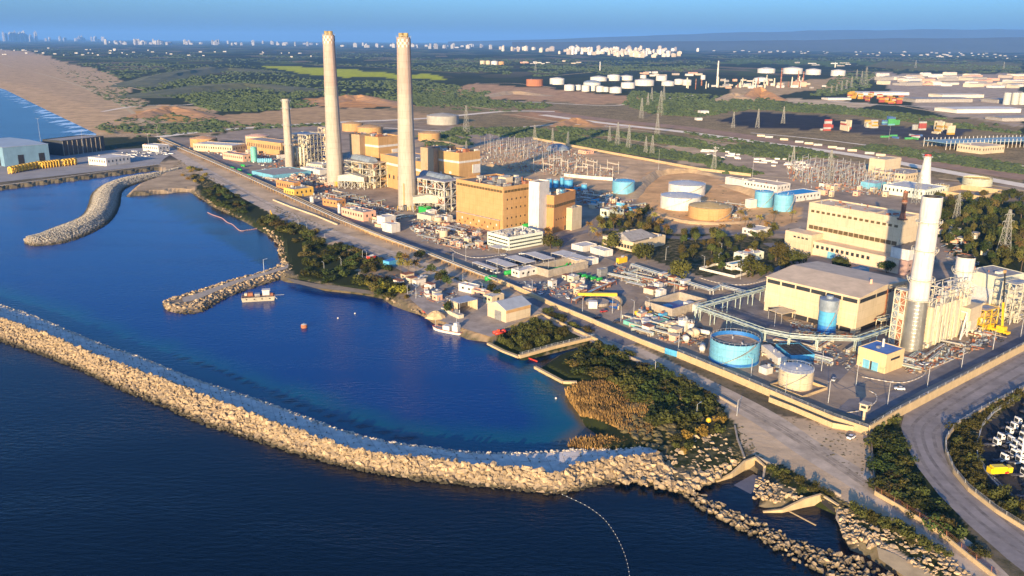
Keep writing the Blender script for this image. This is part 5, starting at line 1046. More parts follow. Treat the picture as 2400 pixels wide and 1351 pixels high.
# ------------------------------------------------------------------ walls and fences
def wall_run(name, label, pts, h, t, m, seg=18.0, posts=0.0, cat='wall', coping=None, z=GZ, post_m=None, post_h=1.3):
    P = [g(x, y, z) for x, y in pts]; o = P[0].copy(); T = thing(name, label, cat, o); pm = post_m or M_GALV; wire = MB()
    for p, q in zip(P[:-1], P[1:]):
        d = q-p; L = d.length; d.normalize(); k = max(1, round(L/seg)); ang = math.atan2(d.y, d.x)
        for i in range(k):
            s = p.lerp(q, i/k)-o; ll = L/k; e = part(T, 'wall_panel', MB().box(.02, -t/2, -.4, ll-.02, t/2, h), m, loc=s, rotz=ang)
            if coping: part(e, 'coping', MB().box(-.05, -t/2-.12, h+.002, ll+.05, t/2+.12, h+.2), coping)
        if posts:
            n = int(L/posts)
            for i in range(n):
                s = p.lerp(q, (i+.5)/n)-o; part(T, 'fence_post', MB().beam((s.x, s.y, h), (s.x+.25*d.y, s.y-.25*d.x, h+post_h), .09), pm)
            for zz in (.5, .9, 1.2): a_ = p-o; b_ = q-o; wire.beam(a_+Vector((0,0,h+zz*post_h/1.3)), b_+Vector((0,0,h+zz*post_h/1.3)), .035)
    if posts: part(T, 'fence_wire', wire, pm)
    return T
PW = [(376,326),(460,362),(550,402),(640,442),(771,502),(871,550),(996,594),(1100,636),(1162,660),(1229,688),(1302,722),(1375,752),(1400,763),(1502,806),(1558,828)]
wall_run('perimeter_wall', 'long cream concrete perimeter wall between the plant and the coast track', PW, 2.4, .7, M_WALLC, 22, coping=M_CREAM)
wall_run('perimeter_wall', 'cream perimeter wall with fence posts from the blue gate to the guard tower', [(1587,838),(1712,890),(1800,928),(1951,992),(2034,1020)], 3.2, .6, M_WALLC, 16, 7, coping=None)
wall_run('perimeter_wall', 'high cream perimeter wall along the curved asphalt road', [(2036,1019),(2094,984),(2203,926),(2306,872),(2430,806)], 3.8, .6, M_WALLC, 16, 7)
wall_run('outer_wall', 'low cream wall parallel to the coast track below the guard tower', [(1802,942),(1860,965),(1950,1003),(2000,1012)], 2.2, .5, M_WALLC, 14)
T = thing('yard_gate', 'blue steel sliding gate in the perimeter wall near the big blue tank', 'gate', g(1558,829)); d = g(1587,838)-g(1558,829); 
part(T, 'gate_leaf', MB().box(0, -.15, .1, d.length*.49, .15, 3), M_BLUE, rotz=math.atan2(d.y, d.x)); part(T, 'gate_leaf', MB().box(d.length*.51, -.15, .1, d.length, .15, 3), M_BLUE, rotz=math.atan2(d.y, d.x))
wall_run('road_wall', 'low parapet wall with fence along the outer side of the curved road', [(2430,898),(2380,925),(2290,972),(2240,1003),(2216,1035),(2216,1065),(2235,1110),(2270,1152),(2335,1203),(2430,1262)], 1.5, .6, M_WALLC, 12, 6)
wall_run('boundary_wall', 'thin brown boundary wall from the guard tower towards the sea', [(2040,1020),(2044,1080),(2050,1160)], 1.6, .4, mat('wall_brown', (.25,.18,.11), .9, .2, .4), 12)
wall_run('boundary_wall', 'low cream wall with a rusty fence on the seaward end of the shrub strip', [(2050,1160),(2110,1195),(2200,1252),(2270,1310),(2340,1365)], 1.5, .5, M_WALLC, 12, 5, post_m=M_RUST, post_h=1.8)
wall_run('truck_park_fence', 'thin grey kerb fence round the truck park', [(2400,925),(2330,968),(2302,1000),(2290,1040),(2290,1075),(2320,1120),(2365,1165),(2420,1208)], .5, .3, M_GALV, 10, 6)
wall_run('track_parapet', 'low broken parapet between the coast track and the shrubs', [(1420,815),(1500,850),(1600,895),(1690,935),(1725,955)], 1.0, .5, M_CONC, 9)
wall_run('jersey_barrier', 'row of long concrete barriers beside the conveyor', [(640,470),(680,486),(740,507),(790,528)], 1.2, .8, M_CREAM, 13)
wall_run('mine_wall', 'long cream boundary wall of the switchyard sand bank', [(1250,327),(1380,352),(1500,374),(1640,400),(1760,414)], 3, .6, M_WALLC, 30)
wall_run('bund_wall', 'white retaining wall behind the small blue tanks', [(1322,414),(1380,420),(1436,424)], 3.5, .6, M_WHITE, 20)
wall_run('basin_quay', 'cream quay wall with railing along the shrub-filled basin', [(1217,838),(1300,815),(1393,793)], 1.2, 1.6, M_WALLC, 8, 3.5)
wall_run('basin_quay', 'cream quay wall between the harbour yard and the shrub-filled basin', [(1144,806),(1180,824),(1217,838)], .6, 1.6, M_WALLC, 8)
wall_run('basin_quay', 'cream raised kerb on the upper side of the shrub-filled basin', [(1180,776),(1250,745),(1270,740),(1330,768),(1400,800)], 1.4, .8, M_WALLC, 8)
wall_run('pier_edge', 'cream edge wall of the small pier opposite the red boom', [(1254,862),(1320,897),(1352,898)], .8, 1.4, M_WALLC, 6)
# conveyor on trestles beside the wall
P = [g(x, y) for x, y in [(372,331),(460,368),(560,412),(700,478),(800,524),(920,572),(1020,610),(1120,650),(1165,668)]]; o = P[0]; T = thing('coal_conveyor', 'long low conveyor on yellow trestles running beside the perimeter wall', 'conveyor', o)
for p, q in zip(P[:-1], P[1:]):
    d = q-p; L = d.length; a_ = math.atan2(d.y, d.x); s = p-o
    part(T, 'belt', MB().box(0, -1.2, 2.6, L, 1.2, 3.1), mat('belt_cover', (.24,.21,.17), .8, .2, .4), loc=s, rotz=a_); part(T, 'side_rail', MB().box(0, -1.5, 3.12, L, -1.3, 3.7), M_GALV, loc=s, rotz=a_); part(T, 'cover_pipe', MB().box(0, 1.3, 2.3, L, 1.7, 3.3), M_CREAM, loc=s, rotz=a_)
    for i in range(int(L/9)): part(T, 'trestle', MB().beam((9*i+2, -1.3, -.2), (9*i+2, -1.0, 2.6), .2).beam((9*i+2, 1.3, -.2), (9*i+2, 1.0, 2.6), .2), M_OCHRE, loc=s, rotz=a_)
# ------------------------------------------------------------------ vegetation
def leaf_mesh(name, seed, lobes, nleaf, size, m, flat=1.0):
    r = np.random.default_rng(seed); pts = []; nor = []
    w = np.array([l[3]**2 for l in lobes]); w = w/w.sum()
    k = r.choice(len(lobes), nleaf, p=w); d = r.normal(size=(nleaf, 3)); d /= np.linalg.norm(d, axis=1)[:, None]
    L = np.array(lobes)[k]; rad = L[:, 3]*(.55+.5*r.random(nleaf)**.5); P = L[:, :3]+d*rad[:, None]*np.array([1, 1, flat])
    keep = P[:, 2] > .02; P = P[keep]; d = d[keep]; n = len(P)
    nn = d+r.normal(size=(n, 3))*.55; nn[:, 2] += .25; nn /= np.linalg.norm(nn, axis=1)[:, None]
    t = np.cross(nn, r.normal(size=(n, 3))); t /= np.linalg.norm(t, axis=1)[:, None]; b = np.cross(nn, t); s = size*(.6+.8*r.random(n))[:, None]
    V = np.stack([P-t*s-b*s*.6, P+t*s*.9-b*s*.7, P+t*s*.4+b*s, P-t*s*.8+b*s*.5], 1).reshape(-1, 3); F = np.arange(4*n).reshape(-1, 4)
    me = bpy.data.meshes.new(name); me.from_pydata(V.tolist(), [], F.tolist()); me.materials.append(m); return me
def leafmat(name, col, col2, amt=.45):
    M = obj_rand(mat(name, col, .75, .3, .9, col2=col2, spec=.15), amt, .045); return M
M_LEAFD = leafmat('leaf_dark', (.024,.036,.009), (.066,.080,.018)); M_LEAFO = leafmat('leaf_olive', (.05,.052,.013), (.11,.10,.022)); M_LEAFY = leafmat('leaf_yellowgreen', (.12,.11,.015), (.26,.20,.03)); M_BARK = mat('bark', (.10,.07,.045), .95, .3, 2)
def rlobes(seed, n, spread, z0, z1, r0, r1):
    q = random.Random(seed); return [(q.uniform(-spread, spread), q.uniform(-spread, spread), q.uniform(z0, z1), q.uniform(r0, r1)) for _ in range(n)]
SHRUB = [[leaf_mesh('foliage', 100+i+10*j, rlobes(i+10*j, 5, .55, .2, .62, .30, .52), 330, .085, m_) for i in range(5)] for j, m_ in enumerate((M_LEAFD, M_LEAFO, M_LEAFY))]
TREEC = [[leaf_mesh('crown', 200+i+10*j, rlobes(i+50*j, 8, .42, .45, 1.0, .22, .40), 620, .06, m_) for i in range(5)] for j, m_ in enumerate((M_LEAFD, M_LEAFO))]
def trunk_mesh(seed, ht=.5):
    q = random.Random(seed); mb = MB(); mb.cyl(0, 0, -.03, ht, .05, .03, 8)
    for k in range(5):
        a_ = q.uniform(0, 6.28); z = ht*q.uniform(.55, 1); mb.beam((0, 0, z*.9), (.32*math.cos(a_), .32*math.sin(a_), z+q.uniform(.15, .4)), .016, 5)
    return mb.mesh('trunk', M_BARK)
TRUNK = [trunk_mesh(i) for i in range(4)]; STEM = MB().path([(0,0,-.05),(.05,.02,.4)], .05, 5).path([(0,0,0),(-.2,.15,.35)], .035, 5).path([(0,0,0),(.2,-.15,.4)], .035, 5).mesh('stem', M_BARK)
NSH = 0; NTR = 0
def shrub(p, s, kind, label, group, hz=None):
    T = thing('shrub', label, 'shrub', p, random.uniform(0, 6.28), group); q = s*random.uniform(.85, 1.2); T.scale = (q, q*random.uniform(.8, 1.2), s*random.uniform(.5, .9)*(hz or 1))
    obj('foliage', random.choice(SHRUB[kind]), T); obj('stem', STEM, T); return T
def tree(p, s, kind, label, group, w=1.0, name='tree'):
    T = thing(name, label, 'tree', p, random.uniform(0, 6.28), group); q = s*w*random.uniform(.9, 1.15); T.scale = (q, q, s)
    obj('crown', random.choice(TREEC[kind]), T); obj('trunk', random.choice(TRUNK), T); return T
def scatter(poly, n, fn, mind=0.0):
    P = gpoly(poly); out = []
    for x, y in rnd_in(P, n*4):
        if all((x-a_)**2+(y-b_)**2 > mind*mind for a_, b_ in out): out.append((x, y))
        if len(out) >= n: break
    for x, y in out: fn(Vector((x, y, GZ-.1)))
BUSH = [[], [], []]
def low_bushes(poly, n, smin, smax, kinds, mind=2.0):
    def f(p):
        k = random.choice(kinds); A = SHRUB_A[k]; s = random.uniform(smin, smax); a_ = random.uniform(0, 6.28); R3 = np.array([[math.cos(a_), -math.sin(a_), 0], [math.sin(a_), math.cos(a_), 0], [0, 0, 1]])
        BUSH[k].append((A[random.randrange(5)]@R3.T)*s+np.array(p))
    scatter(poly, n, f, mind)
def me_arr(me): v = np.empty(len(me.vertices)*3); me.vertices.foreach_get('co', v); return v.reshape(-1, 3)
SHRUB_A = [[me_arr(me) for me in L_] for L_ in SHRUB]
def shrubs(poly, n, smin, smax, kinds, label, group, mind=3.0, hz=None): scatter(poly, n, lambda p: shrub(p, random.uniform(smin, smax), random.choice(kinds), label, group, hz), mind)
def trees(poly, n, smin, smax, kinds, label, group, mind=5.0, w=1.0): scatter(poly, n, lambda p: tree(p, random.uniform(smin, smax), random.choice(kinds), label, group, w), mind)
shrubs([(1395,805),(1470,830),(1560,880),(1680,940),(1690,955),(1640,990),(1560,1020),(1510,960),(1440,900),(1390,880),(1330,890),(1290,870),(1350,840)], 95, 3.5, 6.5, (0,0,0,1), 'dark evergreen shrub in the thicket between the reeds and the coast track', 'shrubs behind the reeds', 2.8)
shrubs([(700,600),(740,565),(800,575),(880,600),(930,620),(900,640),(850,640),(820,655),(760,660),(715,645)], 60, 3.4, 6.2, (0,0,0,1), 'dark evergreen shrub in the thicket at the root of the jetty', 'shrubs at the jetty root', 4)
shrubs([(820,660),(880,650),(940,665),(965,700),(930,705),(880,685)], 22, 3.5, 6, (0,1,2), 'mixed green shrub along the beach right of the jetty thicket', 'shrubs above the beach', 3.5)
shrubs([(475,440),(520,440),(585,485),(575,505),(540,495),(490,470)], 34, 3.6, 6, (0,0,1), 'dark shrub on the bank between the shore path and the upper lagoon', 'shrubs by the upper lagoon', 4.5)
shrubs([(430,390),(480,395),(500,420),(450,430),(420,410)], 14, 3, 5, (1,2,2), 'yellowish dune shrub at the root of the groyne', 'shrubs at the groyne root', 4)
shrubs([(640,525),(680,520),(750,550),(760,575),(720,580),(690,570),(655,545)], 26, 4, 6.5, (0,0,1), 'dark shrub on the bank between the floating boom and the jetty', 'shrubs between boom and jetty', 4)
shrubs([(600,515),(640,500),(650,512),(620,530)], 7, 3, 5, (0,1), 'shrub on the bank above the floating boom', 'shrubs above the boom', 3)
low_bushes([(1165,800),(1200,785),(1250,755),(1325,772),(1335,785),(1215,828)], 60, 2.5, 4.2, (0,0,1), 2.2)
shrubs([(1270,735),(1330,760),(1390,785),(1370,775),(1300,735)], 12, 2.5, 4.5, (0,1), 'shrub along the wall above the walled basin', 'shrubs above the walled basin', 3)
shrubs([(2048,1000),(2085,985),(2110,1040),(2150,1120),(2190,1175),(2250,1245),(2330,1340),(2280,1300),(2200,1245),(2120,1195),(2060,1160)], 52, 3.0, 5.5, (0,0,0,1), 'dark shrub in the strip between the curved road and the boundary wall', 'shrubs beside the curved road', 2.6)
low_bushes([(2225,1050),(2240,1010),(2300,970),(2400,915),(2400,930),(2320,975),(2290,1020),(2285,1075),(2310,1120),(2400,1200),(2400,1235),(2290,1155),(2245,1100)], 60, 1.8, 3.8, (0,1,1,1), 2.0)
low_bushes([(1640,1030),(1700,1010),(1690,980),(1560,1050),(1600,1065)], 14, 2, 3.5, (1,2,0), 2.5)
low_bushes([(1800,1095),(1890,1130),(1960,1165),(1930,1165),(1840,1130)], 16, 1.4, 2.6, (0,1,1), 2)
low_bushes([(2000,1195),(2060,1215),(2140,1250),(2230,1310),(2180,1295),(2080,1245),(2020,1215)], 26, 1.6, 3.2, (0,0,1), 2)
trees([(1400,510),(1520,500),(1560,540),(1700,545),(1850,540),(1860,560),(1700,575),(1560,570),(1420,560)], 46, 4, 7, (0,1,1), 'leafy tree in the planted belt below the fuel tanks', 'trees below the fuel tanks', 6, .85)
trees([(1580,590),(1640,575),(1790,570),(1850,600),(1840,640),(1790,660),(1700,640),(1600,620)], 36, 4, 7, (0,1), 'leafy tree in the garden belt left of the station building', 'garden belt trees', 6, .85)
trees([(2190,490),(2290,480),(2400,490),(2400,620),(2330,640),(2280,610),(2210,570)], 100, 5, 8.5, (0,0,1), 'dark tree in the dense grove behind the white stacks', 'grove behind the stacks', 5.5, .8)
trees([(2150,430),(2210,470),(2400,450),(2400,480),(2200,490)], 24, 5, 8, (0,1), 'scattered tree between the grove and the yellow-rimmed tank', 'trees by the yellow-rimmed tank', 7, .9)
for x, y, s, k, lab in ((1597,657,17,1,'large bushy tree beside the low pipe rack'),(1512,610,15,1,'tall olive tree by the yellow pavilion'),(1432,588,15,1,'tall olive tree left of the low grey hall'),(1500,606,13,1,'slimmer olive tree by the yellow pavilion'),(1965,648,15,0,'large dark round tree between the machine hall and the station building'),(1873,625,12,0,'dark tree at the left corner of the station annex'),(1818,612,15,1,'tall olive tree by the station road'),(1762,650,14,1,'spreading tree at the garden wall'),(1290,583,12,1,'broad olive tree at the right end of the pale office'),(2078,640,9,0,'small tree against the mauve brick end wall'),(1308,588,9,0,'dark low tree beside the broad olive tree')):
    tree(g(x, y), s*.72, k, lab, None, 1.0 if s > 12 else 1.1)
for k, (x, y) in enumerate(((1033,664),(1048,672),(1148,690),(1165,702),(1040,655),(1010,642),(1050,735),(985,610),(938,612))): tree(g(x, y), 5.5, 0, 'clipped round tree in the row along the harbour road', 'clipped trees by the harbour', .9, 'clipped_tree')
for k, m_ in enumerate((M_LEAFD, M_LEAFO, M_LEAFY)):
    if BUSH[k]:
        V = np.concatenate(BUSH[k]); me = bpy.data.meshes.new('low_bushes'); me.from_pydata(V.tolist(), [], np.arange(len(V)).reshape(-1, 4).tolist()); me.materials.append(m_); o = obj('low_bushes', me)
        tag(o, ('mass of low dark green bushes on the banks and in the walled basin', 'mass of low olive bushes on the banks and beside the truck park', 'few low yellowish bushes among the boulders')[k], 'bushes'); o['kind'] = 'stuff'
# palms
M_PALM = leafmat('palm_leaf', (.10,.085,.02), (.20,.15,.035)); 
def palm_mesh(seed, m):
    q = random.Random(seed); mb = MB()
    for k in range(26):
        a_ = 6.283*k/26+q.uniform(-.1, .1); e = q.uniform(-.3, 1.1); L = q.uniform(2.4, 3.4); p = Vector((0, 0, 0)); d = Vector((math.cos(a_)*math.cos(e), math.sin(a_)*math.cos(e), math.sin(e))); s = Vector((-math.sin(a_), math.cos(a_), 0)); prev = None
        for j in range(5):
            w = (.12, .42, .48, .36, .05)[j]; dr = Vector((0, 0, .12*j)); v = [p+s*w-dr, p, p-s*w-dr]
            if prev: mb.add(prev+v, [(0,3,4,1),(1,4,5,2)])
            prev = v; p = p+d*(L/4); d = (d+Vector((0, 0, -.32))).normalized()
    return mb.mesh('fronds', m)
PALM = [palm_mesh(i, M_PALM) for i in range(3)]; PTR = MB().cyl(0,0,-.1,1,.028,.022,8).mesh('trunk', M_BARK)
def palm(p, h, label, group):
    T = thing('palm_tree', label, 'palm', p, random.uniform(0, 6), group); t = obj('trunk', PTR, T); t.scale = (h*1.1, h*1.1, h); f = obj('fronds', random.choice(PALM), T, (0, 0, h)); f.scale = (1.15,)*3
for x, y in ((1438,540),(1452,528),(1470,545),(1482,530),(1462,512),(1495,520),(1440,515),(1390,560),(1402,572),(1380,552),(1285,570),(1283,560),(1410,550),(1745,540),(1778,532),(1795,548),(1812,525),(1690,555),(1735,520),(1845,580),(1533,530),(1545,545),(1560,555),(1855,520)): palm(g(x, y), random.uniform(6, 10), 'palm tree among the gardens between the power block and the fuel tanks', 'garden palms')
for x, y in ((936,628),(940,640),(958,648),(952,626),(975,640)): palm(g(x, y), random.uniform(6, 9), 'palm tree at the harbour yard near the blue skip', 'harbour palms')
for x, y in ((2385,600),(2370,560),(2392,640),(2350,610)): palm(g(x, y), 9, 'palm tree at the edge of the grove behind the lattice pylon', 'grove palms')
# reeds
def reeds():
    polys = [[(1325,920),(1345,905),(1400,900),(1460,905),(1510,935),(1520,980),(1535,1030),(1500,1040),(1440,1010),(1400,990),(1360,970)], [(1332,1050),(1345,1035),(1400,1030),(1450,1035),(1530,1030),(1535,1045),(1470,1052),(1400,1062)]]
    V = []; F = []
    for poly in polys:
        P = gpoly(poly, 1.5); A = area(P)
        for x, y in rnd_in(P, int(A*12)):
            if fbm(x, y, .10, 2) < random.uniform(-1.1, -.3): continue
            h = random.uniform(1.6, 4.2)*(1+.35*fbm(x, y, .06, 2)); a_ = random.uniform(0, 3.14); w = random.uniform(.10, .22); dx, dy = math.cos(a_)*w, math.sin(a_)*w; lx, ly = random.gauss(0, .45), random.gauss(0, .45); o = len(V)
            V += [(x-dx, y-dy, .3), (x+dx, y+dy, .3), (x+dx*1.2+lx, y+dy*1.2+ly, h*.8), (x-dx*1.2+lx, y-dy*1.2+ly, h*.8), (x+lx*1.5, y+ly*1.5, h)]; F += [(o, o+1, o+2, o+3), (o+3, o+2, o+4)]
    me = bpy.data.meshes.new('reed_bed'); me.from_pydata(V, [], F); me.materials.append(mat('reed', (.085,.05,.02), .9, .3, .16, col2=(.44,.255,.07), detail=6)); o = obj('reed_bed', me); tag(o, 'golden brown reed bed at the inner end of the lagoon', 'reeds'); o['kind'] = 'stuff'
reeds()
# rough low growth: far scrub, dune grass and weeds (nobody could count it)
def lumps(name, label, polys, m, tri=8):
    q = np.random.default_rng(5); V = []; F = []; off = 0
    base = []; faces = []
    n = 6
    base = [(math.cos(2*math.pi*i/n), math.sin(2*math.pi*i/n), 0) for i in range(n)]+[(.62*math.cos(2*math.pi*(i+.5)/n), .62*math.sin(2*math.pi*(i+.5)/n), .62) for i in range(n)]+[(0, 0, .85)]
    faces = [(i, (i+1) % n, n+i) for i in range(n)]+[((i+1) % n, n+(i+1) % n, n+i) for i in range(n)]+[(n+i, n+(i+1) % n, 2*n) for i in range(n)]
    B = np.array(base); FA = np.array(faces)
    for poly, cnt, s0, s1, hz in polys:
        pts = rnd_in(poly, cnt*3); kept = 0                  # spread evenly over the picture so far ground is not overloaded
        for px, py in pts:
            if kept >= cnt: break
            p = g(px, py)
            if fbm(p.x, p.y, .004, 2) < random.uniform(-.55, .25): continue
            s = random.uniform(s0, s1); J = 1+q.uniform(-.38, .38, (len(B), 3)); v = B*J*np.array([s*random.uniform(.8, 1.5), s*random.uniform(.8, 1.5), s*hz])+np.array([p.x, p.y, GZ-.25])
            V.append(v); F.append(FA+off); off += len(B); kept += 1
    V = np.concatenate(V); F = np.concatenate(F); me = bpy.data.meshes.new(name); me.from_pydata(V.tolist(), [], F.tolist()); me.materials.append(m); o = obj(name, me); tag(o, label, 'scrub'); o['kind'] = 'stuff'
SCR_BEACH = ([(90,128),(180,150),(260,172),(310,198),(300,225),(345,240),(330,262),(250,235),(150,180)], 420, 2, 6, .5)
M_SCR = mat('scrub', (.024,.040,.010), .9, .3, .03, col2=(.075,.105,.030), detail=6)
lumps('far_scrub', 'dark scrub and woodland covering the dunes and plain behind the plant', [SCR_BEACH, ([(215,300),(340,262),(520,256),(480,314),(300,322)], 420, 2, 5, .6), ([(0,112),(300,118),(420,150),(300,190),(180,148)], 900, 5, 11, .6), ([(1650,130),(2400,135),(2400,172),(2100,168),(1700,145)], 1500, 6, 13, .6), ([(1180,140),(1700,135),(1650,160),(1250,172)], 700, 6, 11, .6),
  ([(300,195),(420,155),(560,150),(760,190),(1000,190),(1150,215),(1140,235),(980,240),(760,225),(640,235),(480,235),(350,225)], 3000, 3, 7, .8),
  ([(430,235),(640,230),(745,240),(740,250),(600,262),(520,262),(470,252)], 1300, 3, 6, .9), ([(500,282),(640,294),(780,290),(780,294),(640,302),(480,312),(300,312),(280,300)], 500, 2, 5, .8),
  ([(960,228),(1150,235),(1300,245),(1250,262),(1100,262),(980,250)], 900, 3, 6, .8), ([(1060,300),(1250,300),(1480,340),(1700,372),(1680,388),(1500,365),(1260,325),(1060,315)], 1500, 2.5, 5, .8),
  ([(1300,298),(1560,318),(1760,345),(1900,372),(1860,380),(1700,358),(1500,330),(1320,312)], 1300, 2.5, 5, .8), ([(1600,310),(1750,330),(1900,352),(1980,372),(1900,370),(1720,345)], 500, 2, 4.5, .8),
  ([(1480,215),(1700,225),(1900,240),(2000,255),(2140,270),(2400,300),(2400,316),(2200,296),(2000,270),(1760,258),(1640,275),(1540,270),(1460,245)], 2600, 3, 6.5, .9),
  ([(1250,150),(1400,160),(1650,140),(1700,150),(1600,170),(1250,180)], 900, 5, 10, .7), ([(250,125),(900,125),(1200,140),(1200,175),(700,150),(400,145)], 1600, 6, 12, .6), ([(1980,165),(2060,160),(2040,205),(1960,225),(1900,225)], 500, 4, 8, .8),
  ([(2050,340),(2300,372),(2400,390),(2400,410),(2200,382),(2000,350)], 700, 2.5, 5, .8), ([(980,318),(1090,305),(1110,340),(1000,350)], 350, 3, 5, .9), ([(1640,380),(1740,395),(1790,410),(1700,408)], 160, 2.5, 4.5, 1)], M_SCR)
lumps('dune_grass', 'low weeds and dune grass beside the coast track and the shore', [
  ([(1830,950),(2030,1020),(2050,1160),(1960,1090),(1860,1030)], 500, .25, .7, .6), ([(1690,1000),(1740,1000),(1790,1080),(1730,1085)], 150, .3, .9, .6), ([(640,480),(760,530),(800,545),(640,505)], 250, .5, 1.2, .5), ([(420,375),(520,430),(480,440),(400,400)], 300, .6, 1.6, .5),
  ([(1790,1085),(1830,1090),(1960,1165),(2120,1240),(2240,1340),(2080,1250),(1960,1190)], 400, .3, .9, .6), ([(900,600),(1100,660),(1180,690),(1080,660)], 200, .5, 1.4, .6), ([(1600,420),(1840,470),(1880,520),(1560,540),(1480,470)], 150, .6, 1.6, .5), ([(2230,1000),(2400,905),(2400,930),(2300,1000),(2300,1120),(2400,1220),(2280,1150)], 500, .4, 1.1, .6),
  ([(1480,880),(1690,960),(1640,1000),(1540,1060),(1440,1000)], 300, .8, 2.0, .7)], mat('weeds', (.07,.06,.02), .95, .4, .4, col2=(.17,.13,.05)))
# ------------------------------------------------------------------ harbour
T, a, b, h = gable('boat_workshop', 'cream boat workshop with a grey pitched roof beside the harbour quay', (1186,757), (1146,740), (1240,741), 728, 3.0, M_CREAM, mat('roof_bluegrey', (.30,.33,.36), .6, .12, .3), .4, along='R')
ubox(T, 'workshop_door', M_STEEL, -.12, b*.25, 0, -.01, b*.6, h*.75); ubox(T, 'yellow_strip', M_OCHRE, 0, -.12, h*.72, a, -.01, h*.95)
T, a, b = canopy('open_shed', 'open-fronted shed with a pale roof beside the boat workshop', (1077,712), (1054,702), (1118,702), 6, MATS['roof_bluegrey'], posts=True)
part(T, 'back_wall', MB().box(a-.3, 0, 0, a, b, 5.9), M_CREAM); part(T, 'side_wall', MB().box(0, b-.3, 0, a-.32, b, 5.9), M_CREAM); part(T, 'end_wall', MB().box(-.3, b*.15, 0, -.02, b*.9, 5.9), M_CREAM)
simple('white harbour office with flat roof', (1110,690), (1082,680), (1115,684), 674, M_WHITE, M_WHITE, 1); simple('pinkish low store joined to the harbour office', (1137,700), (1111,690), (1142,695), 688, M_PINK, M_PINK, 1); simple('small white hut with a pale roof behind the boat workshop', (1153,714), (1136,707), (1178,705), 698, M_CREAM, M_WHITE, 1)
simple('long grey quay rack in front of the open shed', (1075,748), (1040,728), (1082,744), 740, M_DUCT, M_ROOFG, 6, 'quay_rack', False, .1)
simple('blue steel skip near the harbour palms', (912,628), (904,624), (930,620), 614, M_BLUE, M_BLUED, 0, 'blue_skip', False, .1)
simple('red and white service crate stack near the dark thicket', (868,615), (864,612), (877,611), 603, M_RED, M_WHITE, 2, 'crate_stack', False, .1)
M_CHAS_ = mat('deck_dark', (.10,.085,.07), .8, .3, .6)
M_HULLW = mat('hull_white', (.62,.58,.50), .5, .15, .8, stain=.3); M_HULLR = mat('hull_red', (.30,.05,.03), .6, .2, .8)
def boat(label, P, L, w, az, hull, deckm, z=0.0, cabins=(), name='boat', bow=.25, fb=1.6, masts=(), extra=None):
    T = thing(name, label, 'boat', g(*P, z), math.radians(az)); prof = [(-.5, .8), (-.42, .95), (0, 1), (.5-bow, .9), (.43, .45), (.5, .05)]
    hb = MB(); top = [(x*L, y*w/2) for x, y in prof]; pts = top+[(x, -y) for x, y in reversed(top)]; bot = [(x*.94, y*.8) for x, y in pts]; n = len(pts)
    zz = lambda x: fb+max(0, (x/L-.2))*fb*1.3
    hb.add([(x, y, -.6) for x, y in bot]+[(x, y, zz(x)) for x, y in pts], [(i, n+i, n+(i+1) % n, (i+1) % n) for i in range(n)]); part(T, 'hull', hb, hull)
    part(T, 'deck', MB().add([(x, y*.97, zz(x)-.25) for x, y in pts], [tuple(range(n-1, -1, -1))]), deckm)
    part(T, 'rubbing_strake', MB().path([(x, y*1.01, zz(x)-.1) for x, y in pts]+[(pts[0][0], pts[0][1], zz(pts[0][0])-.1)], .14, 5), M_HULLR if hull != M_HULLR else M_WHITE)
    for (x0, x1, yw, h0, h1, m_) in cabins:
        c = part(T, 'cabin', MB().box(L*x0, -w*yw/2, fb-.25+h0, L*x1, w*yw/2, fb-.25+h1), m_)
        ubox(c, 'cabin_window', M_GLASS, L*x0+.3, -w*yw/2-.05, fb-.25+h0+(h1-h0)*.5, L*x1-.3, -w*yw/2+.05, fb-.25+h0+(h1-h0)*.8)
    for x, hh in masts: part(T, 'mast', MB().beam((L*x, 0, fb-.3), (L*x, 0, fb+hh), .1), M_GALV)
    for k in range(9): part(T, 'fender', MB().cyl(L*(-.4+.09*k), -w*.5*1.0, fb-1.2, fb-.2, .22, n=8), M_BLACK)
    return T
boat('white workboat with deckhouse and red waterline moored at the harbour', (1049,778), 19, 5.5, 152, M_HULLW, M_ROOFG, 0, ((-.12,.10,.7,0,2.4,M_WHITE),(-.38,-.2,.6,0,3.2,M_WHITE),(-.35,-.24,.45,3.2,4.6,M_WHITE)), 'workboat', masts=((.4,4),(-.3,7)))
boat('tan flat work barge beside the white workboat', (1128,786), 14, 4, 200, M_WALLC, M_RUST, 0, ((-.2,.1,.6,0,1.5,M_DUCT),), 'work_barge', fb=1.0)
boat('small red workboat moored below the orange net heap', (996,737), 8, 3, 140, M_RED, M_WHITE, 0, ((-.2,.15,.6,0,1.4,M_RED),), 'red_boat', fb=1.0)
boat('white motor boat parked ashore in the harbour yard', (1000,690), 9, 3.2, 110, M_WHITE, M_WHITE, GZ+.6, ((-.2,.2,.65,0,1.6,M_WHITE),), 'motor_boat', fb=1.2)
boat('white motor boat on blocks behind the other beached boat', (998,676), 8, 3, 100, M_WHITE, M_OCHRE, GZ+.6, ((-.2,.2,.65,0,1.6,M_WHITE),), 'motor_boat', fb=1.2)
T = thing('red_float', 'bright red inflatable craft on the quay corner by the walled basin', 'inflatable', g(1172,783), math.radians(30)); 
for s in (-1, 1): part(T, 'tube', MB().path([(-3.5,s*1.3,1),(1.5,s*1.3,1),(3.2,s*.3,1.5)], .75, 8), M_RED, True)
part(T, 'floor', MB().box(-3.2,-1.2,.5,1.6,1.2,.8), M_RED); part(T, 'console', MB().box(-1.5,-.5,.81,-.3,.5,2.6), mat('orange_red', (.62,.10,.03), .6, .2, .5))
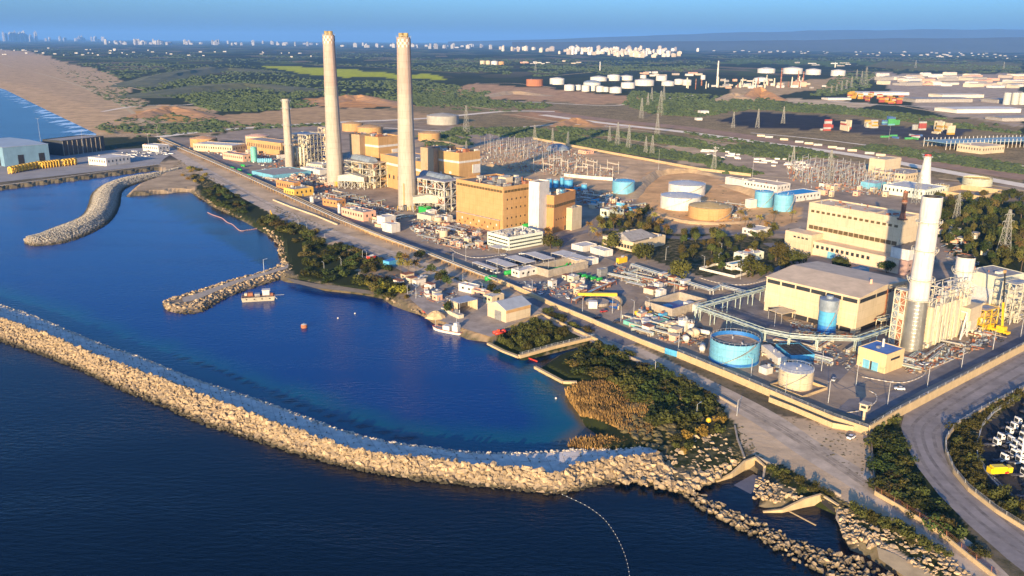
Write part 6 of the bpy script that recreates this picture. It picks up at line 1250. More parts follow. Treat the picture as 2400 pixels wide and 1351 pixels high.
T = thing('sand_heap', 'tan net and sand heap on the harbour edge', 'heap', g(1022,742)); hp = MB().lathe([(6,-.2),(4.6,1),(2.6,2.4),(.8,3),(.01,3.05)], 14); hp.v = [(x*random.uniform(.85,1.2), y*random.uniform(.85,1.2), z*random.uniform(.9,1.1)) for x, y, z in hp.v]; part(T, 'heap_body', hp, M_SANDY)
T = thing('moored_barge', 'cream box barge with deck gear moored beside the stone jetty', 'barge', g(606,703,0), math.radians(14)); part(T, 'hull', MB().add([(-9,-3.6,-.6),(9,-3.6,-.6),(9,3.6,-.6),(-9,3.6,-.6),(-9.6,-4,2.6),(9.6,-4,2.6),(9.6,4,2.6),(-9.6,4,2.6)], [(0,3,2,1),(0,1,5,4),(1,2,6,5),(2,3,7,6),(3,0,4,7),(4,5,6,7)]), mat('barge_hull', (.36,.32,.23), .8, .2, .5, stain=.5))
ubox(T, 'deck_plate', M_CHAS_, -9.3, -3.7, 2.6, 9.3, 3.7, 2.63)
for k in range(4): ubox(T, 'porthole', M_BLACK, -7+k*4.4, -4.02, 1.2, -6.2+k*4.4, -3.6, 1.9)
for x0,y0,x1,y1,z1,m_ in ((-6,-1,-3,2,2,M_RUST),(-2,-2,1,1,1.6,M_STEEL),(2.5,-1,6.5,2.6,3,M_WHITE),(7,-2,8.6,0,1.4,M_RUST),(-8,1,-6.5,3,1.4,M_DUCT)): ubox(T, 'deck_gear', m_, x0, y0, 2.62, x1, y1, 2.62+z1)
part(T, 'deck_roof', MB().box(2.2,-1.4,5.75,7,3,5.95), M_WHITE); rl = MB()
for x in np.linspace(-9.4,9.4,10): rl.beam((x,-3.9,2.6),(x,-3.9,3.6),.06).beam((x,3.9,2.6),(x,3.9,3.6),.06)
rl.beam((-9.4,-3.9,3.6),(9.4,-3.9,3.6),.06); part(T, 'railing', rl, M_RUST); part(T, 'gangway', MB().box(9.6,-1,2.4,15,0,2.6), M_STEEL); part(T, 'boarding_frame', MB().path([(9.4,-3.6,2.6),(10.8,-5,1.2),(10.8,2,1.2),(9.4,3.6,2.6)], .12), M_GALV)
T = thing('mooring_buoy', 'rusty round mooring buoy with a pale top floating alone in the lagoon', 'buoy', g(713,768,0)); part(T, 'float', MB().lathe([(.8,-.5),(1.7,0),(1.75,1.4),(1.5,1.8)], 18), mat('buoy_rust', (.35,.13,.06), .8, .25, 1)); part(T, 'top_plate', MB().lathe([(1.5,1.8),(1.0,1.95),(.01,2.0)], 18), M_WHITE); part(T, 'mooring_ring', MB().cyl(0,0,2,2.5,.25,n=8), M_STEEL)
for x, y in ((832,736),(792,747),(1303,935)): tag(obj('small_float', MB().lathe([(.25,-.3),(.5,.1),(.4,.6),(.01,.75)], 12).mesh('small_float', M_WHITE), None, g(x, y, 0)), 'small white float on open lagoon water', 'float', 'small white floats')
# floating boom, and the buoy line
def rope_floats(name, label, pts, step, r, m, rope_m, L=None, part_name='float'):
    P = smooth_path([g(x, y, 0) for x, y in pts], 8); T = thing(name, label, 'boom', P[0]); o = P[0]; part(T, 'rope', MB().path([p-o+Vector((0,0,.08)) for p in P], .10, 4), rope_m); acc = 0
    me = MB().lathe([(.01,-r*1.5),(r*.8,-r),(r,0),(r*.8,r),(.01,r*1.5)], 8).mesh(part_name, m)
    for a_, b_ in zip(P[:-1], P[1:]):
        d = b_-a_; t = acc
        while t < d.length:
            p = a_.lerp(b_, t/d.length)-o; f = obj(part_name, me, T, p+Vector((0,0,.15))); f.rotation_euler = (math.pi/2, 0, math.atan2(d.y, d.x)+math.pi/2)
            if L: f.scale = (1, 1, L)
            t += step
        acc = t-d.length
rope_floats('floating_boom', 'pink floating boom enclosing a corner of the upper lagoon', [(487,499),(500,505),(520,512),(533,522),(545,527),(562,541),(580,540),(605,536)], 2.0, .38, mat('boom_pink', (.42,.24,.22), .7, .15, 1), M_WHITE, 1.6)
rope_floats('buoy_line', 'long curved line of small white buoys off the breakwater tip', [(1318,1160),(1345,1172),(1380,1190),(1415,1217),(1440,1250),(1458,1285),(1470,1320),(1476,1356),(1478,1390)], 2.0, .12, M_WHITE, mat('rope_dark', (.05,.07,.09), .9), 1.3)
rope_floats('red_boom', 'short red floating boom closing the fenced channel', [(1230,838),(1245,843),(1258,848)], 1.3, .45, M_RED, M_RED, 1.4)
# outlet head walls
def headwall(label, pts, hs, w):
    P = [g(x, y) for x, y in pts]; o = P[0]; T = thing('outlet_headwall', label, 'headwall', o)
    for (p, q), (h0, h1) in zip(zip(P[:-1], P[1:]), zip(hs[:-1], hs[1:])):
        d = q-p; L = d.length; part(T, 'wall_panel', MB().add([(0,-w/2,-3.2),(L,-w/2,-3.2),(L,w/2,-3.2),(0,w/2,-3.2),(0,-w/2,h0),(L,-w/2,h1),(L,w/2,h1),(0,w/2,h0)], [(0,3,2,1),(4,5,6,7),(0,1,5,4),(1,2,6,5),(2,3,7,6),(3,0,4,7)]), M_WALLC, loc=p-o, rotz=math.atan2(d.y, d.x))
    return T, P, o
T, P, o = headwall('upper ochre concrete outlet wall with a dark culvert mouth', [(1680,1112),(1715,1102),(1745,1085),(1770,1078),(1793,1096)], (-2.6,-1.2,.8,1.2,.6), .8); d = P[4]-P[3]
part(T, 'culvert_mouth', MB().box(1.0,-.75,-3,d.length-.4,-.41,.2), M_BLACK, loc=P[3]-o, rotz=math.atan2(d.y, d.x)); part(T, 'side_wall', MB().beam(P[4]-o+Vector((0,0,-.5)), g(1780,1165,0)-o, .5), M_CONC); part(T, 'spill_apron', MB().add([g(*p, z)-o for p, z in (((1765,1112),.5),((1790,1118),.5),((1757,1162),-.05),((1715,1140),-.05))], [(0,3,2,1)]), mat('wet_concrete', (.12,.11,.11), .3, .2, .5))
T, P, o = headwall('lower ochre concrete outlet wall with a square culvert mouth', [(1790,1182),(1835,1182),(1885,1170),(1925,1163),(1965,1186)], (-2.6,-1.8,.2,.9,.4), .8); d = P[4]-P[3]
part(T, 'culvert_mouth', MB().box(1.0,-.75,-3,d.length-.6,-.41,.1), M_BLACK, loc=P[3]-o, rotz=math.atan2(d.y, d.x)); part(T, 'side_wall', MB().path([P[4]-o+Vector((0,0,-.5)), g(1962,1215,1)-o, g(1985,1260,.5)-o], .5), M_CONC); part(T, 'weir_sill', MB().beam(g(1832,1190,0)-o, g(1912,1232,0)-o, .3), M_WALLC)
for pts, h_ in (([(1770,1072),(1800,1088),(1820,1092)], .9), ([(1945,1150),(1970,1165)], .9), ([(1722,1000),(1728,1030),(1745,1075)], .6)): wall_run('concrete_kerb', {1770:'short ochre kerb above the upper outlet', 1945:'short ochre kerb above the lower outlet', 1722:'thin concrete kerb between the boulders and the coast track'}[pts[0][0]], pts, h_, .6, M_CONC, 6)
T = thing('spherical_marker', 'orange-yellow ball marker on a stand near the breakwater root', 'marker', g(1660,997)); part(T, 'ball', MB().lathe([(1.1*math.cos(t), 2.2+1.1*math.sin(t)) for t in np.linspace(-1.57,1.57,9)], 16), M_YELLOW, True); part(T, 'stand', MB().beam((0,0,-.2),(0,0,1.4),.12).beam((0,0,.8),(.8,.3,-.2),.08), M_STEEL)
T = thing('chute', 'yellow chute standing by the shore path above the floating boom', 'chute', g(640,512), math.radians(120)); part(T, 'chute_body', MB().beam((0,0,.6),(8,0,5.5),.5), M_YELLOW); part(T, 'support', MB().beam((7.5,-1,-.2),(7.8,0,5.2),.2).beam((7.5,1,-.2),(7.8,0,5.2),.2), M_CREAM)
# ------------------------------------------------------------------ vehicles
M_PAINT = [mat('car_paint_%s' % n, c, .35, .05, .3) for n, c in (('white', (.70,.70,.68)), ('silver', (.42,.43,.44)), ('dark', (.05,.05,.06)), ('red', (.35,.03,.03)), ('blue', (.05,.12,.28)))]
WHEEL = MB().lathe([(.01,-.11),(.2,-.12),(.33,-.1),(.33,.1),(.2,.12),(.01,.11)], 12).mesh('wheel', M_BLACK)
def car_mesh(m):
    sec = [(-2.1,.75,.55,.95),(-2.0,.85,.35,1.0),(-1.2,.86,.3,1.02),(1.1,.86,.3,.98),(1.9,.82,.35,.82),(2.15,.7,.5,.72)]; mb = MB(); vs = []
    for x, y, z0, z1 in sec: vs += [(x,-y,z0),(x,y,z0),(x,y*.93,z1),(x,-y*.93,z1)]
    mb.add(vs, [(4*i+j, 4*i+(j+1) % 4, 4*i+4+(j+1) % 4, 4*i+4+j) for i in range(5) for j in range(4)]+[(3,2,1,0),(20,21,22,23)]); return mb.mesh('body', m)
CABIN = MB().add([(-1.5,-.78,.98),(.9,-.78,.98),(.9,.78,.98),(-1.5,.78,.98),(-1.0,-.6,1.46),(.2,-.6,1.46),(.2,.6,1.46),(-1.0,.6,1.46)], [(0,1,5,4),(1,2,6,5),(2,3,7,6),(3,0,4,7)]).mesh('windows', M_GLASS)
CARB = [car_mesh(m_) for m_ in M_PAINT]; CROOF = [MB().box(-.98,-.6,1.46,.2,.6,1.5).mesh('roof', m_) for m_ in M_PAINT]
def car(p, az, k, label, group, s=1.0):
    T = thing('parked_car', label, 'car', p, math.radians(az), group); obj('body', CARB[k], T); obj('windows', CABIN, T); obj('roof', CROOF[k], T)
    for x in (-1.3, 1.3):
        for y in (-.8, .8): w = obj('wheel', WHEEL, T, (x, y, .33)); w.rotation_euler = (math.pi/2, 0, 0)
    T.scale = (s,)*3
CN = ('white', 'silver', 'black', 'red', 'blue')
for x, y, az, k, lab in ((2108,914,165,0,'white car driving on the perimeter road by the guard tower'),(2166,857,10,0,'white car parked by the switch house'),(2236,897,35,1,'silver car parked under the wall of the curved road, near the switch house'),(2175,928,35,1,'silver car parked under the wall of the curved road, near the guard tower'),(2345,800,35,2,'black car parked below the mobile crane'),(2310,812,35,2,'black car on the perimeter road below the boiler'),(1415,732,30,3,'red car on the wall-side road by the intake basin'),(1400,746,30,2,'black car on the wall-side road by the intake basin'),(1445,756,30,2,'black car next to the teal filter bed'),(1180,600,20,1,'silver car at the edge of the carports'),(1223,597,20,0,'white car behind the carports'),(1608,562,15,0,'white car parked by the planted belt'),(1050,596,150,2,'black car on the plant road below the scrap yard'),(1995,1028,40,0,'white pickup-like car standing on the weedy verge'),(1954,892,60,1,'silver car on the dirt yard right of the beige tank'),(1695,722,60,0,'small white car on the inner yard'),(1330,700,100,0,'white car in the works yard near the intake basin'),(1268,690,60,0,'white car by the works yard wall')): car(g(x, y), az, k, lab, None, 1.05)
for i in range(30):                                  # under the carports
    q = ((1122,622),(1150,615),(1195,607),(1240,600))[i % 4]; t = (i//4)/8; car(g(q[0]+6+t*44, q[1]+5+t*16), 45, random.choice((0,1,1,2,4)), 'car parked in the shade of the staff carports', 'cars under the carports')
for i in range(60): x, y = rnd_in([(285,357),(395,350),(405,362),(300,372)], 1)[0]; car(g(x, y), random.choice((10,100)), random.choice((0,0,1,2)), 'car parked in the big lot on the port quay', 'cars on the port quay', 1.1)
# truck park
M_TRW = mat('truck_white', (.66,.66,.62), .4, .08, .5); M_CHAS = mat('chassis', (.06,.06,.07), .7, .2, .5)
CABM = MB().add([(1.6,-1.2,.7),(3.4,-1.2,.7),(3.4,1.2,.7),(1.6,1.2,.7),(1.6,-1.2,2.9),(2.9,-1.2,2.9),(2.9,1.2,2.9),(1.6,1.2,2.9),(3.4,-1.2,1.9),(3.4,1.2,1.9)], [(0,3,2,1),(0,1,8,5,4),(1,2,9,8),(2,3,7,6,9),(3,0,4,7),(4,5,6,7),(8,9,6,5)]).mesh('cab', M_TRW)
CABW = MB().add([(3.43,-1.05,2.0),(3.43,1.05,2.0),(2.98,1.05,2.8),(2.98,-1.05,2.8)], [(0,1,2,3)]).mesh('windscreen', M_GLASS); DEFL = MB().add([(1.6,-1.1,2.92),(2.6,-1.1,2.92),(2.6,1.1,2.92),(1.6,1.1,2.92),(1.6,-1.0,3.35),(1.6,1.0,3.35)], [(0,1,4),(2,3,5),(1,2,5,4),(3,0,4,5)]).mesh('wind_deflector', M_TRW)
SIDEW = MB().box(2.2,-1.24,1.9,3.0,-1.205,2.6).box(2.2,1.205,1.9,3.0,1.24,2.6).box(1.56,-1.0,1.2,1.598,1.0,2.6).mesh('side_window', M_GLASS)
CHS = MB().box(-2.8,-.5,.7,1.58,.5,1.0).box(-2.2,-.55,1.0,-1.2,.55,1.25).mesh('chassis', M_CHAS); TANKM = MB().beam((-.2,-.95,.75),(1.3,-.95,.75),.33,8).mesh('fuel_tank', M_GALV)
def truck(p, az, label, group=None):
    T = thing('truck_tractor', label, 'truck', p, math.radians(az), group)
    cb = obj('cab', CABM, T); obj('windscreen', CABW, cb); obj('side_window', SIDEW, cb); obj('wind_deflector', DEFL, cb); obj('chassis', CHS, T); obj('fuel_tank', TANKM, T)
    for x in (-2.0, 2.5):
        for y in (-1.0, 1.0): w = obj('wheel', WHEEL, T, (x, y, .5)); w.rotation_euler = (math.pi/2, 0, 0); w.scale = (1.5, 1.5, 2.2)
    return T
TRK = [(2402,985),(2396,1001),(2390,1017),(2385,1032),(2381,1047),(2379,1060),(2376,1074),(2374,1088),(2406,968),(2412,950),(2352,1020),(2332,1034),(2362,1008),(2366,1050),(2360,1062),(2364,1073),(2322,1046),(2340,1083),(2386,1118),(2398,1168),(2410,1140),(2355,1040),(2372,996)]
for i, (x, y) in enumerate(TRK): truck(g(x, y), 10+random.uniform(-6, 6), 'white tractor unit in the truck park row', 'tractor units in the truck park')
T = thing('garbage_truck', 'bright yellow refuse truck with red lamps parked at the end of the truck park', 'truck', g(2345,1112), math.radians(8)); M_GY = mat('truck_yellow', (.75,.52,.01), .45, .1, .5)
part(T, 'hopper', MB().add([(-4.2,-1.25,.9),(1.4,-1.25,.9),(1.4,1.25,.9),(-4.2,1.25,.9),(-3.8,-1.2,3.5),(1.4,-1.2,3.4),(1.4,1.2,3.4),(-3.8,1.2,3.5)], [(0,3,2,1),(4,5,6,7),(0,1,5,4),(1,2,6,5),(2,3,7,6),(3,0,4,7)]), M_GY); part(T, 'cab', MB().box(1.7,-1.2,.7,3.6,1.2,3.0), M_GY); ubox(T, 'windscreen', M_GLASS, 3.58, -1.05, 1.9, 3.66, 1.05, 2.8); ubox(T, 'side_panel', M_RED, .6, -1.35, .9, 2.2, -1.27, 1.6); ubox(T, 'chassis', M_CHAS, -4, -.6, .5, 3.4, .6, .88); ubox(T, 'tail_gate', M_GY, -4.9, -1.2, .9, -4.22, 1.2, 3.0); ubox(T, 'roof_hatch', M_BLACK, 1.0, -1.0, 3.42, 1.66, 1.0, 3.5)
for x in (-3,-1.8,2.6):
    for y in (-1.1,1.1): w = obj('wheel', WHEEL, T, (x, y, .5)); w.rotation_euler = (math.pi/2, 0, 0); w.scale = (1.5, 1.5, 2.2)
# ------------------------------------------------------------------ lamps, poles, pylons
LP = {}
def lamp(p, h, label, group, az=0, arm=2):
    k = round(h)
    if k not in LP:
        LP[k] = (MB().cyl(0,0,-.2,k,.16,.09,8).mesh('pole', M_GALV), MB().beam((0,0,k-.1),(2.0,0,k+.25),.07).mesh('arm', M_GALV), MB().box(1.6,-.2,k+.2,2.6,.2,k+.42).mesh('lamp_head', M_STEEL), MB().beam((0,0,k-.1),(-2.0,0,k+.25),.07).mesh('arm', M_GALV), MB().box(-2.6,-.2,k+.2,-1.6,.2,k+.42).mesh('lamp_head', M_STEEL))
    T = thing('street_lamp', label, 'street lamp', p, math.radians(az), group); obj('pole', LP[k][0], T); obj('lamp_head', LP[k][2], obj('arm', LP[k][1], T))
    if arm > 1: obj('lamp_head', LP[k][4], obj('arm', LP[k][3], T))
for x, y in ((2173,908),(2253,865),(2327,820),(2392,790),(2080,950),(2006,905),(1941,945),(1925,870)): lamp(g(x, y), 10, 'double-armed street lamp along the perimeter road', 'perimeter road lamps', 45)
for x, y in ((1455,755),(1485,742),(1520,735),(1579,695),(1735,655),(1683,625),(1650,632),(1492,660),(1365,735),(1830,715),(1815,765),(1560,610),(1247,690),(1165,640),(1092,612),(1227,575),(1062,625),(1285,640),(1340,660),(1435,735),(1590,818),(1760,885),(1840,930),(1870,560),(1690,600),(1405,610)): lamp(g(x, y), 9, 'slim lamp pole inside the plant yards', 'plant yard lamps', random.choice((40,130)), 1)
for x, y in ((1535,880),(1632,985),(1727,975),(955,695),(850,610),(762,570),(720,545),(700,535),(760,640),(800,630),(975,700),(1085,668),(1050,655),(860,613),(1130,690)): lamp(g(x, y), 7, 'slim pole beside the coast track and harbour', 'coast track poles', random.choice((40,130)), 1)
lamp(g(619,640), 9, 'lone lamp pole at the root of the stone jetty', None, 20, 1)
def pylon_mesh(H, w, arms, m, r=.16):
    mb = MB(); n = 7; zs = [H*(1-(1-i/n)**1.15) for i in range(n+1)]; ww = [w*(1-.86*z/H)/2 for z in zs]
    for i in range(n):
        A = [(sx*ww[i], sy*ww[i], zs[i]) for sx, sy in ((-1,-1),(1,-1),(1,1),(-1,1))]; B = [(sx*ww[i+1], sy*ww[i+1], zs[i+1]) for sx, sy in ((-1,-1),(1,-1),(1,1),(-1,1))]
        for k in range(4): mb.beam(A[k], B[k], r); mb.beam(A[k], B[(k+1) % 4], r*.6); mb.beam(A[(k+1) % 4], B[k], r*.6); mb.beam(B[k], B[(k+1) % 4], r*.6)
    am = MB()
    for z, L in arms:
        for s in (-1, 1):
            b_ = w*(1-.86*z)/2; am.beam((0, b_, H*z), (s*L, 0, H*z), r*.7); am.beam((0, -b_, H*z), (s*L, 0, H*z), r*.7); am.beam((0, 0, H*(z+.045)), (s*L, 0, H*z), r*.6); am.beam((s*L, 0, H*z), (s*L, 0, H*z-2), .1)
    return mb.mesh('lattice_mast', m), am.mesh('cross_arms', m)
M_PYL = mat('pylon_steel', (.30,.29,.24), .6, .15, .5); PYM = {}
def pylon(x, y, top, label, group, az=60, thin=False):
    H = height(x, y, top); k = (max(10, round(H/4)*4), thin)
    if k not in PYM: PYM[k] = pylon_mesh(k[0], k[0]*(.10 if thin else .2), ((.62,k[0]*.13),(.76,k[0]*.15),(.90,k[0]*.12)), M_PYL, .14 if k[0] < 30 else .18)
    T = thing('lattice_pylon', label, 'pylon', g(x, y)-Vector((0,0,.2)), math.radians(az), group); T.scale = (1, 1, H/k[0]); obj('lattice_mast', PYM[k][0], T); obj('cross_arms', PYM[k][1], T)
pylon(2350,602,491,'tall pale lattice pylon beside the grove and the palms', None, 20); pylon(2240,520,452,'lattice pylon between the white stack and the grove', None, 20); pylon(2147,478,404,'lattice pylon in front of the white low hall', None, 20); pylon(1941,436,352,'dark lattice pylon in the far switchyard', None, 30)
for x, y, t in ((1093,312,248),(1253,335,293),(1295,332,300),(1447,342,287),(1473,348,293),(1503,278,230),(1555,238,200),(1547,271,213),(1540,318,267),(1513,361,320),(1528,364,317),(1255,168,143),(1093,358,330),(1673,398,343),(1857,395,343),(1331,338,308),(1428,335,295),(1518,250,218),(1527,235,205),(1718,300,262),(1775,300,255),(1835,290,250)): pylon(x, y, t, 'lattice pylon on the power line corridor behind the switchyard', 'corridor pylons', 60)
for x, y, t in ((1948,220,200),(1960,217,197),(1972,213,190),(1983,210,187),(1995,207,180),(2007,187,163),(2018,200,167),(2027,204,157),(2145,162,142),(2352,162,145)): pylon(x, y, t, 'lattice pylon in the file beside the refinery', 'refinery pylons', 30)
for x, y, t in ((1763,418,360),(1888,434,383),(1543,400,350),(1148,352,310),(1055,348,318),(2083,330,295),(2400,330,290)): lamp(g(x, y), max(8, height(x, y, t)), 'tall light mast standing over the switchyards', 'switchyard masts', 30)
for x, y, t in ((95,332,278),(197,362,308),(350,356,313),(369,322,296)): lamp(g(x, y), max(8, height(x, y, t)), 'tall white light mast on the port quay', 'port light masts', 10)
# painted kerbs
def kerb(label, pts, m=None):
    P = smooth_path([g(x, y) for x, y in pts], 6); o = P[0]; T = thing('painted_kerb', label, 'kerb', o); acc = 0; n = 0
    ka = MB().box(0,-.2,-.1,1.3,.2,.32).mesh('kerb_stone', M_WHITE); kb = MB().box(0,-.2,-.1,1.3,.2,.31).mesh('kerb_stone', M_CONC)
    for a_, b_ in zip(P[:-1], P[1:]):
        d = b_-a_; t = acc
        while t < d.length: obj('kerb_stone', ka if n % 2 else kb, T, a_.lerp(b_, t/d.length)-o, math.atan2(d.y, d.x)); t += 1.35; n += 1
        acc = t-d.length
kerb('black and white kerb round the apron of the blue-roofed switch house', [(2020,884),(2080,895),(2120,897),(2158,884),(2170,870),(2160,862)]); kerb('black and white kerb along the inner edge of the perimeter road', [(2170,868),(2240,840),(2320,800)]); kerb('black and white kerb round the dirt island by the guard tower', [(1985,968),(2020,962),(2050,945),(2054,928),(2040,918)])
kerb('black and white kerb round the pond house garden', [(1640,652),(1690,665),(1745,668),(1800,655),(1825,635)]); kerb('painted kerb along the scrap yard edge', [(1055,583),(1075,595),(1105,604),(1140,604),(1180,597)]); kerb('painted kerb beside the pipe yard road', [(1445,655),(1500,668),(1560,690)])
# switchyards
GM = {}
def gantry(x, y, x2, y2, h, label, group, m):
    p, q = g(x, y), g(x2, y2); d = q-p; L = round(d.length/2)*2; k = (L, h, m.name)
    if k not in GM:
        post = MB(); bm_ = MB(); post.beam((0,0,-.2),(0,0,h*1.25),.26)
        bm_.beam((0,0,h),(L,0,h),.18).beam((0,0,h-1),(L,0,h-1),.18)
        for i in range(int(L/2)): bm_.beam((2*i,0,h-1),(2*i+1,0,h),.1).beam((2*i+1,0,h),(2*i+2,0,h-1),.1)
        ins = MB()
        for i in range(3): ins.cyl(L*(i+1)/4, 0, h-2.8, h-1, .16, n=6)
        GM[k] = (post.mesh('post', m), bm_.mesh('beam', m), ins.mesh('insulators', M_RUST))
    T = thing('switchyard_gantry', label, 'gantry', p, math.atan2(d.y, d.x), group); obj('post', GM[k][0], T); obj('post', GM[k][0], T, (L, 0, 0)); obj('insulators', GM[k][2], obj('beam', GM[k][1], T))
M_GAN = mat('gantry_pale', (.58,.52,.40), .7, .1, .5); M_GANG = mat('gantry_grey', (.34,.34,.32), .6, .15, .5)
for x, y, x2, y2 in ((1273,404,1295,409),(1288,393,1316,391),(1316,398,1331,401),(1347,413,1375,413),(1365,405,1391,411),(1373,396,1399,403),(1406,415,1434,419),(1423,402,1450,408),(1330,404,1352,398),(1250,400,1272,396)): gantry(x, y, x2, y2, 11, 'pale portal gantry in the sandy switchyard behind the small blue tanks', 'pale switchyard gantries', M_GAN)
r_ = random.Random(4)
for i in range(5):
    for j in range(6): x = 1128+j*30+i*6+r_.uniform(-4, 4); y = 340+i*7.5+j*3+r_.uniform(-1.5, 1.5); gantry(x, y, x+14, y-3+r_.uniform(-1, 1), 12, 'grey busbar gantry in the dense switchyard behind the boiler house', 'grey switchyard gantries', M_GANG)
for i in range(5):
    for j in range(9): x = 1848+j*27+i*7+r_.uniform(-5, 5); y = 388+i*9+j*3.2+r_.uniform(-1.5, 1.5); gantry(x, y, x+13, y-3+r_.uniform(-1, 1), 11, 'grey busbar gantry in the far switchyard left of the white turbine house', 'far switchyard gantries', M_GANG)
def yard_stuff(name, label, polys, mats, seed):
    q = random.Random(seed)
    for mi, m_ in enumerate(mats):
        mb = MB()
        for poly, n, s0, s1, hz in polys:
            for px, py in rnd_in(poly, n//len(mats)):
                p = g(px, py); s = q.uniform(s0, s1); k = q.random()
                if k < .45: mb.box(p.x-s*q.uniform(.2,.8), p.y-s*q.uniform(.2,.8), GZ-.1, p.x+s*q.uniform(.2,.8), p.y+s*q.uniform(.2,.8), GZ+s*hz*q.uniform(.3,1.2))
                elif k < .8: a_ = q.choice((.80, .80, 2.37))+q.gauss(0, .06); L = s*q.uniform(1.0, 3.2); z = GZ+q.uniform(.2, 1.4)*hz; mb.beam((p.x-L*math.cos(a_), p.y-L*math.sin(a_), z), (p.x+L*math.cos(a_), p.y+L*math.sin(a_), z), q.uniform(.12, .4), 5)
                else: mb.cyl(p.x, p.y, GZ-.1, GZ+s*hz*q.uniform(.8, 2), s*.3, n=8)
        o = obj(name, mb.mesh(name, m_)); tag(o, label % ('rusty', 'pale', 'grey', 'blue-grey')[mi % 4], 'clutter'); o['kind'] = 'stuff'
yard_stuff('yard_clutter', 'mass of %s pipes, skids and scrap scattered over the plant yards', [
  ([(700,430),(790,445),(930,490),(940,545),(860,500),(740,465)], 520, .7, 2.2, .9), ([(960,505),(1060,500),(1130,535),(1150,590),(1000,570),(960,535)], 620, .7, 2.2, .6), ([(600,410),(680,400),(780,410),(790,440),(680,440)], 320, .7, 2.4, .8),
  ([(440,350),(600,385),(660,400),(690,380),(600,350),(480,340)], 260, .7, 2.4, .9), ([(1340,430),(1440,460),(1520,500),(1460,505),(1370,480),(1300,450)], 380, .7, 2.2, .7), ([(1170,660),(1330,665),(1430,660),(1400,690),(1300,700)], 160, .6, 1.6, .6), ([(1440,620),(1500,635),(1560,660),(1500,670),(1430,650)], 220, .5, 1.6, .6),
  ([(1480,735),(1600,740),(1660,770),(1640,815),(1560,800),(1490,780)], 260, .5, 1.5, .7), ([(1780,810),(1930,800),(2010,830),(1990,870),(1920,850),(1800,880)], 200, .5, 1.5, .6), ([(2110,850),(2190,830),(2330,770),(2350,790),(2250,840),(2140,880)], 320, .5, 1.8, .7),
  ([(1840,750),(1920,770),(2050,790),(2080,770),(1990,800),(1880,790)], 160, .5, 1.6, .8), ([(2200,560),(2280,560),(2300,620),(2240,640)], 90, .6, 2, .8), ([(820,640),(960,650),(1080,690),(1040,720),(940,680)], 160, .5, 1.3, .6), ([(1640,480),(1740,470),(1760,500),(1720,520)], 110, .7, 2, .6), ([(1890,440),(2080,425),(2180,440),(2060,460)], 300, .8, 2.4, .9)],
  (M_RUST, mat('clutter_tan', (.27,.21,.14), .85, .3, .5), M_STEEL, M_DUCTG), 3)
yard_stuff('switchgear', 'mass of %s insulators and busbars on the switchyard floors', [([(1110,345),(1300,335),(1400,380),(1330,415),(1130,400)], 900, .5, 1.3, 2.2), ([(1840,385),(2060,400),(2110,430),(1980,440),(1850,425)], 900, .5, 1.3, 2.4), ([(1330,385),(1450,400),(1440,420),(1300,415)], 200, .4, 1.2, 1.6)], (M_RUST, MATS['clutter_tan'], M_STEEL, M_DUCTG), 8)

# small huts, cabinets and pipe runs that fill the yards
r5 = random.Random(55); HUTM = {}
def hut(x, y, label, group, m, rm, sc=1.0):
    a, b, h = r5.uniform(3, 8)*sc, r5.uniform(2.5, 5)*sc, r5.uniform(2.4, 4)*sc; T = thing('site_hut', label, 'hut', g(x, y), math.radians(45+r5.choice((0, 0, 90))+r5.uniform(-4, 4)), group)
    ubox(T, 'wall', m, 0, 0, -.2, a, b, h); ubox(T, 'roof', rm, -.2, -.2, h, a+.2, b+.2, h+.25); ubox(T, 'door', M_STEEL, a*.3, -.06, 0, a*.3+1, .02, 2); ubox(T, 'window', M_GLASS, -.06, b*.3, 1.1, .02, b*.7, 2)
    if r5.random() < .6: ubox(T, 'roof_unit', M_GALV, a*.4, b*.3, h+.26, a*.4+1.2, b*.3+1, h+1.1)
def huts(poly, n, label, group, ms=None, sc=1.0):
    for x, y in rnd_in(poly, n): hut(x, y, label, group, r5.choice(ms or (M_CREAM, M_WHITE, M_DUCT, M_PINK)), r5.choice((M_ROOFG, M_WHITE, M_RUST, M_ROOFB)), sc)
huts([(600,405),(690,400),(760,418),(790,440),(700,436)], 14, 'small hut among the pipes left of the first tall chimney', 'huts left of the chimneys'); huts([(730,455),(800,470),(920,520),(940,545),(860,520)], 16, 'small hut among the skids between the conveyor wall and the chimneys', 'huts by the conveyor wall')
huts([(960,520),(1060,515),(1140,560),(1130,590),(1000,570)], 12, 'small hut in the scrap yard before the power block', 'huts in the scrap yard'); huts([(1345,440),(1430,462),(1500,500),(1400,490)], 14, 'small hut behind the control block near the blue tanks', 'huts behind the control block', (M_BLUE, M_CREAM, M_WHITE))
huts([(1290,660),(1420,645),(1460,680),(1340,715),(1250,685)], 10, 'small hut in the works yard round the intake basin', 'huts in the works yard'); huts([(1480,640),(1560,655),(1640,690),(1540,690)], 9, 'small hut beside the low pipe rack', 'huts by the pipe rack'); huts([(1480,740),(1560,750),(1640,775),(1600,810),(1520,790)], 9, 'small hut near the white silos', 'huts by the silos'); huts([(1890,440),(2080,425),(2200,450),(2060,470),(1900,460)], 22, 'small hut in the yard behind the station building', 'huts behind the station', None, 1.3)
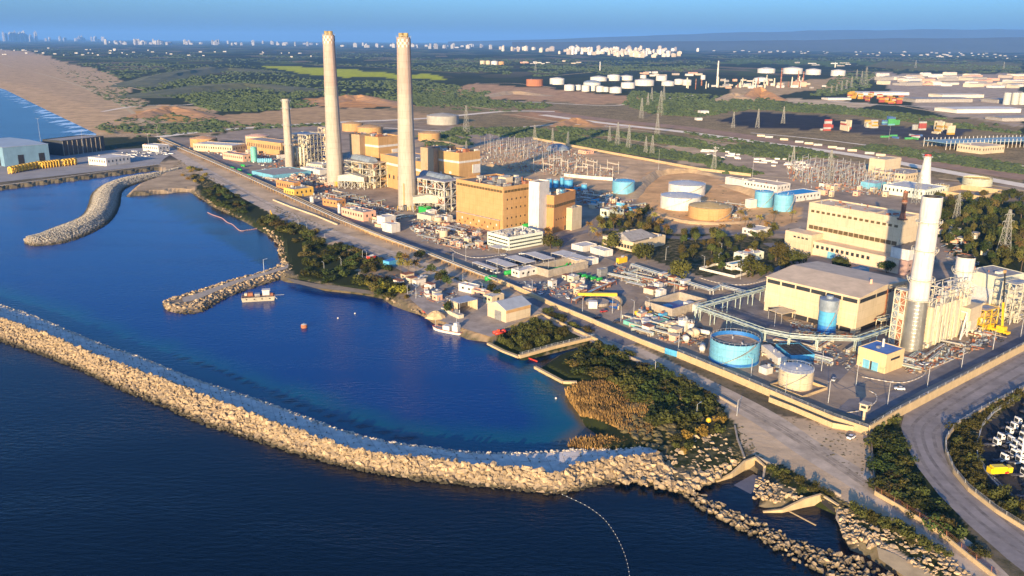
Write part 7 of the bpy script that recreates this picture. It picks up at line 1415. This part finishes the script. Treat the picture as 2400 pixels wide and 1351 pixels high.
huts([(830,635),(930,640),(1080,690),(1030,715),(940,690)], 9, 'small hut in the harbour yard', 'harbour huts'); huts([(440,345),(600,375),(680,372),(600,345)], 14, 'small hut between the oil tanks and the far wall', 'huts by the oil tanks', None, 1.3); huts([(2190,510),(2280,530),(2330,600),(2260,620),(2210,580)], 12, 'small hut in the clearing of the grove', 'huts in the grove clearing'); huts([(2120,800),(2200,840),(2320,790),(2300,775)], 8, 'small cabinet at the foot of the recovery boiler', 'cabinets by the boiler', (M_STEELY, M_GALV), .8); huts([(1900,640),(2050,655),(2080,690),(2000,690)], 8, 'small hut between the machine hall and the station building', 'huts between the halls')
def pipe_run(x, y, label, group):
    p = g(x, y); L = r5.uniform(10, 28); T = thing('pipe_run', label, 'pipes', p, math.radians(r5.choice((48, 138, 138))+r5.uniform(-3, 3)), group); n = r5.randint(2, 5); z = r5.uniform(.6, 2.2)
    for i in range(n): r = r5.uniform(.15, .4); part(T, 'pipe', MB().path([(0, i*.9, 0), (0, i*.9, z), (L, i*.9, z), (L, i*.9, 0)], r, 6), r5.choice((M_STEEL, M_GALV, M_RUST, M_PGREEN, M_DUCT)))
    for k in range(int(L/5)): part(T, 'sleeper', MB().box(k*5+1, -.5, -.1, k*5+1.4, n*.9, z-.3), M_CONC)
for poly, n, lab in (([(690,430),(790,445),(930,495),(930,540),(850,500)], 26, 'pipe run on sleepers between the tall chimneys and the conveyor'), ([(600,405),(690,395),(780,415),(680,440)], 14, 'pipe run on sleepers near the slim stack'), ([(960,510),(1070,510),(1140,560),(1100,590),(1000,570)], 18, 'pipe run on sleepers in the scrap yard'), ([(1350,440),(1440,465),(1510,505),(1420,490)], 14, 'pipe run on sleepers beside the small blue tanks'), ([(1440,620),(1560,655),(1650,690),(1500,670)], 12, 'pipe run on sleepers in the pipe yard'), ([(1480,735),(1650,765),(1640,810),(1530,790)], 10, 'pipe run on sleepers near the white silos'), ([(1790,800),(1930,800),(2010,830),(1950,870),(1830,840)], 10, 'pipe run on sleepers between the beige tank and the switch house'), ([(2110,850),(2200,835),(2340,775),(2340,790),(2160,870)], 14, 'pipe run on sleepers along the recovery boiler'), ([(1640,480),(1760,480),(1740,515)], 6, 'pipe run on sleepers beside the fuel tanks')):
    for x, y in rnd_in(poly, n): pipe_run(x, y, lab, lab[4:44])
# ------------------------------------------------------------------ port quay at the far left
wall_run('quay_wall', 'long pale concrete quay face of the port above the upper lagoon', [(-80,453),(100,429),(250,408),(378,391)], GZ+.25, 2.0, mat('quay_face', (.46,.40,.31), .85, .2, .3, stain=.4), 30, z=0)
for x in (-60, 60, 180, 300): pass
T, a, b, h = gable('port_warehouse', 'large blue-grey port warehouse with two dark doors', (12,391), (-110,376), (128,384), 347, 1.2, mat('warehouse_blue', (.16,.28,.36), .7, .12, .1, stain=.2), mat('warehouse_roof', (.36,.42,.44), .6, .1, .1), along='R')
for k in range(2): ubox(T, 'door', M_BLACK, a*(.3+.46*k), -.15, 0, a*(.3+.46*k)+a*.13, -.01, h*.55)
windows(T, 'L', a, b, 3, b-3, 4, 0, h*.5, b*.1, M_BLACK, 'door')
T, a, b, h = house('port_office', 'dark glass port building with a concrete frame behind the warehouse', (150,366), (126,360), (229,352), 332, wall=mat('dark_cladding', (.045,.05,.05), .4, .2, .2), roof=M_ROOFG, par=1)
for k in range(9): ubox(T, 'column', M_CONC, a*k/9, -.5, 0, a*k/9+.7, -.01, h)
simple('low white customs hall on the port quay', (250,390), (226,384), (291,381), 373, M_WHITE, M_WHITE, 2); simple('small white pump hut on the port quay', (372,357), (352,352), (382,353), 343, M_WHITE, M_WHITE, 2)
def spreader(x, y, label, group, az):
    T = thing('crane_spreader', label, 'crane frame', g(x, y), math.radians(az), group); mb = MB(); lattice(mb, 0, 0, 0, 8, 3.5, 7, 2, 1, 2, .35, True); part(T, 'frame', mb, M_YELLOW); part(T, 'top_beam', MB().box(-.6, .8, 7.2, 8.6, 2.6, 8), M_YELLOW); part(T, 'foot', MB().box(-.5, -.4, 0, 8.5, 0-.02, .8), M_RUST)
for i in range(9): spreader(28+i*8.2, 408-i*1.6, 'yellow steel lifting frame in the row on the quay before the warehouse', 'yellow lifting frames', 100)
for i in range(7): spreader(100+i*6.5, 396-i*.8, 'rusty yellow lifting frame stored behind the quay row', 'stored lifting frames', 100)
for i in range(4): spreader(152+i*8, 390-i*.9, 'bright yellow lifting frame near the white customs hall', 'frames by the customs hall', 100)
# green conveyor drives by the coast wall
for x, y in ((545,398),(562,402),(585,415),(570,392)): lying('bright green conveyor drive beside the far perimeter wall', (x, y), 7, 1.4, M_GREEN, -35, 'conveyor_drive', 'green conveyor drives')
# ------------------------------------------------------------------ refinery and industry behind
M_TW = mat('far_tank_white', (.56,.53,.46), .8, .08, .05, stain=.2); M_TR = mat('far_tank_rust', (.34,.13,.06), .9, .15, .05)
for x0, x1, yb, yt in ((1288,1323,199,185),(1322,1347,213,200),(1348,1362,212,200),(1363,1382,215,201),(1397,1415,216,203),(1428,1457,219,206),(1383,1423,191,182),(1423,1453,190,177),(1455,1488,208,195),(1453,1483,189,179),(1487,1533,202,189),(1537,1563,190,179),(1550,1580,202,192),(1580,1602,199,187),(1500,1515,184,177),(1382,1396,214,202),(1600,1620,201,188),(1642,1653,187,177),(1767,1800,192,184),(1775,1816,172,162),(1835,1880,174,161),(1888,1923,176,164),(1947,1980,179,166),(1413,1427,216,205)):
    tank(x0, x1, yb, yt, M_TW, 'white storage tank of the refinery tank farm beyond the railway', 'cone', M_TW, group='refinery tanks', rings=1, stair=False, n=24, rails=False, name='refinery_tank')
tank(1233,1273,203,187, M_TR, 'rust-red storage tank at the left end of the refinery', 'flat', M_TR, stair=False, n=24, rails=False, name='refinery_tank'); tank(1367,1408,201,195, M_TW, 'domed grey tank in the middle of the tank farm', 'dome', M_DUCTG, stair=False, n=28, rails=False, name='refinery_tank')
for x0, x1, yb, yt, m_ in ((1125,1137,152,143,M_CREAM),(1138,1150,152,143,M_CREAM),(1151,1167,153,144,M_WHITE),(1168,1182,153,145,M_OCHRE)): tank(x0, x1, yb, yt, m_, 'pale tank in the lone group of four out on the plain', 'cone', group='tanks on the plain', rings=0, stair=False, n=16, rails=False, name='plain_tank')
r_ = random.Random(12)
def col(x, y, t, w, m_, lab, grp):
    p = g(x, y); h = height(x, y, t); T = thing('process_column', lab, 'column', p, 0, grp); r = max(.8, W(x, y, w)/2); part(T, 'shell', MB().lathe([(r, -.3), (r, h*.7), (r*.8, h*.72), (r*.8, h), (.01, h)], 12), m_); part(T, 'platform', MB().lathe([(r, h*.5), (r+1.5, h*.5), (r+1.5, h*.52), (r, h*.52)], 12).lathe([(r*.8, h*.85), (r+1.5, h*.85), (r+1.5, h*.87), (r*.8, h*.87)], 12), M_STEEL)
for i in range(34): x = r_.uniform(1605, 1880); y = 207-abs(x-1680)*.02+r_.uniform(-6, 4); col(x, y, y-r_.uniform(8, 26), r_.uniform(1.6, 4), r_.choice((M_STEELY, M_DUCT, M_GALV, M_RUST)), 'slender process column of the refinery', 'refinery columns')
col(1680,205,143,4,M_WHITE,'tallest white flare stack of the refinery',None); col(1829,207,160,3,M_RUST,'rust-coloured refinery chimney beside the red heater',None); col(1869,203,166,3,M_RUST,'rust-coloured refinery chimney right of the red heater',None); col(1881,203,168,3,M_RUST,'rusty chimney at the right edge of the red heater',None); col(1406,166,145,2.5,M_GALV,'lone slanting-topped mast behind the tank farm',None); col(1957,160,147,3,M_WHITE,'short white stack between the domed tanks',None)
FARM = [mat('far_wall_%d' % i, c, .85, .1, .02) for i, c in enumerate(((.60,.54,.42),(.50,.42,.30),(.64,.60,.52),(.40,.34,.27),(.56,.48,.34)))]
def block_mesh(seed, m_):
    q = random.Random(seed); mb = MB().box(-.5,-.5,-.05,.5,.5,1)
    for _ in range(3): x, y = q.uniform(-.4,.1), q.uniform(-.4,.1); mb.box(x, y, 1.002, x+q.uniform(.15,.35), y+q.uniform(.15,.35), 1+q.uniform(.05,.18))
    mb.box(-.56,-.3,.2,-.502,.3,.9).box(-.3,-.56,.15,.3,-.502,.92); return mb.mesh('block', m_)
def slab_mesh(m_, seed):
    mb = MB().box(-.5,-.5,-.05,.5,.5,.86); mb.add([(-.52,-.52,.862),(.52,-.52,.862),(.52,.52,.862),(-.52,.52,.862),(-.52,0,1),(.52,0,1)], [(0,1,5,4),(2,3,4,5),(0,4,3),(1,2,5),(0,3,2,1)]); return mb.mesh('shed', m_)
BLK = [block_mesh(i, FARM[i % 5]) for i in range(8)]; FARD = [mat('far_wall_grey_%d' % i, c, .85, .1, .02) for i, c in enumerate(((.33,.32,.30),(.26,.25,.24),(.38,.36,.32)))]; BLKD = [block_mesh(i+20, FARD[i % 3]) for i in range(6)]; SHD = [slab_mesh(m_, 0) for m_ in (*FARM, M_WHITE, M_ROOFG, M_PINK)]
def fb(name, me, x, y, wx, wy, h, az, label, cat, group): o = obj(name, me, None, g(x, y)); o.scale = (wx, wy, h); o.rotation_euler = (0, 0, math.radians(az)); return tag(o, label, cat, group)
def sheds(poly, n, wpx, hpx, label, group, mi=None, az=25, name='factory_shed'):
    for x, y in sorted(rnd_in(poly, n), key=lambda p: p[1]): w = W(x, y, r_.uniform(*wpx)); fb(name, r_.choice(SHD if mi is None else [SHD[k] for k in mi]), x, y, w, w*r_.uniform(.35, .6), W(x, y, r_.uniform(*hpx)), az+r_.uniform(-4, 4), label, 'shed', group)
sheds([(2065,178),(2230,176),(2235,205),(2070,200)], 26, (22,50), (5,9), 'cream factory shed in the industrial estate left of the avenue', 'estate sheds left')
sheds([(2255,180),(2400,178),(2400,212),(2255,208)], 26, (22,50), (5,9), 'cream factory shed in the industrial estate right of the avenue', 'estate sheds right')
sheds([(1605,190),(1760,188),(1900,195),(1950,205),(1900,208),(1620,208)], 30, (8,18), (3,7), 'small process building inside the refinery', 'refinery buildings'); sheds([(1500,170),(1640,172),(1640,182),(1500,180)], 12, (10,22), (3,6), 'low pale building behind the tank farm', 'buildings behind the tank farm')
sheds([(1200,145),(1360,143),(1360,152),(1200,152)], 14, (6,14), (2,4), 'small pale farm building out on the plain', 'plain buildings'); sheds([(1850,150),(2000,150),(2000,158),(1850,158)], 8, (10,20), (3,5), 'pale building behind the domed tanks', 'buildings behind the domed tanks')
for x, y, w, d, h, k, lab in ((2190,238,150,60,9,6,'long grey-roofed warehouse behind the yellow containers'),(2290,262,170,80,10,2,'large pale flat warehouse at the right edge'),(2380,282,120,60,9,6,'grey warehouse with dark front at the right edge'),(2060,222,120,40,7,2,'long white warehouse behind the red containers'),(1960,234,60,18,5,5,'white shed at the left of the container stacks'),(2240,228,110,40,8,0,'cream warehouse in front of the estate'),(2370,240,120,40,9,6,'grey-roofed warehouse beside the silos'),(1874,203,22,14,12,7,'red-brown heater block of the refinery'),(1648,268,20,12,9,5,'small white signal building at the coal yard'),(1637,282,14,8,6,5,'small white hut below the signal building')):
    fb('warehouse', SHD[k], x, y, W(x, y, w), W(x, y, w)*.45 if d > 30 else W(x, y, d)*1.6, W(x, y, h), 12, lab, 'warehouse', None)
for x in (2358, 2377, 2394): tank(x-8, x+8, 246, 218, mat('silo_grey', (.42,.42,.36), .8, .1, .05), 'tall grey concrete silo at the right edge, one of three', 'flat', n=16, stair=False, rings=1, rails=False, name='silo', group='grey silos')
# containers
CM = [mat('container_%d' % i, c, .7, .15, .1) for i, c in enumerate(((.42,.24,.03),(.30,.06,.045),(.06,.12,.26),(.50,.43,.29),(.06,.28,.08),(.34,.35,.33),(.12,.32,.32)))]
CBX = []
for m_ in CM:
    mb = MB().box(-6.1,-1.22,0,6.1,1.22,2.6)
    for i in range(12): mb.box(-5.9+i*1.0,-1.27,.15,-5.5+i*1.0,-1.222,2.45)
    CBX.append(mb.mesh('container', m_))
def containers(poly, n, ks, label, group, maxh=4, s=1.0):
    k = 0
    while k < n:
        x, y = rnd_in(poly, 1)[0]; p = g(x, y); az = r_.choice((15, 15, 105))
        for j in range(r_.randint(1, maxh)):
            o = obj('shipping_container', CBX[r_.choice(ks)], None, p+Vector((0, 0, j*2.62*s))); o.rotation_euler = (0, 0, math.radians(az)); o.scale = (s,)*3; tag(o, label, 'container', group); k += 1
containers([(1990,222),(2060,226),(2120,232),(2115,246),(2040,240),(1985,230)], 80, (0,0,0,1,1,3), 'yellow or red container in the big stacks before the long warehouse', 'far container stacks', 4, 1.3)
for poly, n, ks, lab in (([(1926,300),(1950,300),(1948,308),(1928,308)], 12, (1,1,5), 'red or grey container in the stack at the left of the depot'), ([(1973,298),(1995,298),(1994,308),(1975,308)], 16, (3,3,3,1), 'cream container in the second stack of the depot'), ([(2017,293),(2050,293),(2050,306),(2018,306)], 28, (3,3,0,5), 'cream container in the tall stack at the middle of the depot'), ([(2070,286),(2100,288),(2100,297),(2070,295)], 16, (4,4,6,2), 'green or teal container in the coloured stack of the depot'), ([(2142,300),(2168,300),(2168,308),(2142,308)], 12, (1,1,5), 'red container in the stack right of the coloured one'), ([(2183,300),(2230,302),(2228,316),(2185,314)], 34, (3,3,0,3), 'cream container in the tall right-hand stack of the depot'), ([(2060,320),(2180,318),(2150,330),(2050,326)], 9, (4,5,1,2), 'single container lying on the depot floor')): containers(poly, n, ks, lab, lab[:40], 5 if n > 9 else 1, 1.15)
# pale slatted loading frame at the right edge
p = g(2215,352); T = thing('loading_frame', 'long pale blue canopy on many white posts at the right edge', 'canopy', p, math.radians(17)); part(T, 'roof_sheet', MB().box(0,0,9,190,45,9.8), mat('canopy_aqua', (.22,.34,.36), .6, .1, .05))
for i in range(26):
    for y in (0, 44): part(T, 'post', MB().beam((i*7.5+1, y, -.2), (i*7.5+1, y, 13), .45), M_WHITE)
simple('low cream station building under the pale canopy', (2300,362), (2255,354), (2335,356), 345, M_CREAM, M_ROOFB, 4)
# coal yard lamps and white stripes of material beside the haul road
for i in range(46): x = r_.uniform(1650, 1900); y = 352+(x-1650)*.16+r_.uniform(-9, 14); fb('plank_stack', SHD[5 if i % 3 else 2], x, y, W(x, y, r_.uniform(8, 26)), 3, 1.8, -22+r_.uniform(-5, 5), 'long white stack of stored beams in the open store before the haul road', 'stored beam', 'beam stacks')
for i in range(11): x = 1780+i*28+r_.uniform(-9, 9); y = 320+(x-1780)*.163; fb('rail_wagon', CBX[5 if i % 2 else 3], x, y, 1, 1.1, 1.2, -18, 'pale rail wagon standing on the railway', 'rail wagon', 'rail wagons')
# ------------------------------------------------------------------ towns
def town(poly, n, w, h, label, group, name='apartment_block', bl=None):
    for x, y in sorted(rnd_in(poly, n), key=lambda p: p[1]): ww = r_.uniform(*w); fb(name, r_.choice(bl or BLK), x, y, ww, ww*r_.uniform(.6, 1.2), r_.uniform(*h), r_.uniform(0, 90), label, 'apartment block', group)
town([(1300,128),(1340,116),(1420,114),(1560,122),(1600,128),(1600,136),(1480,137),(1380,132)], 130, (20,44), (26,58), 'white apartment block of the town beyond the refinery', 'blocks of the white town'); town([(1170,116),(1300,112),(1420,112),(1640,118),(1640,122),(1300,124),(1180,122)], 70, (26,55), (30,75), 'pale apartment block on the far edge of the white town', 'far blocks of the white town')
town([(800,107),(1150,110),(1150,116),(800,113)], 50, (30,70), (25,75), 'pale block of the distant town between the chimneys and the white town', 'blocks of the middle town', bl=BLKD); town([(240,101),(760,105),(760,109),(240,106)], 55, (40,90), (40,110), 'hazy tower block on the skyline left of the chimneys', 'skyline blocks', bl=BLKD); 
for i in range(36): x = r_.choice((r_.uniform(20, 90), r_.uniform(5, 250))); fb('tower_block', r_.choice(BLKD), x, 97.5, r_.uniform(50, 110), r_.uniform(50, 90), r_.uniform(90, 260)*(1.3 if x < 90 else .7), r_.uniform(0, 90), 'hazy tall tower on the far-left skyline', 'tower', 'far-left towers')
mbv = [MB() for _ in range(2)]
for k, (poly, n) in enumerate((([(0,112),(500,118),(760,128),(700,140),(400,130),(0,135)], 45), ([(1650,114),(2400,124),(2400,140),(2000,130),(1660,122)], 90))):
    for x, y in rnd_in(poly, n):
        p = g(x, y); s = W(x, y, r_.uniform(1, 4)); mbv[k].box(p.x-s, p.y-s*.5, GZ-2, p.x+s, p.y+s*.5, GZ+8+W(x, y, r_.uniform(.3, .9)))
for k, lab in enumerate(('scattered pale villages on the hazy plain at the left', 'scattered pale villages below the hills at the right')): o = obj('villages', mbv[k].mesh('villages', FARD[2])); tag(o, lab, 'villages'); o['kind'] = 'stuff'
# hills at the right horizon; the farther, higher ridge stands in for a haze bank
def hills(name, R, prof, depth, m):
    mb = MB(); vs = []; n = 160
    for i in range(n):
        x = prof[0][0]+(prof[-1][0]-prof[0][0])*i/(n-1); y = np.interp(x, [p[0] for p in prof], [p[1] for p in prof])
        d = ray(x, 110); k = R/d.y; X, Y = d.x*k, R; e = ray(x, y); H = CAM_H+e.z*(R/e.y); H *= 1+.05*fbm(X, 0, .0006, 4)
        vs += [(X*.9, Y*.9, GZ-3), (X, Y, max(H, 4)), (X*1.2, Y*1.2, GZ-3)]
    mb.add(vs, [(3*i+j, 3*i+3+j, 3*i+4+j, 3*i+1+j) for i in range(n-1) for j in range(2)]); struct(name, mb.mesh(name, m, True))
M_HILL = mat('hill', (.06,.065,.05), .95, .3, .0006)
hills('hills', 30000, [(1050,98),(1300,92),(1500,84),(1700,77),(1900,72),(2150,70),(2400,70),(2900,72)], 1, M_HILL); hills('foothills', 18000, [(1200,99),(1500,98),(1700,96),(1900,94),(2100,90),(2400,88),(2900,88)], 1, M_HILL)
# shipping containers and cabins do not stand alone: small green field hut by the switchyard
simple('small red hut alone on the sandy switchyard slope', (1373,362), (1364,359), (1383,359), 355, M_PINK, M_ROOFD, 0)
T = thing('salt_dome', 'dark low domed store in the dense switchyard', 'dome', g(1307,352)); part(T, 'dome_shell', MB().lathe([(16*math.cos(t), 9*math.sin(t)) for t in np.linspace(0,1.56,6)], 20), M_DUCTG)
# ------------------------------------------------------------------ haze
def haze():
    mb = MB().box(-365000, -31000, -5, 365000, 95000, 700)
    o = obj('haze', mb.mesh('haze')); o['kind'] = 'stuff'
    M = bpy.data.materials.new('haze'); M.use_nodes = True; nt = M.node_tree; nt.nodes.clear()
    out = nt.nodes.new('ShaderNodeOutputMaterial'); v = nt.nodes.new('ShaderNodeVolumePrincipled')
    v.inputs['Color'].default_value = (.20, .49, 1, 1); v.inputs['Density'].default_value = 3.1e-5; v.inputs['Anisotropy'].default_value = 0.0
    nt.links.new(v.outputs[0], out.inputs['Volume']); o.data.materials.append(M)
haze()
